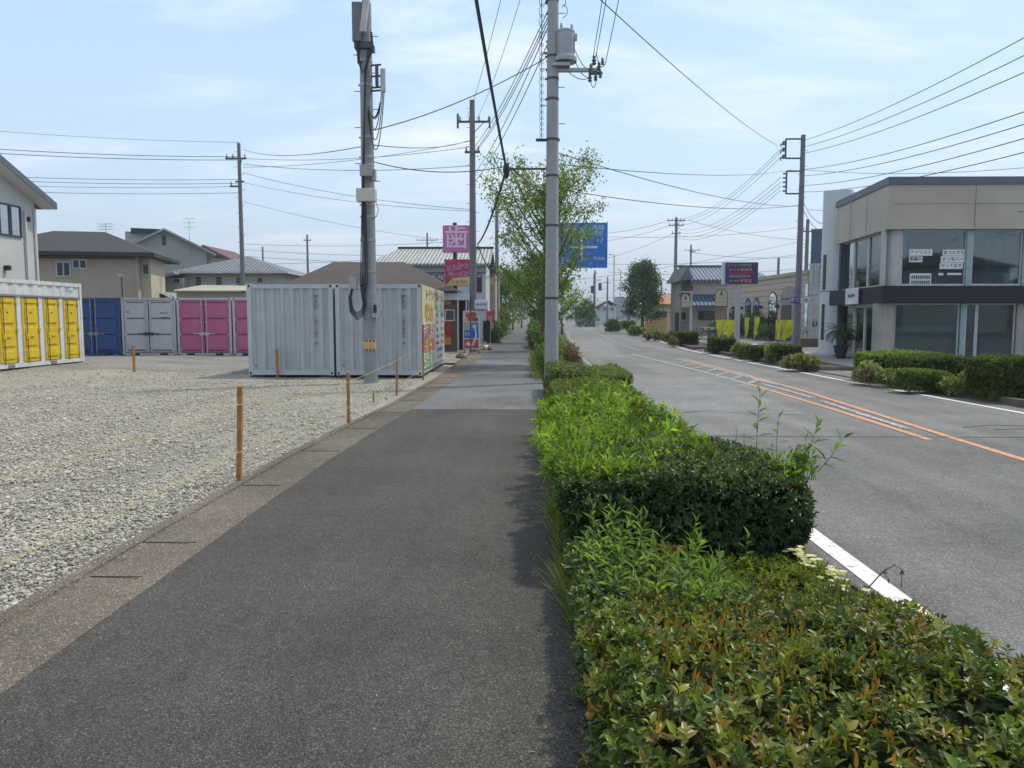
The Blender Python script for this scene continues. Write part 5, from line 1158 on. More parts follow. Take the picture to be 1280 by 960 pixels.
# ---- B: beige hip-roof house
YB = 42
hb = thing('house', 'two storey beige house with a dark hip roof behind the blue container', 'house', (px(171, YB), YB, -.1))
x0, x1 = px(44, YB)-2, px(171, YB)
w = MB(); w.box(x0, x1, YB, YB+5.2, -.1, zz(314, YB)); w.build('wall', stucco_b, hb)
w = MB(); w.box(x1+.005, x1+.5, YB+.6, YB+4, -.1, zz(318, YB)); w.build('bay_wall', stucco_y, hb)  # lighter cream puts the sunlit look of this side into the colour
zr = zz(289, YB+2); hip(x0, x1+.3, YB, YB+5.2, zz(316, YB), zr, .7, th=.2).build('roof', slate, hb)
window(hb, px(80, YB), px(93.5, YB), zz(345, YB), zz(329, YB), YB, alum, wglass_d, 1, .07)
window(hb, px(98, YB), px(112, YB), zz(335, YB), zz(326, YB), YB, alum, wglass_d, 1, .07)
window(hb, x1+.12, x1+.4, zz(342, YB+.6), zz(330, YB+.6), YB+.6, alum, wglass_d, 0, .05)
q = MB(); q.box(x0, x1, YB-.05, YB-.004, zz(324, YB), zz(321.5, YB)); q.build('string_course', mat('trim_brown', (.12, .1, .08)), hb)
q = MB(); q.box(px(48, YB), px(49.5, YB), YB-.1, YB-.01, 0, zz(318, YB)); q.box(x1-.08, x1-.0, YB-.1, YB-.01, 0, zz(318, YB)); q.build('drain_pipe', mat('pipe_beige', (.4, .37, .32)), hb)
hb.rotation_euler = (0, 0, R(13))
lp_ = thing('yard_lamp', 'thin yard lamp standing before the beige house over the blue container', 'lamp', (px(150, 41.2), 41.2, -.1))
q = MB(); q.tube([(px(150, 41.2), 41.2, -.1), (px(150, 41.2), 41.2, zz(345, 41.2))], .03, 6); q.build('post', dsteel, lp_)
q = MB(); q.box(px(146, 41.2), px(152, 41.2), 41.1, 41.3, zz(345, 41.2), zz(342.5, 41.2)); q.build('lamp_head', alum, lp_)
def aerial(label, x, y, z0, h):
    t_ = thing('tv_aerial', label, 'aerial', (x, y, z0), 'television aerials on the roofs')
    m_ = MB(); m_.tube([(x, y, z0), (x, y, z0+h)], .025, 5)
    for k, f_ in enumerate((.98, .8, .6)):
        m_.tube([(x-.45, y, z0+h*f_), (x+.45, y, z0+h*f_)], .015, 4)
        for j in range(6): m_.tube([(x-.4+j*.16, y-.25, z0+h*f_), (x-.4+j*.16, y+.25, z0+h*f_)], .008, 3)
    m_.build('mast', alum, t_)
aerial('bare television aerial standing above the red and cream roofs', px(237, 60), 60, zz(300, 60), zz(272, 60)-zz(300, 60))
aerial('low television aerial on the ridge of the beige house', px(133, 46), 46, zr-.1, .8)
# ---- C: grey gabled house
YG = 56
hc = thing('house', 'grey house with a plain gable and a small attic vent behind the beige house', 'house', (px(205, YG), YG, -.1))
xa, xb, xp = px(158, YG), px(254, YG), px(205, YG); zap, zea, zeb = zz(285, YG), zz(311, YG), zz(310, YG)
w = MB(); v = [(xa, YG, -.1), (xb, YG, -.1), (xb, YG, zeb), (xp, YG, zap-.15), (xa, YG, zea)]
w.add(v+[(a, b+8, c) for a, b, c in v], [(0, 1, 2, 3, 4), (9, 8, 7, 6, 5)]+[(i, 5+i, 5+(i+1)%5, (i+1)%5) for i in range(5)]); w.build('wall', stucco_g, hc)
rf = MB()
for (xe, zee) in ((xa-.5, zea-.3), (xb+.6, zeb-.3)):
    a = [(xe, YG-.5, zee), (xp, YG-.5, zap), (xp, YG+8.5, zap), (xe, YG+8.5, zee)]; rf.add(a+[(p_[0], p_[1], p_[2]-.14) for p_ in a], [(0, 1, 2, 3), (4, 7, 6, 5), (0, 4, 5, 1), (1, 5, 6, 2), (2, 6, 7, 3), (3, 7, 4, 0)])
rf.build('roof', mat('roof_edge_pale', (.33, .34, .34)), hc)
q = MB(); q.box(px(203, YG), px(207, YG), YG-.04, YG-.005, zz(306, YG), zz(294, YG)); q.build('attic_vent', dsteel, hc)
w = MB(); w.box(px(156, YG+4)+2.4, px(188, YG+4)+2.4, YG+3, YG+9, 3, zz(291, YG+3)); w.build('rear_wall', stucco_g, hc); w = MB(); w.box(px(154, YG+3)+2.4, px(191, YG+3)+2.4, YG+2.6, YG+9.4, zz(293, YG+3), zz(287, YG+3)); w.build('flat_roof', slate, hc)
hc.location = (px(205, YG), YG, -.1); hc.rotation_euler = (0, 0, R(27))
hr = thing('house', 'small house with a red brown roof peeking out beside the grey gable', 'house', (px(262, 64), 66, -.1))
w = MB(); w.box(px(244, 64), px(283, 64), 64, 70, -.1, zz(322, 64)); w.build('wall', stucco_c, hr)
rf = MB(); v = [(px(238, 63.5), 63.5, zz(318, 64)), (px(253, 63.5), 63.5, zz(306, 64)), (px(286, 63.5), 63.5, zz(323, 64))]
rf.add(v+[(a, 70.5, c) for a, b, c in v], [(0, 2, 1), (3, 4, 5), (0, 1, 4, 3), (1, 2, 5, 4), (2, 0, 3, 5)]); rf.build('roof', mat('roof_red_brown', (.11, .055, .05), .7), hr)
# ---- D: cream house with tiled roof
YD_ = 50
hd = thing('house', 'cream house with a grey tiled hip roof and four small windows behind the pink container', 'house', (px(285, YD_), YD_+4, -.1))
x0, x1 = px(226, YD_), px(350, YD_)
w = MB(); w.box(x0, x1, YD_, YD_+7, -.1, zz(341, YD_)); w.build('wall', stucco_c, hd)
hip(x0, x1, YD_, YD_+7, zz(339.5, YD_), zz(320.5, YD_+3.5), .55, inset=3.6, th=.1).build('roof', tile_g, hd)
q = MB(); gutter(q, x0, x1, YD_, YD_+7, zz(340, YD_), .5); q.build('gutter', mat('pipe_white', (.5, .5, .5)), hd)
for (a, b_, c_, d_) in [(243, 250, 357, 346), (268, 276, 357, 346), (294, 302, 357.5, 346.5), (320.5, 327, 353, 347)]:
    window(hd, px(a, YD_), px(b_, YD_), zz(c_, YD_), zz(d_, YD_), YD_, alum, mat('shutter_brown', (.09, .075, .06), .6) if a < 310 else wglass_d, 0, .05, cross=2 if a < 310 else 0)
w = MB(); xs0, xs1 = px(199, YD_-1), px(226, YD_-1); w.box(xs0, xs1+.0, YD_-.9, YD_+4, -.1, zz(348, YD_)); w.build('annex_wall', stucco_g, hd)
window(hd, px(215, YD_-.9), px(223, YD_-.9), zz(354, YD_), zz(348, YD_)-.05, YD_-.9, alum, wglass_d, 0, .05)
rf = MB(); v = [(px(194, YD_), YD_-1.4, zz(351, YD_)), (px(228, YD_), YD_-1.4, zz(340.5, YD_)), (px(228, YD_), YD_+4.4, zz(340.5, YD_)), (px(194, YD_), YD_+4.4, zz(351, YD_))]
rf.add(v+[(a, b, c-.15) for a, b, c in v], [(0, 1, 2, 3), (4, 7, 6, 5), (0, 4, 5, 1), (1, 5, 6, 2), (2, 6, 7, 3), (3, 7, 4, 0)]); rf.build('annex_roof', mat('roof_edge_pale', (.33, .34, .34)), hd)
sh_ = thing('storage_shed', 'long low shed with a corrugated eave between the pink container and the cream house', 'shed', (px(255, 44), 45, -.1))
w = MB(); w.box(px(218, 44), px(304, 44), 44, 47, -.1, zz(364.5, 44)); w.build('wall', stucco_y, sh_)
rf = MB(); xs = np.linspace(px(214, 43.6), px(306, 43.6), 61); v = []
for i, x in enumerate(xs):
    d = .07*(i % 2); v += [(x, 43.5, zz(364, 43.6)+d), (x, 47.3, zz(364, 43.6)+.45+d)]
rf.add(v, [(2*i, 2*i+2, 2*i+3, 2*i+1) for i in range(60)]); rf.build('roof', mat('corrugated_plastic', (.36, .33, .26), .5), sh_)
sh2 = thing('curved_roof_shelter', 'pale curved carport roof glimpsed above the pale grey container', 'carport', (px(208, 46), 46, -.1))
rf = MB(); v = []
for a in np.linspace(0, 1, 9):
    x = px(186+a*38, 46); z = zz(376-12*math.cos((a-.25)*1.7), 46); v += [(x, 44.5, z), (x, 48, z)]
rf.add(v, [(2*i, 2*i+2, 2*i+3, 2*i+1) for i in range(8)]); rf.build('roof', mat('polycarbonate', (.33, .36, .34), .3), sh2)
q = MB()
for a in (190, 222): q.box(px(a, 46)-.05, px(a, 46)+.05, 45, 45.1, -.1, zz(370, 46))
q.build('post', alum, sh2)
# ---- E: brown hip-roof restaurant behind the grey containers
YE = 36.8
he = thing('restaurant', 'low restaurant with a wide brown hip roof and red lower wall behind the grey containers', 'restaurant', (-8.5, YE+5, 0))
xe1 = px(551, YE+1); xe0 = -10.0
w = MB(); w.box(xe0, xe1-.5, YE+1.2, YE+10, -.02, 2.62); w.build('wall', mat('wall_brown_tile', (.12, .075, .055), .6, .2, 6), he)
zE = zz(363, YE+.5); rr = MB()
Xa, Xb, Ya_, Yb_ = px(338, YE+.5), px(571, YE+.5), YE+.2, YE+11; zR = zz(327, YE+5.4)
ra, rb_ = (px(416, YE+5.6), YE+5.6), (px(505, YE+5.6), YE+5.6)
v = [(Xa, Ya_, zE), (Xb, Ya_, zE), (Xb, Yb_, zE), (Xa, Yb_, zE), (*ra, zR), (*rb_, zR), (Xa, Ya_, zE-.1), (Xb, Ya_, zE-.1), (Xb, Yb_, zE-.1), (Xa, Yb_, zE-.1)]
rr.add(v, [(0, 1, 5, 4), (1, 2, 5), (2, 3, 4, 5), (3, 0, 4), (9, 8, 7, 6), (0, 6, 7, 1), (1, 7, 8, 2), (2, 8, 9, 3), (3, 9, 6, 0)]); ro = rr.build('roof', shingle, he)
q = MB(); q.lathe(px(497, YE+2), YE+2, [(.25, zz(358, YE+2)-.4), (.25, zz(356, YE+2)), (.15, zz(353, YE+2)), (.03, zz(352, YE+2))], 12); q.build('roof_vent', mat('vent_white', (.55, .55, .53), .5), ro)
YF = YE+.9
w = MB(); w.box(px(540, YF), px(584, YF), YF-.3, YF+2.4, zz(375, YF), zz(366.5, YF)); w.build('fascia', mat('fascia_white_blue', (.45, .5, .54), .5), he)
w = MB(); w.box(px(540, YF), px(556+16, YF), YF+.25, YF+.295, -.02, zz(375, YF)); w.build('front_wall', mat('front_brown', (.11, .075, .065), .6), he)
w = MB(); w.box(px(553, YF), px(563, YF), YF+.2, YF+.248, zz(421, YF), zz(401, YF)); w.build('red_panel', mat('panel_red', (.3, .02, .02), .5), he)
w = MB(); w.box(px(553, YF), px(563, YF), YF+.19, YF+.248, zz(431, YF), zz(421.5, YF)); w.box(px(553, YF), px(563, YF), YF+.2, YF+.248, zz(380.5, YF), zz(374.9, YF)); w.build('orange_panel', mat('panel_orange', (.45, .2, .03), .5), he)
window(he, px(556.5, YF+.2), px(566.5, YF+.2), zz(400, YF), zz(388, YF), YF+.24, mat('pipe_white', (.5, .5, .5)), wglass_d, 0, .05)
w = MB(); w.box(px(571.5, YF), px(573.2, YF), YF-.2, YF-.1, 0, zz(375, YF)); w.box(px(582, YF), px(583.5, YF), YF-.2, YF-.1, 0, zz(375, YF)); w.build('porch_post', mat('pipe_white', (.5, .5, .5)), he)
w = MB(); w.box(px(572, YF+2), px(585, YF+2), YF+2, YF+2.1, -.02, zz(374, YF+2)); w.build('entrance_wall', mat('entrance_dark', (.07, .055, .05), .6), he)
q = MB(); q.box(px(576, YF+1.9), px(582, YF+1.9), YF+1.9, YF+1.98, .05, 2.1); q.build('entrance_door', wglass_d, he)
# ---- F: tiled-roof white two storey building
YH = 50
hf = thing('shop_building', 'white two storey building with a pale ribbed roof behind the tooth sign', 'building', (px(545, YH), YH+5, -.02))
x0, x1 = px(468, YH), px(607, YH)
w = MB(); w.box(x0, x1, YH, YH+9, -.02, zz(331, YH)); w.build('wall', mat('stucco_white', (.5, .52, .55), .8, .05, 1, streak=.08), hf)
rf = MB(); v = [(x0-.4, YH-.6, zz(330, YH)), (x1+.3, YH-.6, zz(330, YH)), (x1+.3, YH+4.5, zz(310.5, YH+4.5)), (x0+.9, YH+4.5, zz(310.5, YH+4.5)), (x1+.3, YH+9.6, zz(330, YH)), (x0-.4, YH+9.6, zz(330, YH))]
v += [(a, b, c-.14) for a, b, c in v]
rf.add(v, [(0, 1, 2, 3), (3, 2, 4, 5), (6, 9, 8, 7), (9, 11, 10, 8), (0, 6, 7, 1), (1, 7, 8, 2), (2, 8, 10, 4), (5, 11, 9, 3), (3, 9, 6, 0), (4, 10, 11, 5)]); rf.build('roof', tile_l, hf)
q = MB(); q.box(x0+.8, x1+.35, YH+4.35, YH+4.65, zz(311, YH+4.5), zz(308.5, YH+4.5)); q.build('ridge', slate, hf)
for (a, b_) in ((530, 543), (547, 553), (593, 601)): window(hf, px(a, YH), px(b_, YH), zz(364 if a > 590 else 352, YH), zz(344, YH), YH, dsteel, wglass, 1, .06)
q = MB(); q.box(x0, x1+.02, YH-.05, YH-.004, zz(341.5, YH), zz(340, YH)); q.build('band', trim_n, hf)
w2 = thing('shop_building', 'narrow beige building strip between the white building and the third pole', 'building', (px(612, 56), 58, -.02))
w = MB(); w.box(px(607.5, 56), px(619, 56), 56, 66, -.02, zz(341, 56)); w.build('wall', mat('stucco_tan', (.36, .3, .23), .85), w2)
w = MB(); w.box(px(606, 56), px(620, 56), 55.7, 66.2, zz(341, 56)+.004, zz(335, 56)); w.build('roof', mat('roof_brown', (.12, .09, .07)), w2)
q = MB(); q.box(px(612, 55.9), px(617, 55.9), 55.9, 55.98, zz(356, 56), zz(347, 56)); q.build('sign_panel', yel_p, w2)
# ---- signs on the left
YS = 41
sg = thing('pylon_sign', 'tall pylon with the pink tooth clinic sign above a red and yellow restaurant sign', 'sign', (px(571, YS), YS, -.02))
q = MB(); q.tube([(px(568.5, YS+.2), YS+.25, -.02), (px(568.5, YS+.2), YS+.25, zz(277.5, YS))], .11, 10); q.build('post', dsteel, sg)
def board(par, a, b_, c_, d_, Yd, m, fm=None, t=.18, nm='sign_board'):
    x0, x1, z0, z1 = px(a, Yd), px(b_, Yd), zz(d_, Yd), zz(c_, Yd)
    f_ = MB(); f_.box(x0, x1, Yd, Yd+t, z0, z1); o = f_.build(nm+'_case', fm or m, par, bevel=.01)
    f_ = MB(); f_.box(x0+.03, x1-.03, Yd-.012, Yd-.003, z0+.03, z1-.03); f_.build(nm, m, par); return x0, x1, z0, z1
magenta = mat('sign_magenta', (.52, .16, .34), .45, .04, 1); kan = mat('sign_kanji_pale', (.72, .55, .68), .5, .03)
bx0, bx1, bz0, bz1 = board(sg, 553.5, 587.5, 281.5, 315.5, YS, magenta)
text('歯', 1.45, ((bx0+bx1)/2, YS-.022, (bz0+bz1)/2-.0), FACE_CAM, kan, sg, width=1.18, bold=.012)
bx0, bx1, bz0, bz1 = board(sg, 555.5, 588, 324, 357.5, YS, mat('sign_red', (.42, .03, .06), .45, .1, 1.2))
f_ = MB(); f_.add([(bx0+.03, YS-.016, bz0+.03), (bx1-.03, YS-.016, bz0+.03), (bx1-.03, YS-.016, bz0+.5), (bx0+.45, YS-.016, bz0+.42)], [(0, 1, 2, 3)]); f_.build('yellow_corner', yel_p, sg)
vio = mat('sign_violet', (.13, .08, .3), .5); lil = mat('sign_lilac', (.6, .5, .62), .5)
for dx, dz, m_, bb, off in ((0, 0, lil, .035, -.02), (0, 0, vio, .006, -.027)):
    text('とんかつ', .6, ((bx0+bx1)/2-.0, YS+off, bz1-.42), (R(90), R(-10), 0), m_, sg, width=1.2, bold=bb)
    text('ラーメン', .5, ((bx0+bx1)/2+.05, YS+off, bz1-.80), (R(90), R(-6), 0), m_, sg, width=1.1, bold=bb)
text('お食事処', .24, ((bx0+bx1)/2+.1, YS-.022, bz0+.2), FACE_CAM, red_p, sg, width=.9)
s2 = thing('small_sign', 'small white sign with a red bar beside the dark pole', 'sign', (px(601, 36), 36, zz(388, 36)))
bx0, bx1, bz0, bz1 = board(s2, 593, 609.5, 375, 386.5, 36, mat('sign_pale_blue', (.5, .58, .62), .45), t=.08)
q = MB(); q.box(bx0-.05, bx1, 35.96, 36.05, bz0-.08, bz0-.01); q.build('red_bar', red_p, s2); text('歯科医院', .16, ((bx0+bx1)/2, 35.975, (bz0+bz1)/2), FACE_CAM, vio, s2, width=.5)
q = MB(); q.tube([(bx0-.2, 36.1, -.02), (bx0-.2, 36.1, bz1)], .03, 6); q.tube([(bx0-.2, 36.1, bz1-.1), (bx1, 36.1, bz1-.1)], .02, 5); q.build('bracket', dsteel, s2)
# menu board
YM = 36.4
mbd = thing('menu_board', 'tall menu board with food pictures and a red lower panel standing by the kerb', 'sign board', (px(588, YM), YM, -.0))
bx0, bx1, bz0, bz1 = board(mbd, 578, 599, 388.5, 437, YM, mat('sign_offwhite', (.55, .54, .52), .4), alum, .3, 'menu_panel')
W_ = bx1-bx0; H_ = bz1-bz0
def patch(par, fx0, fx1, fz0, fz1, m, nm, dy=.018, poly=None):
    f_ = MB()
    if poly: f_.add([(bx0+W_*a, YM-dy, bz0+H_*b) for a, b in poly], [tuple(range(len(poly)))])
    else: f_.box(bx0+W_*fx0, bx0+W_*fx1, YM-dy-.003, YM-dy, bz0+H_*fz0, bz0+H_*fz1)
    return f_.build(nm, m, par)
patch(mbd, .06, .94, .04, .27, red_p, 'red_panel'); patch(mbd, .06, .94, .3, .5, mat('print_blue', (.02, .12, .42), .45), 'blue_panel'); patch(mbd, .06, .45, .5, .7, mat('print_greyblue', (.25, .32, .42)), 'picture'); patch(mbd, .5, .94, .5, .7, mat('print_blue2', (.06, .2, .45)), 'picture')
for k, (cx_, cz_, r_, c_) in enumerate([(.3, .88, .16, (.4, .08, .03)), (.62, .9, .2, (.28, .12, .05)), (.45, .8, .2, (.5, .1, .05)), (.75, .78, .16, (.2, .08, .04)), (.2, .76, .12, (.55, .35, .2)), (.3, .62, .12, (.5, .3, .15)), (.7, .6, .12, (.6, .55, .5)), (.35, .15, .14, (.65, .5, .5)), (.68, .17, .12, (.55, .1, .12))]):
    patch(mbd, 0, 0, 0, 0, mat('food_%d' % k, c_, .5, .5, 14), 'dish_picture', .024+.001*k, [(cx_+r_*math.cos(a), cz_+r_*.36*math.sin(a)) for a in np.linspace(0, 6.0, 14)])
patch(mbd, 0, 0, 0, 0, wht_p, 'curved_stripe', .04, [(.62, .62), (.7, .62), (.84, .42), (.8, .28), (.55, .08), (.5, .1), (.7, .28), (.76, .42)])
text('お品書き', .16, (bx0+W_*.3, YM-.035, bz1-.1), FACE_CAM, red_p, mbd, width=.35); text('定食', .2, (bx0+W_*.3, YM-.035, bz0+H_*.4), FACE_CAM, wht_p, mbd, width=.3); text('ラーメン', .16, (bx0+W_*.4, YM-.045, bz0+H_*.12), FACE_CAM, wht_p, mbd, width=.5)
q = MB()
for a in (bx0+.05, bx1-.05): q.box(a-.03, a+.03, YM-.2, YM+.45, 0, .06); q.box(a-.02, a+.02, YM+.05, YM+.1, .06, bz0)
q.build('stand_feet', dsteel, mbd)
bb = thing('black_sign_board', 'plain black board on a white stand beside the menu board', 'sign board', (px(608, 41.0), 41.0, 0))
q = MB(); q.box(px(603.5, 41.0), px(612.5, 41.0), 40.95, 41.03, zz(427, 41.0), zz(401, 41.0)); q.build('board', mat('board_black', (.03, .03, .033), .7), bb)
q = MB(); q.box(px(602, 41.0), px(613, 41.0), 40.7, 41.3, 0.0, .05); q.box(px(603, 41.0), px(604, 41.0), 41.04, 41.08, .05, 1.3); q.box(px(612, 41.0), px(613, 41.0), 41.04, 41.08, .05, 1.3); q.build('stand', alum, bb)
def sack(name, label, x, y, s, m, grp=None):
    n_ = 12; mb_ = MB(); prof = [(.02, 0), (s, 0.02), (s*1.08, s*.35), (s*.85, s*.8), (s*.4, s*1.1), (s*.3, s*1.3), (.02, s*1.35)]; mb_.lathe(x, y, prof, n_)
    mb_.v = [(a+random.uniform(-.1, .1)*s, b+random.uniform(-.1, .1)*s, c) for a, b, c in mb_.v]; o = mb_.build(name, m, smooth=True); tag(o, label, 'weight', grp)
sack('sand_sack', 'brown lumpy sack on the dirt before the menu board', px(575, 31.6), 31.6, .2, mat('sack_brown', (.12, .09, .07), .95, .3, 8))
sack('weight_sack', 'pale weight sack on the foot of the black board', px(606.5, 40.6), 40.6, .14, mat('sack_pale', (.35, .32, .28), .9, .3, 8)); sack('weight_sack', 'dark brown weight sack right of the pale one on the foot of the black board', px(611, 40.6), 40.65, .15, mat('sack_brown', (.12, .09, .07)))
def banner_flag(label, x, y, h, w, m, grp, base=True, lean=0.0, txt=None, tm=None, furled=.5, z0=0.0):
    t_ = thing('banner_flag', label, 'flag', (x, y, z0), grp)
    q = MB(); q.tube([(x, y, z0), (x+lean, y, z0+h)], .014, 5); q.tube([(x+lean, y, z0+h*.985), (x+lean+w*.95, y, z0+h*.985)], .008, 4); q.build('pole', alum, t_)
    v = []; nz_, nx_ = 22, 10; sd = random.uniform(0, 6)
    for i in range(nz_+1):
        f = i/nz_; z = z0+h*(.98-(.62+.12*math.sin(sd))*f); ww = w*(1-furled*(.9*f+.12*math.sin(f*8+sd)))
        for j in range(nx_+1):
            g_ = j/nx_; v.append((x+lean*(1-f*.7)+.02+ww*g_, y+.07*math.sin(g_*11+f*5+sd)*furled+.03*math.sin(f*9+g_*3), z-.12*g_*furled*math.sin(f*3)))
    q = MB(); q.add(v, [(i*(nx_+1)+j, (i+1)*(nx_+1)+j, (i+1)*(nx_+1)+j+1, i*(nx_+1)+j+1) for i in range(nz_) for j in range(nx_)]); q.build('cloth', m, t_, smooth=True)
    if base: q = MB(); q.lathe(x, y, [(.2, z0), (.2, z0+.06), (.12, z0+.11), (.03, z0+.13)], 12); q.build('base', mat('base_white', (.6, .6, .6), .5), t_)
    if txt: text('\n'.join(txt), w*.62, (x+lean+w*.5, y-.09, z0+h*.66), FACE_CAM, tm, t_, lines=.8)
    return t_
banner_flag('pink and white banner flag beside the black board', px(607, 44), 44, 2.1, .5, mat('flag_pink', (.6, .1, .2), .7, .5, 5), None, furled=.25, txt='営業中', tm=wht_p)
vm = thing('vending_machine', 'dark red vending machine beyond the pink banner flag', 'vending machine', (px(618, 55), 55, 0))
q = MB(); q.box(px(613.5, 55), px(622.5, 55), 55, 55.8, .05, 1.5); q.build('cabinet', mat('vending_red', (.28, .02, .03), .35), vm, bevel=.03)
q = MB(); q.box(px(614.5, 55), px(621.5, 55), 54.97, 54.996, .85, 1.38); q.build('display_window', wglass_d, vm); q = MB(); q.box(px(615, 55), px(621, 55), 54.97, 54.995, .2, .4); q.build('delivery_slot', black_m, vm)
for (a, b_, c_, d_, Yd, m_, lb) in [(622.5, 627.5, 357, 386, 78, mat('sign_teal', (.05, .28, .26), .4), 'teal green vertical sign beyond the third pole'), (627, 630, 370, 386, 84, mat('sign_sky', (.4, .55, .75), .4), 'pale blue vertical sign right of the teal one')]:
    s3 = thing('vertical_sign', lb, 'sign', (px((a+b_)/2, Yd), Yd, 0)); board(s3, a, b_, c_, d_, Yd, m_, t=.3)
    q = MB(); q.box(px((a+b_)/2, Yd)-.1, px((a+b_)/2, Yd)+.1, Yd+.1, Yd+.25, 0, zz(d_, Yd)); q.build('post', dsteel, s3)
# low barrier at the far end of the sidewalk
gb_ = thing('guard_barrier', 'low white pipe barrier closing the far end of the sidewalk', 'barrier', (px(620, 150), 150, 0))
q = MB(); xa, xb = px(613, 150), px(628, 150)
for z in (.45, .8, 1.1): q.tube([(xa, 150, z), (xb, 150, z)], .06, 6)
for x in (xa, (xa+xb)/2, xb): q.tube([(x, 150, 0), (x, 150, 1.1)], .06, 6)
q.build('rails', mat('barrier_white', (.6, .6, .58), .5), gb_)
# blue direction sign on its own post
YR = 50
bs = thing('road_sign', 'large blue road direction sign partly hidden by the street tree', 'road sign', (px(686, YR), YR, -.1))
x0, x1, z0, z1 = px(694, YR), px(759.5, YR), zz(335, YR), zz(278.5, YR)
q = MB(); q.box(x0, x1, YR, YR+.04, z0, z1); q.build('sign_panel', mat('sign_blue', (.01, .15, .5), .4, .05, 1), bs)
q = MB()
for z in (z0+.5, z1-.5): q.tube([(px(687, YR+.2), YR+.2, z), (x1-.3, YR+.2, z)], .07, 8)
q.tube([(px(687, YR+.2), YR+.2, -.1), (px(687, YR+.2), YR+.2, z1)], .13, 10); q.build('gantry_post', steel, bs)
def bt(s, sz, fx, fz, w=None): text(s, sz, (x0+(x1-x0)*fx, YR-.012, z0+(z1-z0)*fz), FACE_CAM, mat('sign_white', (.6, .66, .72), .4), bs, width=w)
bt('前橋', .5, .3, .86, .8); bt('Maebashi', .2, .3, .73, .8); bt('高崎', .5, .82, .88, .75); bt('市街', .34, .82, .76, .6); bt('17', .34, .85, .6, .35); bt('伊勢崎', .4, .84, .2, .7); bt('太田', .4, .2, .12, .6)
q = MB(); q.box(x0+1.62, x0+1.78, YR-.012, YR-.004, z0+.5, z0+2.2); q.box(x0+.8, x0+2.7, YR-.0155, YR-.0125, z0+1.25, z0+1.4); q.box(x0+.08, x0+.5, YR-.012, YR-.004, z0+.6, z0+.66); q.add([(x0+1.5, YR-.014, z0+2.15), (x0+1.9, YR-.014, z0+2.15), (x0+1.7, YR-.014, z0+2.5)], [(0, 1, 2)]); q.build('route_arrow', mat('sign_white', (.6, .66, .72)), bs)
# ================================================================ GLASS CORNER BUILDING (right)
panel_m = None
def panelmat():
    m, t, b = nt('facade_panel'); tc = N(t, 'ShaderNodeTexCoord')
    n_ = N(t, 'ShaderNodeTexNoise', Scale=.8, Detail=5.0); t.links.new(tc.outputs['Object'], n_.inputs[0])
    t.links.new(ramp(t, n_.outputs[0], [(.3, (.36, .315, .255)), (.7, (.42, .37, .305))]), b.inputs['Base Color']); b.inputs['Roughness'].default_value = .5; b.inputs['Metallic'].default_value = .0
    return m
panel_m = panelmat(); white_cl = mat('cladding_white', (.54, .57, .59), .5, .05, 1, streak=.12); stone_c = mat('column_stone', (.33, .3, .27), .5, .15, 2, streak=.35); band_m = mat('dark_band', (.022, .019, .024), .6, .1, spec=.25); teal_c = mat('column_teal', (.25, .36, .36), .35, .1, 2, streak=.2)
gbg = thing('glass_shop_building', 'two storey corner building with tan upper fascia, large windows and a white round stair tower', 'building', (16, 33, -.07))
YC2 = 30.0; cx_, cy_ = px(1112, YC2), YC2; lx, ly = px(1052, 36), 36.0      # corner, and far end of the left face
rx = 34.0
d_l = Vector((lx-cx_, ly-cy_, 0)); Ll = d_l.length; d_l.normalize(); nl = Vector((-d_l.y, d_l.x, 0)); nl = nl if nl.x < 0 else -nl
zT, zFb, zBt, zBb = zz(224, YC2), zz(288, YC2), zz(358, YC2), zz(379, YC2)
def Lp(s, o, z): q_ = Vector((cx_, cy_, 0))+d_l*s+nl*o; return (q_.x, q_.y, z)
def lbox(mb, s0, s1, o0, o1, z0, z1):
    mb.add([Lp(s0, o0, z0), Lp(s1, o0, z0), Lp(s1, o1, z0), Lp(s0, o1, z0), Lp(s0, o0, z1), Lp(s1, o0, z1), Lp(s1, o1, z1), Lp(s0, o1, z1)], [(0,3,2,1),(4,5,6,7),(0,1,5,4),(1,2,6,5),(2,3,7,6),(3,0,4,7)])
# fascia as one mitred prism
def mitre(mb, o, z0, z1, back=.5, ext=0):
    a = Lp(Ll+ext, o, 0); c_ = (cx_-o*.85, cy_-o); r_ = (rx, cy_-o)
    poly = [(a[0], a[1]), c_, r_, (rx, cy_+back), (cx_+back, cy_+back), Lp(Ll+ext, -back, 0)[:2]]
    mb.prism(poly, z0, z1)
m_ = MB(); mitre(m_, .25, zFb, zT-.28); fo = m_.build('upper_fascia', panel_m, gbg)
m_ = MB(); mitre(m_, .32, zT-.277, zT, .8); m_.build('parapet_cap', trim_n, gbg)
q = MB()
for k in range(1, 6): q.box(cx_+k*3.05-.012, cx_+k*3.05+.012, cy_-.254, cy_-.2505, zFb+.02, zT-.3)
q.box(cx_, rx, cy_-.2545, cy_-.2508, zFb+.93, zFb+.945)
for k in (1, 2): lbox(q, Ll*k/3-.012, Ll*k/3+.012, .2505, .254, zFb+.02, zT-.3)
q.build('panel_joint', mat('joint_dark', (.13, .12, .1)), fo)
m_ = MB(); mitre(m_, .45, zBb, zBt); m_.build('canopy_band', band_m, gbg)
m_ = MB(); m_.prism([Lp(Ll, -.5, 0)[:2], (cx_+.5, cy_+.5), (rx, cy_+.5), (rx, cy_+12), (lx+4, cy_+12)], zT-.6, zT-.4); m_.build('flat_roof', slate, gbg)
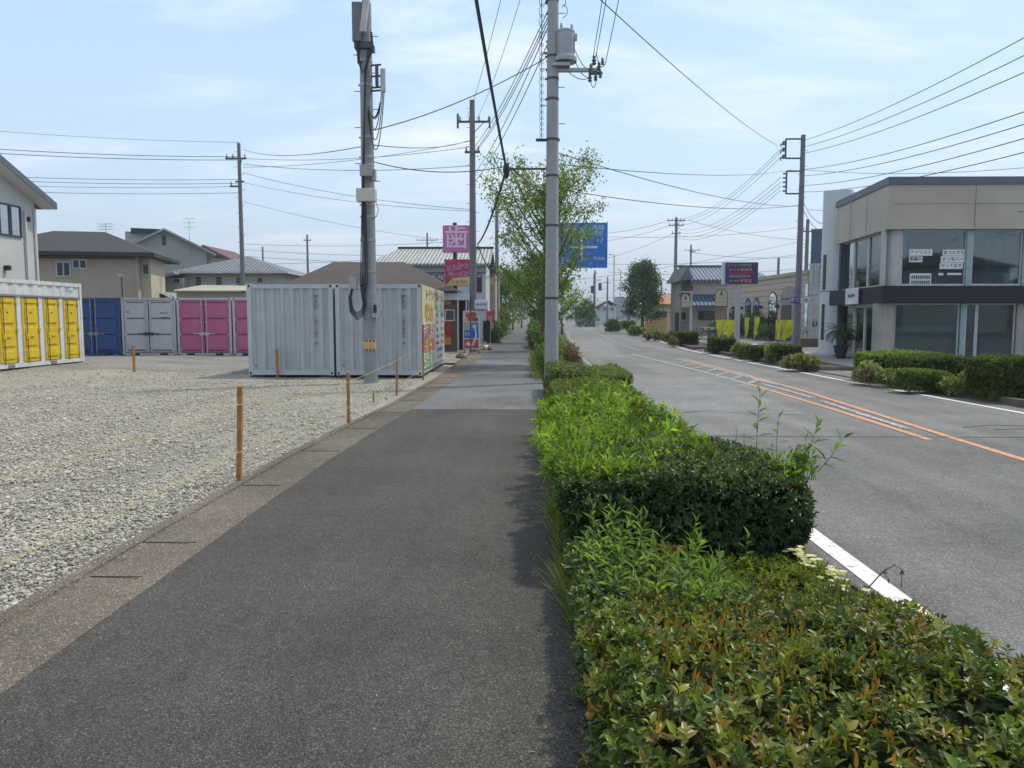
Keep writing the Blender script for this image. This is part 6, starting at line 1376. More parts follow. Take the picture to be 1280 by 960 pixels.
m_ = MB(); m_.box(cx_+.4, rx, cy_+5.5, cy_+5.7, -.07, zT-.6); m_.add([Lp(Ll, -.5, -.07), Lp(Ll, -5, -.07), Lp(Ll, -5, zT-.6), Lp(Ll, -.5, zT-.6)], [(0, 1, 2, 3)]); m_.box(cx_+.5, rx, cy_+.5, cy_+5.5, zBb+.05, zBt-.05); m_.build('interior_wall', mat('interior_dark', (.06, .075, .085), .8), gbg)
m_ = MB(); m_.box(cx_+.2, rx, cy_+.3, cy_+5.5, -.08, .0); m_.build('interior_floor', mat('floor_grey', (.07, .07, .07)), gbg)
# corner column: round, light upper part and stone lower part
q = MB(); ccx, ccy = px(1123, YC2+.25), cy_+.28; q.cyl(ccx-.1, ccy, zBt, zFb, .28, n=32); q.box(px(1106, YC2), px(1110, YC2), cy_+.1, cy_+.3, zBt, zFb); q.build('corner_column_upper', mat('column_light', (.42, .41, .39), .4, .1, 2, streak=.2), gbg, smooth=False)
q = MB(); q.cyl(ccx-.36, ccy+.1, -.07, zBb, .42, n=32); q.build('corner_column_lower', stone_c, gbg)
# right (camera facing) face: frames, columns, panes
def pane_r(a, b_, z0, z1, nm='window', gm=None, left=True):
    x0, x1 = px(a, YC2), px(b_, YC2); f_ = MB()
    f_.box(x0, x0+.05, cy_+.08, cy_+.18, z0, z1); f_.box(x1-.05, x1, cy_+.08, cy_+.18, z0, z1); f_.box(x0, x1, cy_+.06, cy_+.2, z0, z0+.08); f_.box(x0, x1, cy_+.06, cy_+.2, z1-.05, z1)
    fo_ = f_.build(nm, alum, gbg); p_ = MB(); p_.box(x0+.05, x1-.05, cy_+.12, cy_+.13, z0+.08, z1-.05); p_.build('pane', gm or shop_gl, fo_); return fo_
zU0, zU1 = zBt+.01, zFb-.01; zL0, zL1 = -.05, zBb-.01
pane_r(1127, 1210, zU0, zU1); pane_r(1217, 1280, zU0, zU1); pane_r(1290, 1375, zU0, zU1)
for (a, b_, z0, z1, mm) in ((1209.5, 1216.5, zU0, zU1, teal_c), (1280.5, 1289.5, zU0, zU1, teal_c), (1206, 1212, zL0, zL1, teal_c), (1277, 1290, zL0, zL1, stone_c)):
    q = MB(); q.box(px(a, YC2), px(b_, YC2), cy_+.0, cy_+.5, z0, z1); q.build('column', mm, gbg)
pane_r(1123, 1205, zL0, zL1); pane_r(1213, 1227, zL0, zL1); pane_r(1227.5, 1276, zL0, zL1); pane_r(1291, 1375, zL0, zL1)
q = MB(); q.box(px(1124, YC2), px(1205, YC2), cy_+.5, cy_+.55, .3, zz(408, YC2)); q.build('window_blind', mat('blind_olive', (.2, .24, .2), .6, .15, 2), gbg)
q = MB()
for (a, b_, c_, d_) in ((1240, 1250, 300, 357), (1252, 1262, 298, 340)):
    v = []; n_ = 16
    for i in range(n_+1):
        x = px(a, YC2)+(px(b_, YC2)-px(a, YC2))*i/n_; yy = cy_+.45+.05*(i % 2)
        v += [(x, yy, zz(d_, YC2)), (x, yy, zz(c_, YC2))]
    q.add(v, [(2*i, 2*i+2, 2*i+3, 2*i+1) for i in range(n_)])
q.build('curtain', mat('curtain_beige', (.35, .32, .27), .9), gbg)
q = MB(); q.box(px(1263, YC2), px(1276, YC2), cy_+.3, cy_+.7, zz(358, YC2)+.1, zz(341, YC2)); q.build('white_cabinet', mat('cabinet_white', (.5, .55, .56)), gbg)
q = MB(); q.box(px(1228, YC2), px(1275, YC2), cy_+1.4, cy_+1.5, 0, .5); q.box(px(1246, YC2), px(1270, YC2), cy_+.8, cy_+1.3, .0, .75); q.build('sofa', mat('sofa_dark', (.02, .03, .06), .5), gbg)
# window notices
paper = mat('paper_white', (.66, .68, .68), .6, .04); inkm = mat('ink_grey', (.06, .07, .08), .6)
def notice_of(par, s, a, b_, c_, d_):
    x0, x1, z0, z1 = px(a, YC2), px(b_, YC2), zz(d_, YC2), zz(c_, YC2)
    q_ = MB(); q_.box(x0, x1, cy_+.105, cy_+.112, z0, z1); q_.build('paper_strip', paper, par)
    if s: text(s, (z1-z0)*.8, ((x0+x1)/2, cy_+.1, (z0+z1)/2), FACE_CAM, inkm, par, width=(x1-x0)*.9, bold=.002)
n1 = thing('window_notice', 'white recruiting notice in the left upper window of the glass building', 'notice', (px(1140, YC2), cy_+.1, zz(328, YC2))); notice_of(n1, 'アイリスト', 1139, 1168, 312, 320); notice_of(n1, '募集中', 1139, 1156, 321, 328)
n2 = thing('window_notice', 'three line white notice beside the teal column of the glass building', 'notice', (px(1180, YC2), cy_+.1, zz(336, YC2))); notice_of(n2, 'まつエクと', 1181, 1209, 312.5, 320); notice_of(n2, 'まつ毛パーマ', 1179, 1214, 320.5, 328.5); notice_of(n2, 'やってます', 1178, 1207, 329, 336.5)
n3 = thing('price_poster', 'framed poster of small text rows at the bottom of the upper window', 'poster', (px(1150, YC2), cy_+.1, zz(357, YC2))); notice_of(n3, '', 1141, 1168, 342, 357)
q = MB()
for r_ in range(2):
    for k in range(9): q.box(px(1143+k*2.7, YC2), px(1144.8+k*2.7, YC2), cy_+.098, cy_+.104, zz(349+r_*6.5, YC2), zz(344.5+r_*6.5, YC2))
q.build('text_rows', inkm, n3)
n4 = thing('window_notice', 'two short white strips under the three line notice', 'notice', (px(1185, YC2), cy_+.1, zz(344, YC2))); notice_of(n4, '', 1177, 1183, 341.5, 344.5); notice_of(n4, '', 1188, 1206, 341.5, 344)
# left face
def lpane(s0, s1, z0, z1, nm='window', gm=None):
    f_ = MB(); lbox(f_, s0, s0+.07, -.1, .02, z0, z1); lbox(f_, s1-.07, s1, -.1, .02, z0, z1); lbox(f_, s0, s1, -.1, .02, z0, z0+.07); lbox(f_, s0, s1, -.1, .02, z1-.05, z1)
    fo_ = f_.build(nm, alum, gbg); p_ = MB(); lbox(p_, s0+.07, s1-.07, -.05, -.04, z0+.07, z1-.05); p_.build('pane', gm or shop_gl, fo_); return fo_
lpane(.35, 2.3, zU0, zU1); lpane(2.32, 4.1, zU0, zU1); lpane(4.12, Ll-.1, zU0, zU1, gm=glassmat('glass_pale', (.6, .7, .72), .25, .2, (.2, .25, .27)))
q = MB(); lbox(q, .5, 3.9, -1.5, -1.4, zBt, zz(338, 32)); q.build('window_board', mat('board_brown', (.22, .13, .06), .6), gbg)
q = MB(); lbox(q, .8, 2.2, -.9, -.85, zz(336, 32), zz(300, 32)); lbox(q, 2.8, 3.7, -.9, -.85, zz(345, 32), zz(312, 32)); q.build('window_poster', mat('poster_grey', (.3, .34, .35), .5, .4, 6), gbg)
dof = MB()
for (s0, s1, z0, z1) in ((1.3, 1.38, 0, zBb), (2.5, 2.58, 0, 2.55), (3.75, 3.83, 0, zBb), (1.3, 3.8, 2.3, 2.42), (1.3, 3.8, zBb-.08, zBb), (2.5, 2.58, 2.4, zBb)): lbox(dof, s0, s1, -.12, .0, z0-.05, z1)
do = dof.build('entrance_door', mat('door_frame_white', (.6, .61, .6), .4), gbg)
q = MB(); lbox(q, 1.38, 3.75, -.07, -.06, -.02, zBb-.08); q.build('pane', shop_gl, do)
lpane(3.85, Ll-.1, zL0, zL1); lpane(.5, 1.28, zL0, zL1, gm=shop_gl)
q = MB(); lbox(q, .7, 1.15, .022, .04, 1.25, 2.1); q.build('wall_notice', mat('notice_blue', (.3, .42, .45)), gbg)
# shop board above door
so = MB(); lbox(so, 1.9, 3.5, .455, .5, zBb+.0, zBt+.03); sob = so.build('shop_sign', mat('sign_board_white', (.62, .63, .63), .4), gbg)
ang = math.atan2(d_l.y, d_l.x)
c_ = Lp(2.7, .51, (zBb+zBt)/2+.03); text('BALLOON', .22, c_, (R(90), 0, ang+math.pi), inkm, gbg, width=.85, bold=.004)
# round stair tower
cyx, cyy, cr_ = px(1046, 37.2), 37.2, .66
q = MB(); q.cyl(cyx, cyy, -.07, zz(238, 36.6), cr_, n=40); twr = q.build('stair_tower', white_cl, gbg, smooth=False)
q = MB(); q.box(cyx+.2, cyx+1.9, cyy-.1, cyy+1.2, 5.5, zz(241, 37)); q.build('tower_block', white_cl, gbg)
q = MB(); 
for (za_, zb3) in ((zz(318, 36.5), zz(362, 36.5)), (zz(380, 36.5), zz(425, 36.5))):
    a0 = math.radians(200); v = [(cyx+(cr_+.004)*math.cos(a0+d), cyy+(cr_+.004)*math.sin(a0+d), z) for d in (-.16, 0, .16) for z in (zb3, za_)]; q.add(v, [(0, 2, 3, 1), (2, 4, 5, 3)])
q.build('slit_window', dsteel, twr)
q = MB(); 
for z in (zz(364, 36.6),): q.cyl(cyx, cyy, z-.02, z+.02, cr_+.006, n=40)
q.build('joint_ring', dsteel, twr)
q = MB(); q.add([(cyx+.2, cyy+.2, -.07), (lx+.1, ly+.1, -.07), (lx+.1, ly+.1, zFb), (cyx+.2, cyy+.2, zFb)], [(0, 1, 2, 3)]); q.build('recess_wall', white_cl, gbg)
# potted palm
ptx, pty = px(1056, 33.5), 33.5
pp_ = thing('potted_palm', 'dark pot with a small spiky palm beside the white entrance frame', 'plant', (ptx, pty, -.07))
q = MB(); q.lathe(ptx, pty, [(.18, -.07), (.27, .3), (.31, .5), (.27, .5), (.25, .42)], 14); q.build('pot', mat('pot_dark', (.03, .032, .035), .6), pp_)
q = MB(); q.tube([(ptx, pty, .4), (ptx+.02, pty, .8), (ptx, pty, 1.15)], [.13, .1, .08], 8); q.build('trunk', bark_m, pp_)
ps_, ds_, us_ = [], [], []
for k in range(26):
    a = k*2.4; el = 1.05-.05*k; Lf = .68
    prev = Vector((ptx, pty, 1.12)); dirv = Vector((math.cos(a)*math.cos(el), math.sin(a)*math.cos(el), math.sin(el)))
    for s_ in range(12):
        prev = prev+dirv*(Lf/12); dirv = (dirv+Vector((0, 0, -.11))).normalized(); side = dirv.cross(Vector((0, 0, 1))).normalized()
        for sg_ in (-1, 1): ps_.append(tuple(prev)); ds_.append(tuple(dirv*.8+side*sg_*.8)); us_.append((0, 0, 1.))
leaves('fronds', np.array(ps_), np.array(ds_), np.array(us_), np.full(len(ps_), .2), np.full(len(ps_), .035), pick(len(ps_), [(1, (.04, .08, .035))], .2), leaf_gloss, pp_)
sack('white_ornament', 'small white ornament on the ground by the entrance of the glass building', px(1086, 31.5), 31.5, .17, mat('ornament_white', (.55, .55, .53), .5))
# navy clad narrow building behind the pole
nb = thing('navy_building', 'narrow navy clad building with tall windows behind the purple grey pole', 'building', (px(1014, 52), 52, -.07))
q = MB(); q.box(px(1014, 52), px(1036, 52), 52, 60, zz(329, 52), zz(287, 52)); q.build('upper_wall', mat('cladding_navy', (.07, .1, .16), .5, .1), nb)
q = MB(); q.box(px(1013, 52), px(1036, 52), 52.05, 60, -.07, zz(329, 52)-.004); q.build('lower_wall', mat('cladding_offwhite', (.42, .43, .41), .6), nb)
window(nb, px(1017, 52), px(1019.5, 52), zz(356, 52), zz(331.5, 52), 52.05, alum, wglass_d, 0, .05); window(nb, px(1023, 52), px(1026.5, 52), zz(356, 52), zz(331.5, 52), 52.05, alum, wglass_d, 0, .05); window(nb, px(1018.5, 52), px(1025, 52), zz(410, 52), zz(398, 52), 52.05, alum, wglass_d, 1, .05)
nb.rotation_euler = (0, 0, R(-21))
# ---- arched restaurant
ar = thing('arched_restaurant', 'long pinkish building with arched windows and lined walls right of the signboard', 'restaurant', (24, 66, -.07))
A0 = Vector((px(912, 77), 77, 0)); A1 = Vector((px(1012, 58), 58, 0)); dA = (A1-A0); LA = dA.length; dA.normalize(); nA = Vector((dA.y, -dA.x, 0)); nA = nA if nA.x < 0 else -nA
def Ap(s, o, z): q_ = A0+dA*s+nA*o; return (q_.x, q_.y, z)
def abox(mb, s0, s1, o0, o1, z0, z1): mb.add([Ap(s0, o0, z0), Ap(s1, o0, z0), Ap(s1, o1, z0), Ap(s0, o1, z0), Ap(s0, o0, z1), Ap(s1, o0, z1), Ap(s1, o1, z1), Ap(s0, o1, z1)], [(0,3,2,1),(4,5,6,7),(0,1,5,4),(1,2,6,5),(2,3,7,6),(3,0,4,7)])
zA_ = 4.95
q = MB(); abox(q, 0, LA, 0, -9, -.07, zA_); q.build('wall', stucco_p, ar)
q = MB(); abox(q, -.2, LA+.2, .16, -9.2, zA_+.003, zA_+.28); q.build('cornice', mat('cornice_tan', (.4, .34, .28), .7), ar)
q = MB()
for k in range(9): abox(q, 0, LA, .004, .02, .5+k*.5, .54+k*.5)
q.build('wall_groove', mat('groove_dark', (.2, .16, .14)), ar)
def s_of(pxx):
    r_ = ray(pxx, 397); # intersection in plan of the view ray with the wall line
    det = dA.x*(-r_.y)-dA.y*(-r_.x); return ((-A0.x)*(-r_.y)-(-A0.y)*(-r_.x))/det
for (a, b_, zb4, zt4) in ((932, 938, 1.3, 3.35), (942, 948.5, 1.3, 3.4), (961, 971, .9, 3.75), (976.5, 994, .0, 4.1)):
    s0, s1 = sorted((s_of(a), s_of(b_))); c4 = (s0+s1)/2; r4 = (s1-s0)/2; hz = zt4-min(r4*1.0, .9)
    def arch(mb, ex, o0, o1, zb):
        pts = [(c4-r4-ex, zb), (c4+r4+ex, zb)]+[(c4+(r4+ex)*math.cos(t5), hz+(min(r4, .9)+ex)*math.sin(t5)) for t5 in np.linspace(0, math.pi, 13)]
        n5 = len(pts); mb.add([Ap(s, o0, z) for s, z in pts]+[Ap(s, o1, z) for s, z in pts], [tuple(range(n5)), tuple(range(n5, 2*n5))[::-1]]+[(i, (i+1) % n5, n5+(i+1) % n5, n5+i) for i in range(n5)])
    q = MB(); arch(q, .12, .022, .05, zb4-.05); fr_ = q.build('arched_window', dsteel if a < 975 else mat('arch_trim', (.3, .25, .21)), ar)
    q = MB(); arch(q, .0, .052, .07, zb4); q.build('pane', wglass_d if a < 975 else mat('arch_infill', (.3, .26, .23), .7), fr_)
    q = MB(); abox(q, c4-r4, c4+r4, .072, .1, hz-.05, hz+.03); abox(q, c4-.03, c4+.03, .072, .09, zb4, hz) if a < 975 else None; q.build('glazing_bar', dsteel, fr_)
s0, s1 = sorted((s_of(978), s_of(990))); q = MB(); abox(q, s0, s1, .075, .11, -.05, 2.7); q.build('entrance_door', mat('door_brown', (.1, .07, .06)), ar)
q = MB()
for a in (918, 928, 952, 973): s5 = s_of(a); abox(q, s5-.15, s5+.15, .02, .3, 2.5, 2.75)
q.build('wall_lamp', dsteel, ar)
for (a, b_, c4, d4) in ((998, 1001, 1.2, 4.0), (1006, 1010.5, .4, 4.3)):
    s0, s1 = sorted((s_of(a), s_of(b_))); q = MB(); abox(q, s0, s1, .022, .06, c4, d4); f5 = q.build('window', dsteel, ar); q = MB(); abox(q, s0+.06, s1-.06, .062, .07, c4+.06, d4-.06); q.build('pane', wglass_d, f5)
# fence before it
fe = thing('slat_fence', 'low pale fence before the arched restaurant, right of the yellow flags', 'fence', (px(1010, 50), 50, -.07))
q = MB(); xa, xb = px(1003, 50), px(1033, 50)
for z in (.3, .62, .95, 1.05): q.box(xa, xb, 50, 50.04, z-.03, z+.03)
q.build('rail', alum, fe); q = MB()
for k in range(5): x = xa+(xb-xa)*k/4; q.box(x-.05, x+.05, 49.97, 50.07, -.07, 1.15)
q.build('fence_post', alum, fe)
q = MB(); q.box(px(1005, 46.3), px(1034, 46.3), 46.5, 46.8, -.07, .45); tag(q.build('low_wall', mat('wall_brown_low', (.14, .11, .1), .8)), 'low brown wall at the foot of the round white tower', 'wall')
for i, (a, Yd, h_, r_) in enumerate([(948, 66, 2.4, 1.1), (938, 70, 1.3, .8), (965, 60, 1.3, 1.3), (900, 71, 1.6, .9)]):
    bush('garden_shrub', ['tall green shrub before the arched windows', 'low green shrub under the narrow arched windows', 'dark low shrub under the larger arched window', 'shrub beside the bicycles before the blue roofed house'][i], px(a, Yd), Yd, r_, r_, h_, 700, .17, DG, leaf_soft, 'shrubs before the arched restaurant', seed=50+i)
bush('purple_shrub', 'dark purple leaved shrub behind the signboard post', px(920, 70), 70, .9, .9, 2.6, 700, .16, [(2, (.07, .03, .06)), (1, (.05, .06, .03))], leaf_soft, seed=60)
# ---- blue-roofed house
YK = 80
hk = thing('house', 'two storey house with a blue grey tiled roof and a blue lower roof', 'house', (px(890, YK), YK+4, -.07))
x0, x1 = px(867, YK), px(932, YK)
q = MB(); q.box(x0, x1, YK, YK+8, -.07, zz(348, YK)); q.build('wall', stucco_p, hk)
rf = MB(); v = [(px(862, YK), YK-.9, zz(350, YK)), (px(965, YK), YK-.9, zz(350, YK)), (px(949, YK), YK+4, zz(333.5, YK+4)), (px(860, YK), YK+4, zz(333.5, YK+4)), (px(965, YK), YK+9, zz(350, YK)), (px(862, YK), YK+9, zz(350, YK))]
v += [(a, b, c-.2) for a, b, c in v]; rf.add(v, [(0, 1, 2, 3), (3, 2, 4, 5), (1, 4, 2), (6, 9, 8, 7), (9, 11, 10, 8), (0, 6, 7, 1), (1, 7, 10, 4), (5, 11, 9, 3), (3, 9, 6, 0), (4, 10, 11, 5)]); rf.build('roof', tile_b, hk)
q = MB(); q.box(px(857, YK), px(950, YK), YK+3.7, YK+4.3, zz(334.5, YK+4), zz(332, YK+4)); q.build('ridge', mat('ridge_navy', (.05, .06, .08)), hk)
# side gable toward the left
rf = MB(); v = [(px(848, YK), YK-.7, zz(352, YK)), (px(858, YK), YK-.7, zz(333.5, YK)), (px(866, YK), YK-.7, zz(347, YK)), (px(862, YK), YK-.7, zz(350, YK))]
rf.add(v+[(a, b+7, c) for a, b, c in v], [(0, 3, 2, 1), (0, 1, 5, 4), (1, 2, 6, 5), (4, 5, 6, 7), (0, 4, 7, 3), (3, 7, 6, 2)]); rf.build('gable_side', mat('gable_grey', (.11, .115, .12)), hk)
q = MB(); q.box(px(856, YK), x0, YK+1.5, YK+7, -.07, zz(349, YK)); q.build('side_wall', mat('wall_shadow_beige', (.3, .27, .24)), hk)
rf = MB(); v = [(px(847, YK), YK-2.2, zz(382, YK)), (px(911, YK), YK-2.2, zz(382, YK)), (px(909, YK), YK-.02, zz(368, YK)), (px(850, YK), YK-.02, zz(368, YK))]
rf.add(v+[(a, b, c-.18) for a, b, c in v], [(0, 1, 2, 3), (4, 7, 6, 5), (0, 4, 5, 1), (1, 5, 6, 2), (2, 6, 7, 3), (3, 7, 4, 0)]); rf.build('lower_roof', roofmat('roof_tile_navy', (.035, .09, .17), 0, .8, (.07, .14, .22)), hk)
window(hk, px(877, YK-.6), px(896, YK-.6), zz(399, YK), zz(390, YK), YK-.02, mat('frame_brown', (.1, .07, .05)), wglass_d, 2, .08); window(hk, px(857, YK), px(863, YK), zz(400, YK), zz(390, YK), YK+1.48, alum, wglass_d, 0, .07)
q = MB(); q.box(px(849, YK), px(854, YK), YK+1.4, YK+1.48, 0, 2.2); q.build('door', dsteel, hk)
q = MB(); q.tube([(px(857, YK-.5), YK-.5, zz(357, YK)), (px(865, YK-.5), YK-.5, zz(357, YK))], .04, 5); q.box(px(856, YK), px(866, YK), YK-.4, YK+1.4, zz(366, YK), zz(358, YK)); q.build('balcony', dsteel, hk)
# arch-topped hanging signs
def arch_sign(label, a, b_, c4, d4, Yd, postpx, grp):
    t_ = thing('shop_sign', label, 'sign', (px(postpx, Yd), Yd, -.07), grp)
    x0, x1, z0, z1 = px(a, Yd), px(b_, Yd), zz(d4, Yd), zz(c4, Yd); cx5 = (x0+x1)/2
    pts = [(x0, z0), (x1, z0), (x1, z1-.3), (cx5+.25*(x1-x0), z1-.08), (cx5, z1), (cx5-.25*(x1-x0), z1-.08), (x0, z1-.3)]; n5 = len(pts)
    for (s, y0_, y1_, mm, nm) in ((1, Yd, Yd+.12, dsteel, 'sign_case'), (.93, Yd-.012, Yd-.003, mat('sign_cream', (.46, .4, .27), .5), 'sign_face')):
        pp5 = [(cx5+(x-cx5)*s, (z0+z1)/2+(z-(z0+z1)/2)*s) for x, z in pts]; q_ = MB(); q_.add([(x, y0_, z) for x, z in pp5]+[(x, y1_, z) for x, z in pp5], [tuple(range(n5)), tuple(range(n5, 2*n5))[::-1]]+[(i, n5+i, n5+(i+1) % n5, (i+1) % n5) for i in range(n5)]); q_.build(nm, mm, t_)
    q_ = MB(); q_.tube([(px(postpx, Yd), Yd+.06, -.07), (px(postpx, Yd), Yd+.06, z1+.15)], .07, 8); q_.box(min(x0, px(postpx, Yd)), max(x1, px(postpx, Yd)), Yd+.03, Yd+.09, z1+.05, z1+.12); q_.build('post', mat('post_grey_white', (.42, .44, .48), .5), t_)
    q_ = MB(); q_.add([(cx5-.12, Yd-.02, z1-.45), (cx5+.12, Yd-.02, z1-.45), (cx5+.04, Yd-.02, z1-.3), (cx5+.06, Yd-.02, z1-.2), (cx5, Yd-.02, z1-.12), (cx5-.06, Yd-.02, z1-.2), (cx5-.04, Yd-.02, z1-.3)], [tuple(range(7))]); q_.build('emblem', dsteel, t_)
    text('イタリアン', .2, (cx5, Yd-.02, z1-.68), FACE_CAM, inkm, t_, width=(x1-x0)*.7); text('レストラン', .16, (cx5, Yd-.02, z1-.95), FACE_CAM, inkm, t_, width=(x1-x0)*.6)
gs5 = 'cream arch topped restaurant signs'
arch_sign('cream arch topped sign hanging left of its white post before the blue roofed house', 853, 864, 366.5, 385, 56, 866, gs5)
arch_sign('cream arch topped sign close left of the tall signboard', 895.5, 911, 361, 383.5, 56, 912.5, gs5)
# big signboard
YT = 48
sb = thing('roadside_signboard', 'tall grey pillar carrying a dark red and navy dealer signboard', 'sign', (px(925, YT), YT, -.07))
x0, x1, z0, z1 = px(905, YT), px(948.5, YT), zz(355.5, YT), zz(328, YT)
q = MB(); q.box(px(922.5, YT), px(928, YT), YT+.05, YT+.35, -.07, z0); q.build('pillar', mat('pillar_pale', (.4, .42, .44), .5, .08, 2, streak=.15), sb)
q = MB(); q.box(x0, x1, YT, YT+.45, z0, z1); q.build('sign_case', mat('case_white', (.55, .56, .58), .5), sb)
q = MB(); q.box(x0+.12, x1, YT-.02, YT-.003, z0+.02, z1-.02); q.build('sign_face', mat('sign_dark_red', (.1, .025, .06), .45, .3, 2), sb)
q = MB(); q.box(x0+.12, x0+.32, YT-.03, YT-.022, z0+.02, z1-.02); q.box(x1-.22, x1, YT-.03, YT-.022, z0+.02, z1-.02); q.build('navy_side', nvy_p, sb)
q = MB(); q.box(x0+.35, x1-.25, YT-.03, YT-.022, (z0+z1)/2-.03, (z0+z1)/2+.03); q.build('red_bar', red_p, sb)
ltb = mat('letters_pale_blue', (.35, .48, .62), .4); ltp = mat('letters_pink', (.6, .3, .32), .4)
text('エアコンの専門店', .2, ((x0+x1)/2-.1, YT-.035, z1-.2), FACE_CAM, ltb, sb, width=1.5); text('カーナビ', .28, (x0+.68, YT-.035, z1-.48), FACE_CAM, ltb, sb, width=.62, bold=.006); text('取付販売', .28, (x0+1.4, YT-.035, z1-.48), FACE_CAM, ltp, sb, width=.72, bold=.006)
text('車販売買取専門店', .2, ((x0+x1)/2-.05, YT-.035, z1-.88), FACE_CAM, ltb, sb, width=1.3); text('カーナビ', .28, (x0+.68, YT-.035, z1-1.16), FACE_CAM, ltb, sb, width=.62, bold=.006); text('激安店', .28, (x0+1.4, YT-.035, z1-1.16), FACE_CAM, ltp, sb, width=.72, bold=.006)
# yellow banner flags
yf = mat('flag_yellow', (.62, .6, .03), .75, .15, 3)
gy = 'yellow banner flags along the right forecourt'
for i, (a, Yd, h_, w_, ln_, fu, lb) in enumerate([(901, 50, 1.35, .5, -.2, .75, 'crumpled yellow banner flag at the left end by the signboard pillar'), (906, 50, 1.35, .5, .0, .55, 'wide yellow banner flag second from the left end'), (911, 50.3, 1.35, .55, .15, .7, 'yellow banner flag just left of the signboard pillar'),
    (934.5, 49, 1.5, .3, -.05, .75, 'slim drooping yellow flag on a white base right of the pillar'), (946.5, 49, 1.55, .32, -.05, .75, 'second slim drooping yellow flag on a white base'),
    (973, 47, 1.35, .36, .0, .4, 'straight yellow banner flag left of the purple grey pole'), (979, 47.2, 1.35, .5, .12, .6, 'broad yellow banner flag in the middle of the group by the purple grey pole'), (983.5, 47.4, 1.35, .6, .3, .7, 'slanting yellow banner flag before the arched door'), (993.5, 47, 1.5, .25, .05, .6, 'narrow yellow banner flag touching the purple grey pole')]):
    banner_flag(lb, px(a, Yd), Yd, h_+.3, w_, yf, gy, base=i in (3, 4), lean=ln_, furled=fu, z0=-.07)
# bicycles
def bicycle():
    t_ = thing('bicycle', 'x', 'bicycle', (0, 0, 0), 'bicycles parked before the blue roofed house')
    for xx in (-.55, .55):
        q = MB(); q.tube([(xx+.33*math.cos(a), 0, .34+.33*math.sin(a)) for a in np.linspace(0, 2*math.pi, 17)], .022, 5, cap=False); wl = q.build('wheel', black_m, t_)
        q = MB(); 
        for a in np.linspace(0, math.pi, 7)[:-1]: q.tube([(xx-.31*math.cos(a), 0, .34-.31*math.sin(a)), (xx+.31*math.cos(a), 0, .34+.31*math.sin(a))], .004, 3)
        q.build('spokes', alum, wl)
    q = MB(); q.tube([(-.55, 0, .34), (-.1, 0, .32), (-.2, 0, .85)], .018, 5); q.tube([(-.1, 0, .32), (.38, 0, .8), (.55, 0, .34)], .02, 5); q.tube([(-.2, 0, .75), (.36, 0, .85)], .02, 5); q.tube([(-.55, 0, .34), (-.18, 0, .75)], .014, 5); q.build('frame', dsteel, t_)
    q = MB(); q.tube([(.38, 0, .8), (.34, 0, 1.02)], .016, 5); q.tube([(.25, -.26, 1.02), (.35, -.15, 1.03), (.35, .15, 1.03), (.25, .26, 1.02)], .014, 5); q.build('handlebar', alum, t_)
    q = MB(); q.lathe(-.22, 0, [(.03, .85), (.11, .88), (.1, .93), (.04, .94)], 8); q.build('saddle', black_m, t_)
    q = MB(); q.box(.45, .78, -.14, .14, .78, 1.0); q.build('basket', alum, t_); return t_
bk = bicycle()
for i, (a, Yd, rz) in enumerate([(884, 62, .3), (892, 61, -.2), (901, 60, .5), (876, 64, .1)]):
    lb = ['bicycle second from the left before the blue roofed house', 'bicycle third from the left before the blue roofed house', 'bicycle nearest the yellow flags', 'leftmost of the bicycles, before the brown framed window'][i]
    if i == 0: b0 = bk; b0.location = (px(a, Yd), Yd, -.07); b0.rotation_euler = (0, 0, rz); b0['label'] = lb
    else: dup(bk, (px(a, Yd), Yd, -.07), lb, rz)
# ---- orange roof building
YO = 98
ho = thing('restaurant', 'low building with an orange tiled roof behind the conical tree', 'restaurant', (px(832, YO), YO+4, -.07))
q = MB(); q.box(px(808, YO), px(846, YO), YO, YO+8, -.07, zz(380, YO)); q.build('wall', stucco_y, ho)
rf = MB(); v = [(px(806, YO), YO-.6, zz(380, YO)), (px(842, YO), YO-.6, zz(380, YO)), (px(850, YO), YO+4, zz(366, YO+4)), (px(824, YO), YO+4, zz(370, YO+4)), (px(848, YO), YO+9, zz(380, YO))]
rf.add(v+[(a, b, c-.2) for a, b, c in v], [(0, 1, 2, 3), (1, 4, 2), (5, 8, 7, 6), (0, 5, 6, 1), (3, 8, 5, 0), (3, 2, 7, 8), (4, 9, 7, 2), (1, 6, 9, 4)]); rf.build('roof', tile_o, ho)
window(ho, px(822, YO), px(834, YO), zz(397, YO), zz(390, YO), YO, dsteel, wglass_d, 2, .08)
q = MB(); q.box(px(808, YO-2), px(835, YO-2), YO-2, YO-1.8, -.07, zz(397, YO-2)); tag(q.build('garden_wall', mat('wall_orange_plaster', (.45, .27, .12), .8, .15, 1)), 'orange plastered garden wall in front of the orange roofed building', 'wall')
# ---- street behind the camera, seen only in the shop windows
for i, (x_, y_, w_, h_, c_) in enumerate([(30, -34, 14, 6.5, stucco_c), (50, -30, 12, 7.5, stucco_w), (70, -36, 16, 5.5, stucco_b), (8, -60, 14, 7, stucco_g)]):
    t_ = thing('house', ['cream house on the street behind the camera, mirrored in the shop glass', 'white house on the street behind the camera', 'beige house farthest right behind the camera', 'grey house straight behind the camera'][i], 'house', (x_, y_, -.1))
    q = MB(); q.box(x_-w_/2, x_+w_/2, y_-8, y_, -.1, h_); q.build('wall', c_, t_); hip(x_-w_/2, x_+w_/2, y_-8, y_, h_+.1, h_+2, .6).build('roof', slate, t_)
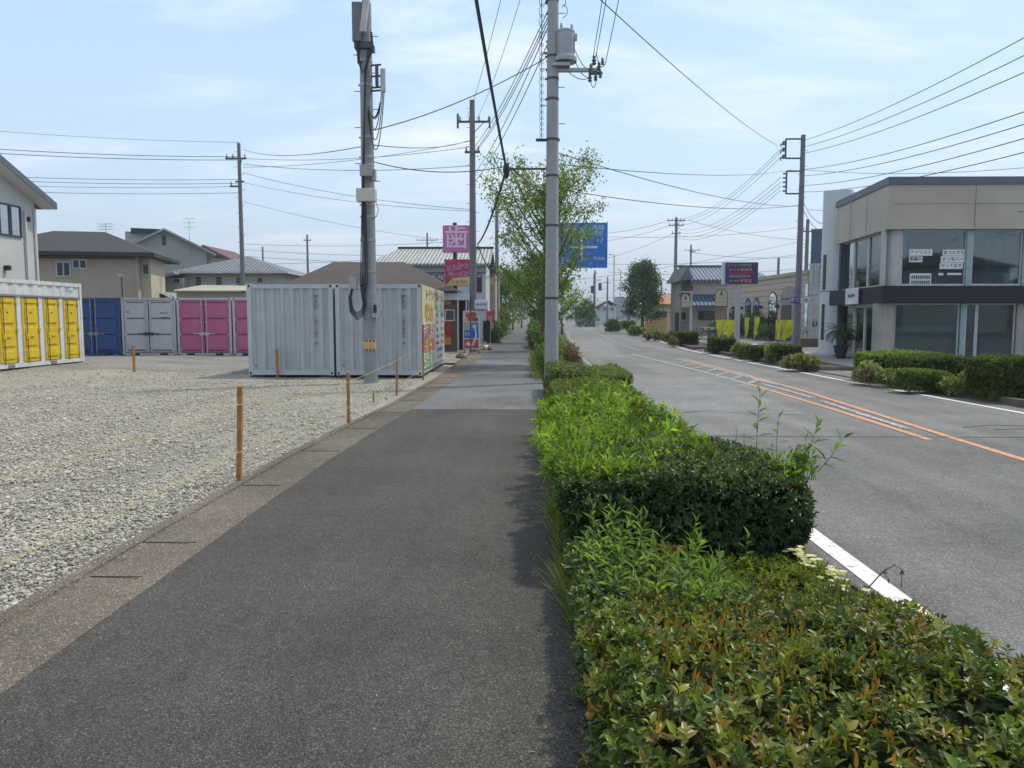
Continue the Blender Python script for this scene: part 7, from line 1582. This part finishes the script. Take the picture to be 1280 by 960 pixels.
# ---- far things
hz = thing('house', 'small white house with a dark gabled roof far down the road', 'house', (px(760, 190), 193, -.1))
q = MB(); q.box(px(750, 190), px(771, 190), 190, 198, -.1, zz(382, 190)); q.build('wall', stucco_w, hz)
rf = MB(); v = [(px(746, 189), 189, zz(384, 190)), (px(762, 189), 189, zz(375.5, 190)), (px(772, 189), 189, zz(381, 190)), (px(772, 189), 189, zz(382.4, 190)), (px(762, 189), 189, zz(377.3, 190)), (px(747, 189), 189, zz(386, 190))]
rf.add(v+[(a, 199, c) for a, b, c in v], [(0, 5, 4, 3, 2, 1), (6, 7, 8, 9, 10, 11)]+[(i, (i+1) % 6, 6+(i+1) % 6, 6+i) for i in range(6)]); rf.build('roof', slate, hz)
window(hz, px(755, 190), px(760, 190), zz(388, 190), zz(384.5, 190), 190, alum, wglass_d, 0, .1); window(hz, px(764, 190), px(769, 190), zz(388, 190), zz(385, 190), 190, alum, wglass_d, 0, .1)
for i, (a, b_, c4, Yd, cc) in enumerate([(771.5, 781, 371, 420, (.22, .26, .3)), (784, 791, 372, 520, (.2, .24, .28)), (716, 722, 385, 500, (.35, .36, .38))]):
    o = thing('apartment_tower', ['bluish grey apartment tower far behind the white gabled house', 'second distant tower between the first one and the conical tree', 'low distant block at the end of the road'][i], 'building', (px((a+b_)/2, Yd), Yd+8, -.2))
    q = MB(); q.box(px(a, Yd), px(b_, Yd), Yd, Yd+15, -.2, zz(c4, Yd)); q.build('wall', mat('tower_%d' % i, cc, .8), o)
    q = MB()
    nfl = int((zz(c4, Yd)-2)/3)
    for k in range(nfl):
        for j in range(3):
            xa = px(a, Yd)+(px(b_, Yd)-px(a, Yd))*(j+.2)/3; q.box(xa, xa+(px(b_, Yd)-px(a, Yd))*.2, Yd-.2, Yd-.05, 1+k*3, 2.6+k*3)
    q.build('windows', wglass_d, o)
def lamp_post(label, a, Yd, zt_, arm, curved=False):
    t_ = thing('street_lamp', label, 'street lamp', (px(a, Yd), Yd, -.1), 'street lamps along the road'); x = px(a, Yd)
    q = MB()
    if curved: pts = [(x, Yd, -.1), (x, Yd, zt_-1.2)]+[(x+arm*(1-math.cos(t5)), Yd, zt_-1.2+1.2*math.sin(t5)) for t5 in np.linspace(.2, 1.5, 6)]; q.tube(pts, .08, 6); hx = pts[-1][0]
    else: q.tube([(x, Yd, -.1), (x, Yd, zt_), (x+arm, Yd, zt_+.1)], .08, 6); hx = x+arm
    q.build('pole', steel, t_); q = MB(); q.box(min(hx, hx+arm*.35), max(hx, hx+arm*.35), Yd-.15, Yd+.15, zt_-.02, zt_+.14); q.build('lamp_head', steel, t_)
lamp_post('straight street lamp with a short arm right of the hanging traffic signal', 768, 120, zz(319, 120), -.6); lamp_post('thin far street lamp just left of the conical tree', 776, 150, zz(337, 150), -.4); lamp_post('curved street lamp above the orange roof', 841, 125, zz(349, 125), -1.6, True)
lamp_post('street lamp pole left of the hanging traffic signal', 742.5, 150, zz(342, 150), .5)
def signal(label, a, py, Yd, arm):
    t_ = thing('traffic_signal', label, 'traffic signal', (px(a, Yd), Yd, zz(py, Yd)), 'traffic signals at the far crossing')
    q = MB(); q.box(px(a-2, Yd), px(a+2, Yd), Yd-.2, Yd+.1, zz(py+4.5, Yd), zz(py-4.5, Yd)); q.build('housing', mat('signal_dark', (.05, .08, .08), .5), t_, bevel=.05)
    q = MB(); q.tube([(px(a, Yd), Yd, zz(py-4, Yd)), (px(a+arm, Yd), Yd, zz(py-6, Yd))], .05, 5); q.tube([(px(a, Yd), Yd, zz(py+4, Yd)), (px(a+arm, Yd), Yd, zz(py+2, Yd))], .04, 5); q.build('arm', steel, t_)
    for k in range(3): q = MB(); q.lathe(0, 0, [(.02, 0), (.3, 0), (.28, .05)], 12); q.v = [(px(a, Yd)+u, Yd-.21-w, zz(py-3+k*3, Yd)+v_) for u, v_, w in q.v]; q.build('lens', dsteel, t_)
signal('hanging traffic signal between the two far poles', 750.5, 358.5, 145, 9); signal('small dark signal on the left of the far pole', 741, 362, 140, 3)
# white van coming down the road
def van(x, y):
    t_ = thing('white_van', 'white van on the road far away beside the utility pole', 'van', (x, y, -.1)); z = -.1
    prof = [(y, .35), (y, 1.0), (y+.5, 1.15), (y+1.0, 1.85), (y+4.4, 1.9), (y+4.6, 1.0), (y+4.6, .35)]
    q = MB(); n5 = len(prof); v = [(x-.82+.06*(zz_ > 1.2), yy, z+zz_) for yy, zz_ in prof]+[(x+.82-.06*(zz_ > 1.2), yy, z+zz_) for yy, zz_ in prof]
    q.add(v, [tuple(range(n5))[::-1], tuple(range(n5, 2*n5))]+[(i, (i+1) % n5, n5+(i+1) % n5, n5+i) for i in range(n5)]); q.build('body', mat('van_white', (.72, .73, .74), .3, .03), t_, bevel=.05)
    q = MB(); q.add([(x-.68, y+.53, z+1.19), (x+.68, y+.53, z+1.19), (x+.62, y+.95, z+1.77), (x-.62, y+.95, z+1.77)], [(0, 1, 2, 3)]); q.v = [(a, b-.03, c+.02) for a, b, c in q.v]; q.build('windscreen', wglass_d, t_)
    for s in (-1, 1):
        q = MB(); q.box(x+s*.5-.16, x+s*.5+.16, y-.03, y+.02, z+.65, z+.85); q.build('headlight', mat('lamp_glass', (.6, .6, .6), .2), t_)
        for yy in (y+.9, y+3.8): q = MB(); q.tube([(x+s*.6, yy, z+.32), (x+s*.82, yy, z+.32)], .32, 14); q.build('wheel', black_m, t_)
    q = MB(); q.box(x-.5, x+.5, y-.02, y+.02, z+.42, z+.58); q.build('grille', dsteel, t_)
van(px(701.5, 165), 165)
cr2 = thing('parked_car', 'silver car parked far behind the conical tree', 'car', (px(782, 128), 128, -.1)); x, y, z = px(782, 128), 128, -.1
q = MB(); prof = [(-2.1, .3), (-2.15, .8), (-1.2, .95), (-.6, 1.4), (.9, 1.42), (1.6, .98), (2.1, .9), (2.1, .3)]; n5 = len(prof)
q.add([(x+a, y, z+b) for a, b in prof]+[(x+a, y+1.65, z+b) for a, b in prof], [tuple(range(n5)), tuple(range(n5, 2*n5))[::-1]]+[(i, n5+i, n5+(i+1) % n5, (i+1) % n5) for i in range(n5)]); q.build('body', mat('car_silver', (.45, .47, .5), .3, metal=.5), cr2, bevel=.05)
q = MB(); q.add([(x-1.1, y-.01, z+.97), (x+1.35, y-.01, z+.98), (x+.8, y-.01, z+1.34), (x-.55, y-.01, z+1.32)], [(0, 1, 2, 3)]); q.build('side_window', wglass_d, cr2)
for a in (-1.3, 1.3): q = MB(); q.tube([(x+a, y-.02, z+.31), (x+a, y+.25, z+.31)], .31, 14); q.build('wheel', black_m, cr2)
ms = thing('small_road_sign', 'small green road sign on a thin post at the far right kerb', 'road sign', (px(748.5, 108), 108, -.1))
q = MB(); q.tube([(px(748.5, 108), 108, -.1), (px(748.5, 108), 108, zz(398, 108))], .05, 6); q.build('post', steel, ms); q = MB(); q.box(px(742, 108), px(751, 108), 107.9, 107.94, zz(401, 108), zz(397.5, 108)); q.build('panel', mat('sign_teal', (.05, .28, .26)), ms)
# ================================================================ SKY, SUN, HAZE
SUN_AZ = R(62); SUN_EL = R(60)   # azimuth measured from +Y (down the street) towards +X
sd = bpy.data.lights.new('sun', 'SUN'); so_ = bpy.data.objects.new('sun', sd); COL.objects.link(so_)
sd.energy = 2.5; sd.angle = R(3); sd.color = (1, .93, .8)
dirv = Vector((math.sin(SUN_AZ)*math.cos(SUN_EL), math.cos(SUN_AZ)*math.cos(SUN_EL), math.sin(SUN_EL)))
so_.rotation_euler = dirv.to_track_quat('Z', 'Y').to_euler(); so_.location = (0, 0, 30)
wd_ = bpy.data.worlds.new('World'); S.world = wd_; wd_.use_nodes = True; t = wd_.node_tree; bg = t.nodes['Background']
sk = t.nodes.new('ShaderNodeTexSky'); sk.sky_type = 'NISHITA'; sk.sun_disc = False; sk.sun_elevation = SUN_EL; sk.sun_rotation = SUN_AZ
sk.altitude = 50; sk.air_density = 1.0; sk.dust_density = 1.6; sk.ozone_density = 1.0
tc = t.nodes.new('ShaderNodeTexCoord'); sp_ = t.nodes.new('ShaderNodeSeparateXYZ'); t.links.new(tc.outputs['Generated'], sp_.inputs[0])
# thin veil + cirrus clouds (direction space, flattened towards the horizon)
dv = t.nodes.new('ShaderNodeVectorMath'); dv.operation = 'DIVIDE'
cmb = t.nodes.new('ShaderNodeCombineXYZ'); mx_ = t.nodes.new('ShaderNodeMath'); mx_.operation = 'MAXIMUM'; mx_.inputs[1].default_value = .04; t.links.new(sp_.outputs[2], mx_.inputs[0])
ad_ = t.nodes.new('ShaderNodeMath'); ad_.operation = 'ADD'; ad_.inputs[1].default_value = .12; t.links.new(mx_.outputs[0], ad_.inputs[0])
for i in range(3): t.links.new(ad_.outputs[0], cmb.inputs[i])
t.links.new(tc.outputs['Generated'], dv.inputs[0]); t.links.new(cmb.outputs[0], dv.inputs[1])
mp = t.nodes.new('ShaderNodeMapping'); mp.inputs['Scale'].default_value = (.7, 1.5, 1); mp.inputs['Rotation'].default_value = (0, 0, .4); mp.inputs['Location'].default_value = (3.1, 1.7, 0); t.links.new(dv.outputs[0], mp.inputs[0])
n1_ = t.nodes.new('ShaderNodeTexNoise'); n1_.inputs['Scale'].default_value = 1.3; n1_.inputs['Detail'].default_value = 9; n1_.inputs['Roughness'].default_value = .62; n1_.inputs['Distortion'].default_value = .4; t.links.new(mp.outputs[0], n1_.inputs['Vector'])
cl_ = ramp(t, n1_.outputs[0], [(.47, (.0,)*3), (.6, (.36,)*3), (.74, (.85,)*3)])
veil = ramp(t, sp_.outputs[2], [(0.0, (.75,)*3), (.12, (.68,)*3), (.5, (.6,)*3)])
vc = ramp(t, sp_.outputs[2], [(0.0, (.62, .66, .70)), (.12, (.45, .57, .69)), (.45, (.31, .49, .72)), (.7, (.52, .56, .58))])  # above the frame the veil is whitened to neutralise the ambient light
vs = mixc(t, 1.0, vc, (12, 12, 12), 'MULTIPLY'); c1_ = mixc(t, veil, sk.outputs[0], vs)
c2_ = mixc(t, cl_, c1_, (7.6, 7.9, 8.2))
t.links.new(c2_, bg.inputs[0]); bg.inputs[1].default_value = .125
# air
HAZE = True
if HAZE:
    q = MB(); q.box(-3600, 3600, -200, 4200, -1.5, 160); hzm = bpy.data.materials.new('haze_air'); hzm.use_nodes = True; tt = hzm.node_tree; tt.nodes.clear()
    o_ = tt.nodes.new('ShaderNodeOutputMaterial'); pv_ = tt.nodes.new('ShaderNodeVolumePrincipled'); pv_.inputs['Density'].default_value = .00055; pv_.inputs['Color'].default_value = (.82, .9, 1, 1); pv_.inputs['Anisotropy'].default_value = .3
    tt.links.new(pv_.outputs[0], o_.inputs['Volume']); tag(q.build('haze', hzm), kind='stuff')
S.render.engine = 'CYCLES'; S.cycles.use_denoising = True; S.cycles.max_bounces = 6; S.cycles.transparent_max_bounces = 12; S.cycles.diffuse_bounces = 3; S.cycles.glossy_bounces = 3; S.cycles.volume_bounces = 0
S.view_settings.view_transform = 'Standard'; S.view_settings.look = 'None'; S.view_settings.exposure = 0.35; S.view_settings.gamma = 1.0; S.view_settings.use_curve_mapping = False
bpy.context.view_layer.update(); dgr = bpy.context.evaluated_depsgraph_get(); fonts = [o for o in S.objects if o.type == 'FONT']
for o in fonts:
    me = bpy.data.meshes.new_from_object(o.evaluated_get(dgr)); n_ = bpy.data.objects.new('lettering', me); COL.objects.link(n_)
    n_.parent = o.parent; n_.matrix_local = o.matrix_local.copy(); bpy.data.objects.remove(o)
SPLIT = {'sleeper_blocks': 'sleeper_block', 'drain_pipe': 'drain_pipe', 'vent_hood': 'vent_hood', 'meter_box': 'meter_box', 'orange_panel': 'orange_panel', 'porch_post': 'porch_post', 'post': 'post', 'fence_post': 'fence_post', 'wall_lamp': 'wall_lamp', 'panel_post': 'panel_post', 'stand_feet': 'stand_foot', 'fork_pocket': 'fork_pocket'}
for o in [o for o in S.objects if o.type == 'MESH' and o.parent and re.sub(r'\.\d+$', '', o.name) in SPLIT]:
    me = o.data; par = list(range(len(me.vertices)))
    def fnd(a):
        while par[a] != a: par[a] = par[par[a]]; a = par[a]
        return a
    for e in me.edges: par[fnd(e.vertices[0])] = fnd(e.vertices[1])
    gps = {}
    for i_ in range(len(par)): gps.setdefault(fnd(i_), []).append(i_)
    if len(gps) < 2 or len(gps) > 12: continue
    nm_ = SPLIT[re.sub(r'\.\d+$', '', o.name)]; o.name = 'tmp_'+nm_
    for vs in gps.values():
        mp_ = {a: k for k, a in enumerate(vs)}; m2 = bpy.data.meshes.new(nm_)
        m2.from_pydata([me.vertices[a].co[:] for a in vs], [], [[mp_[a] for a in p_.vertices] for p_ in me.polygons if p_.vertices[0] in mp_]); m2.materials.append(me.materials[0])
        n_ = bpy.data.objects.new(nm_, m2); COL.objects.link(n_); n_.parent = o.parent; n_.matrix_local = o.matrix_local.copy()
    bpy.data.objects.remove(o)
for o in bpy.data.objects:
    if '_loc' in o.keys(): del o['_loc']
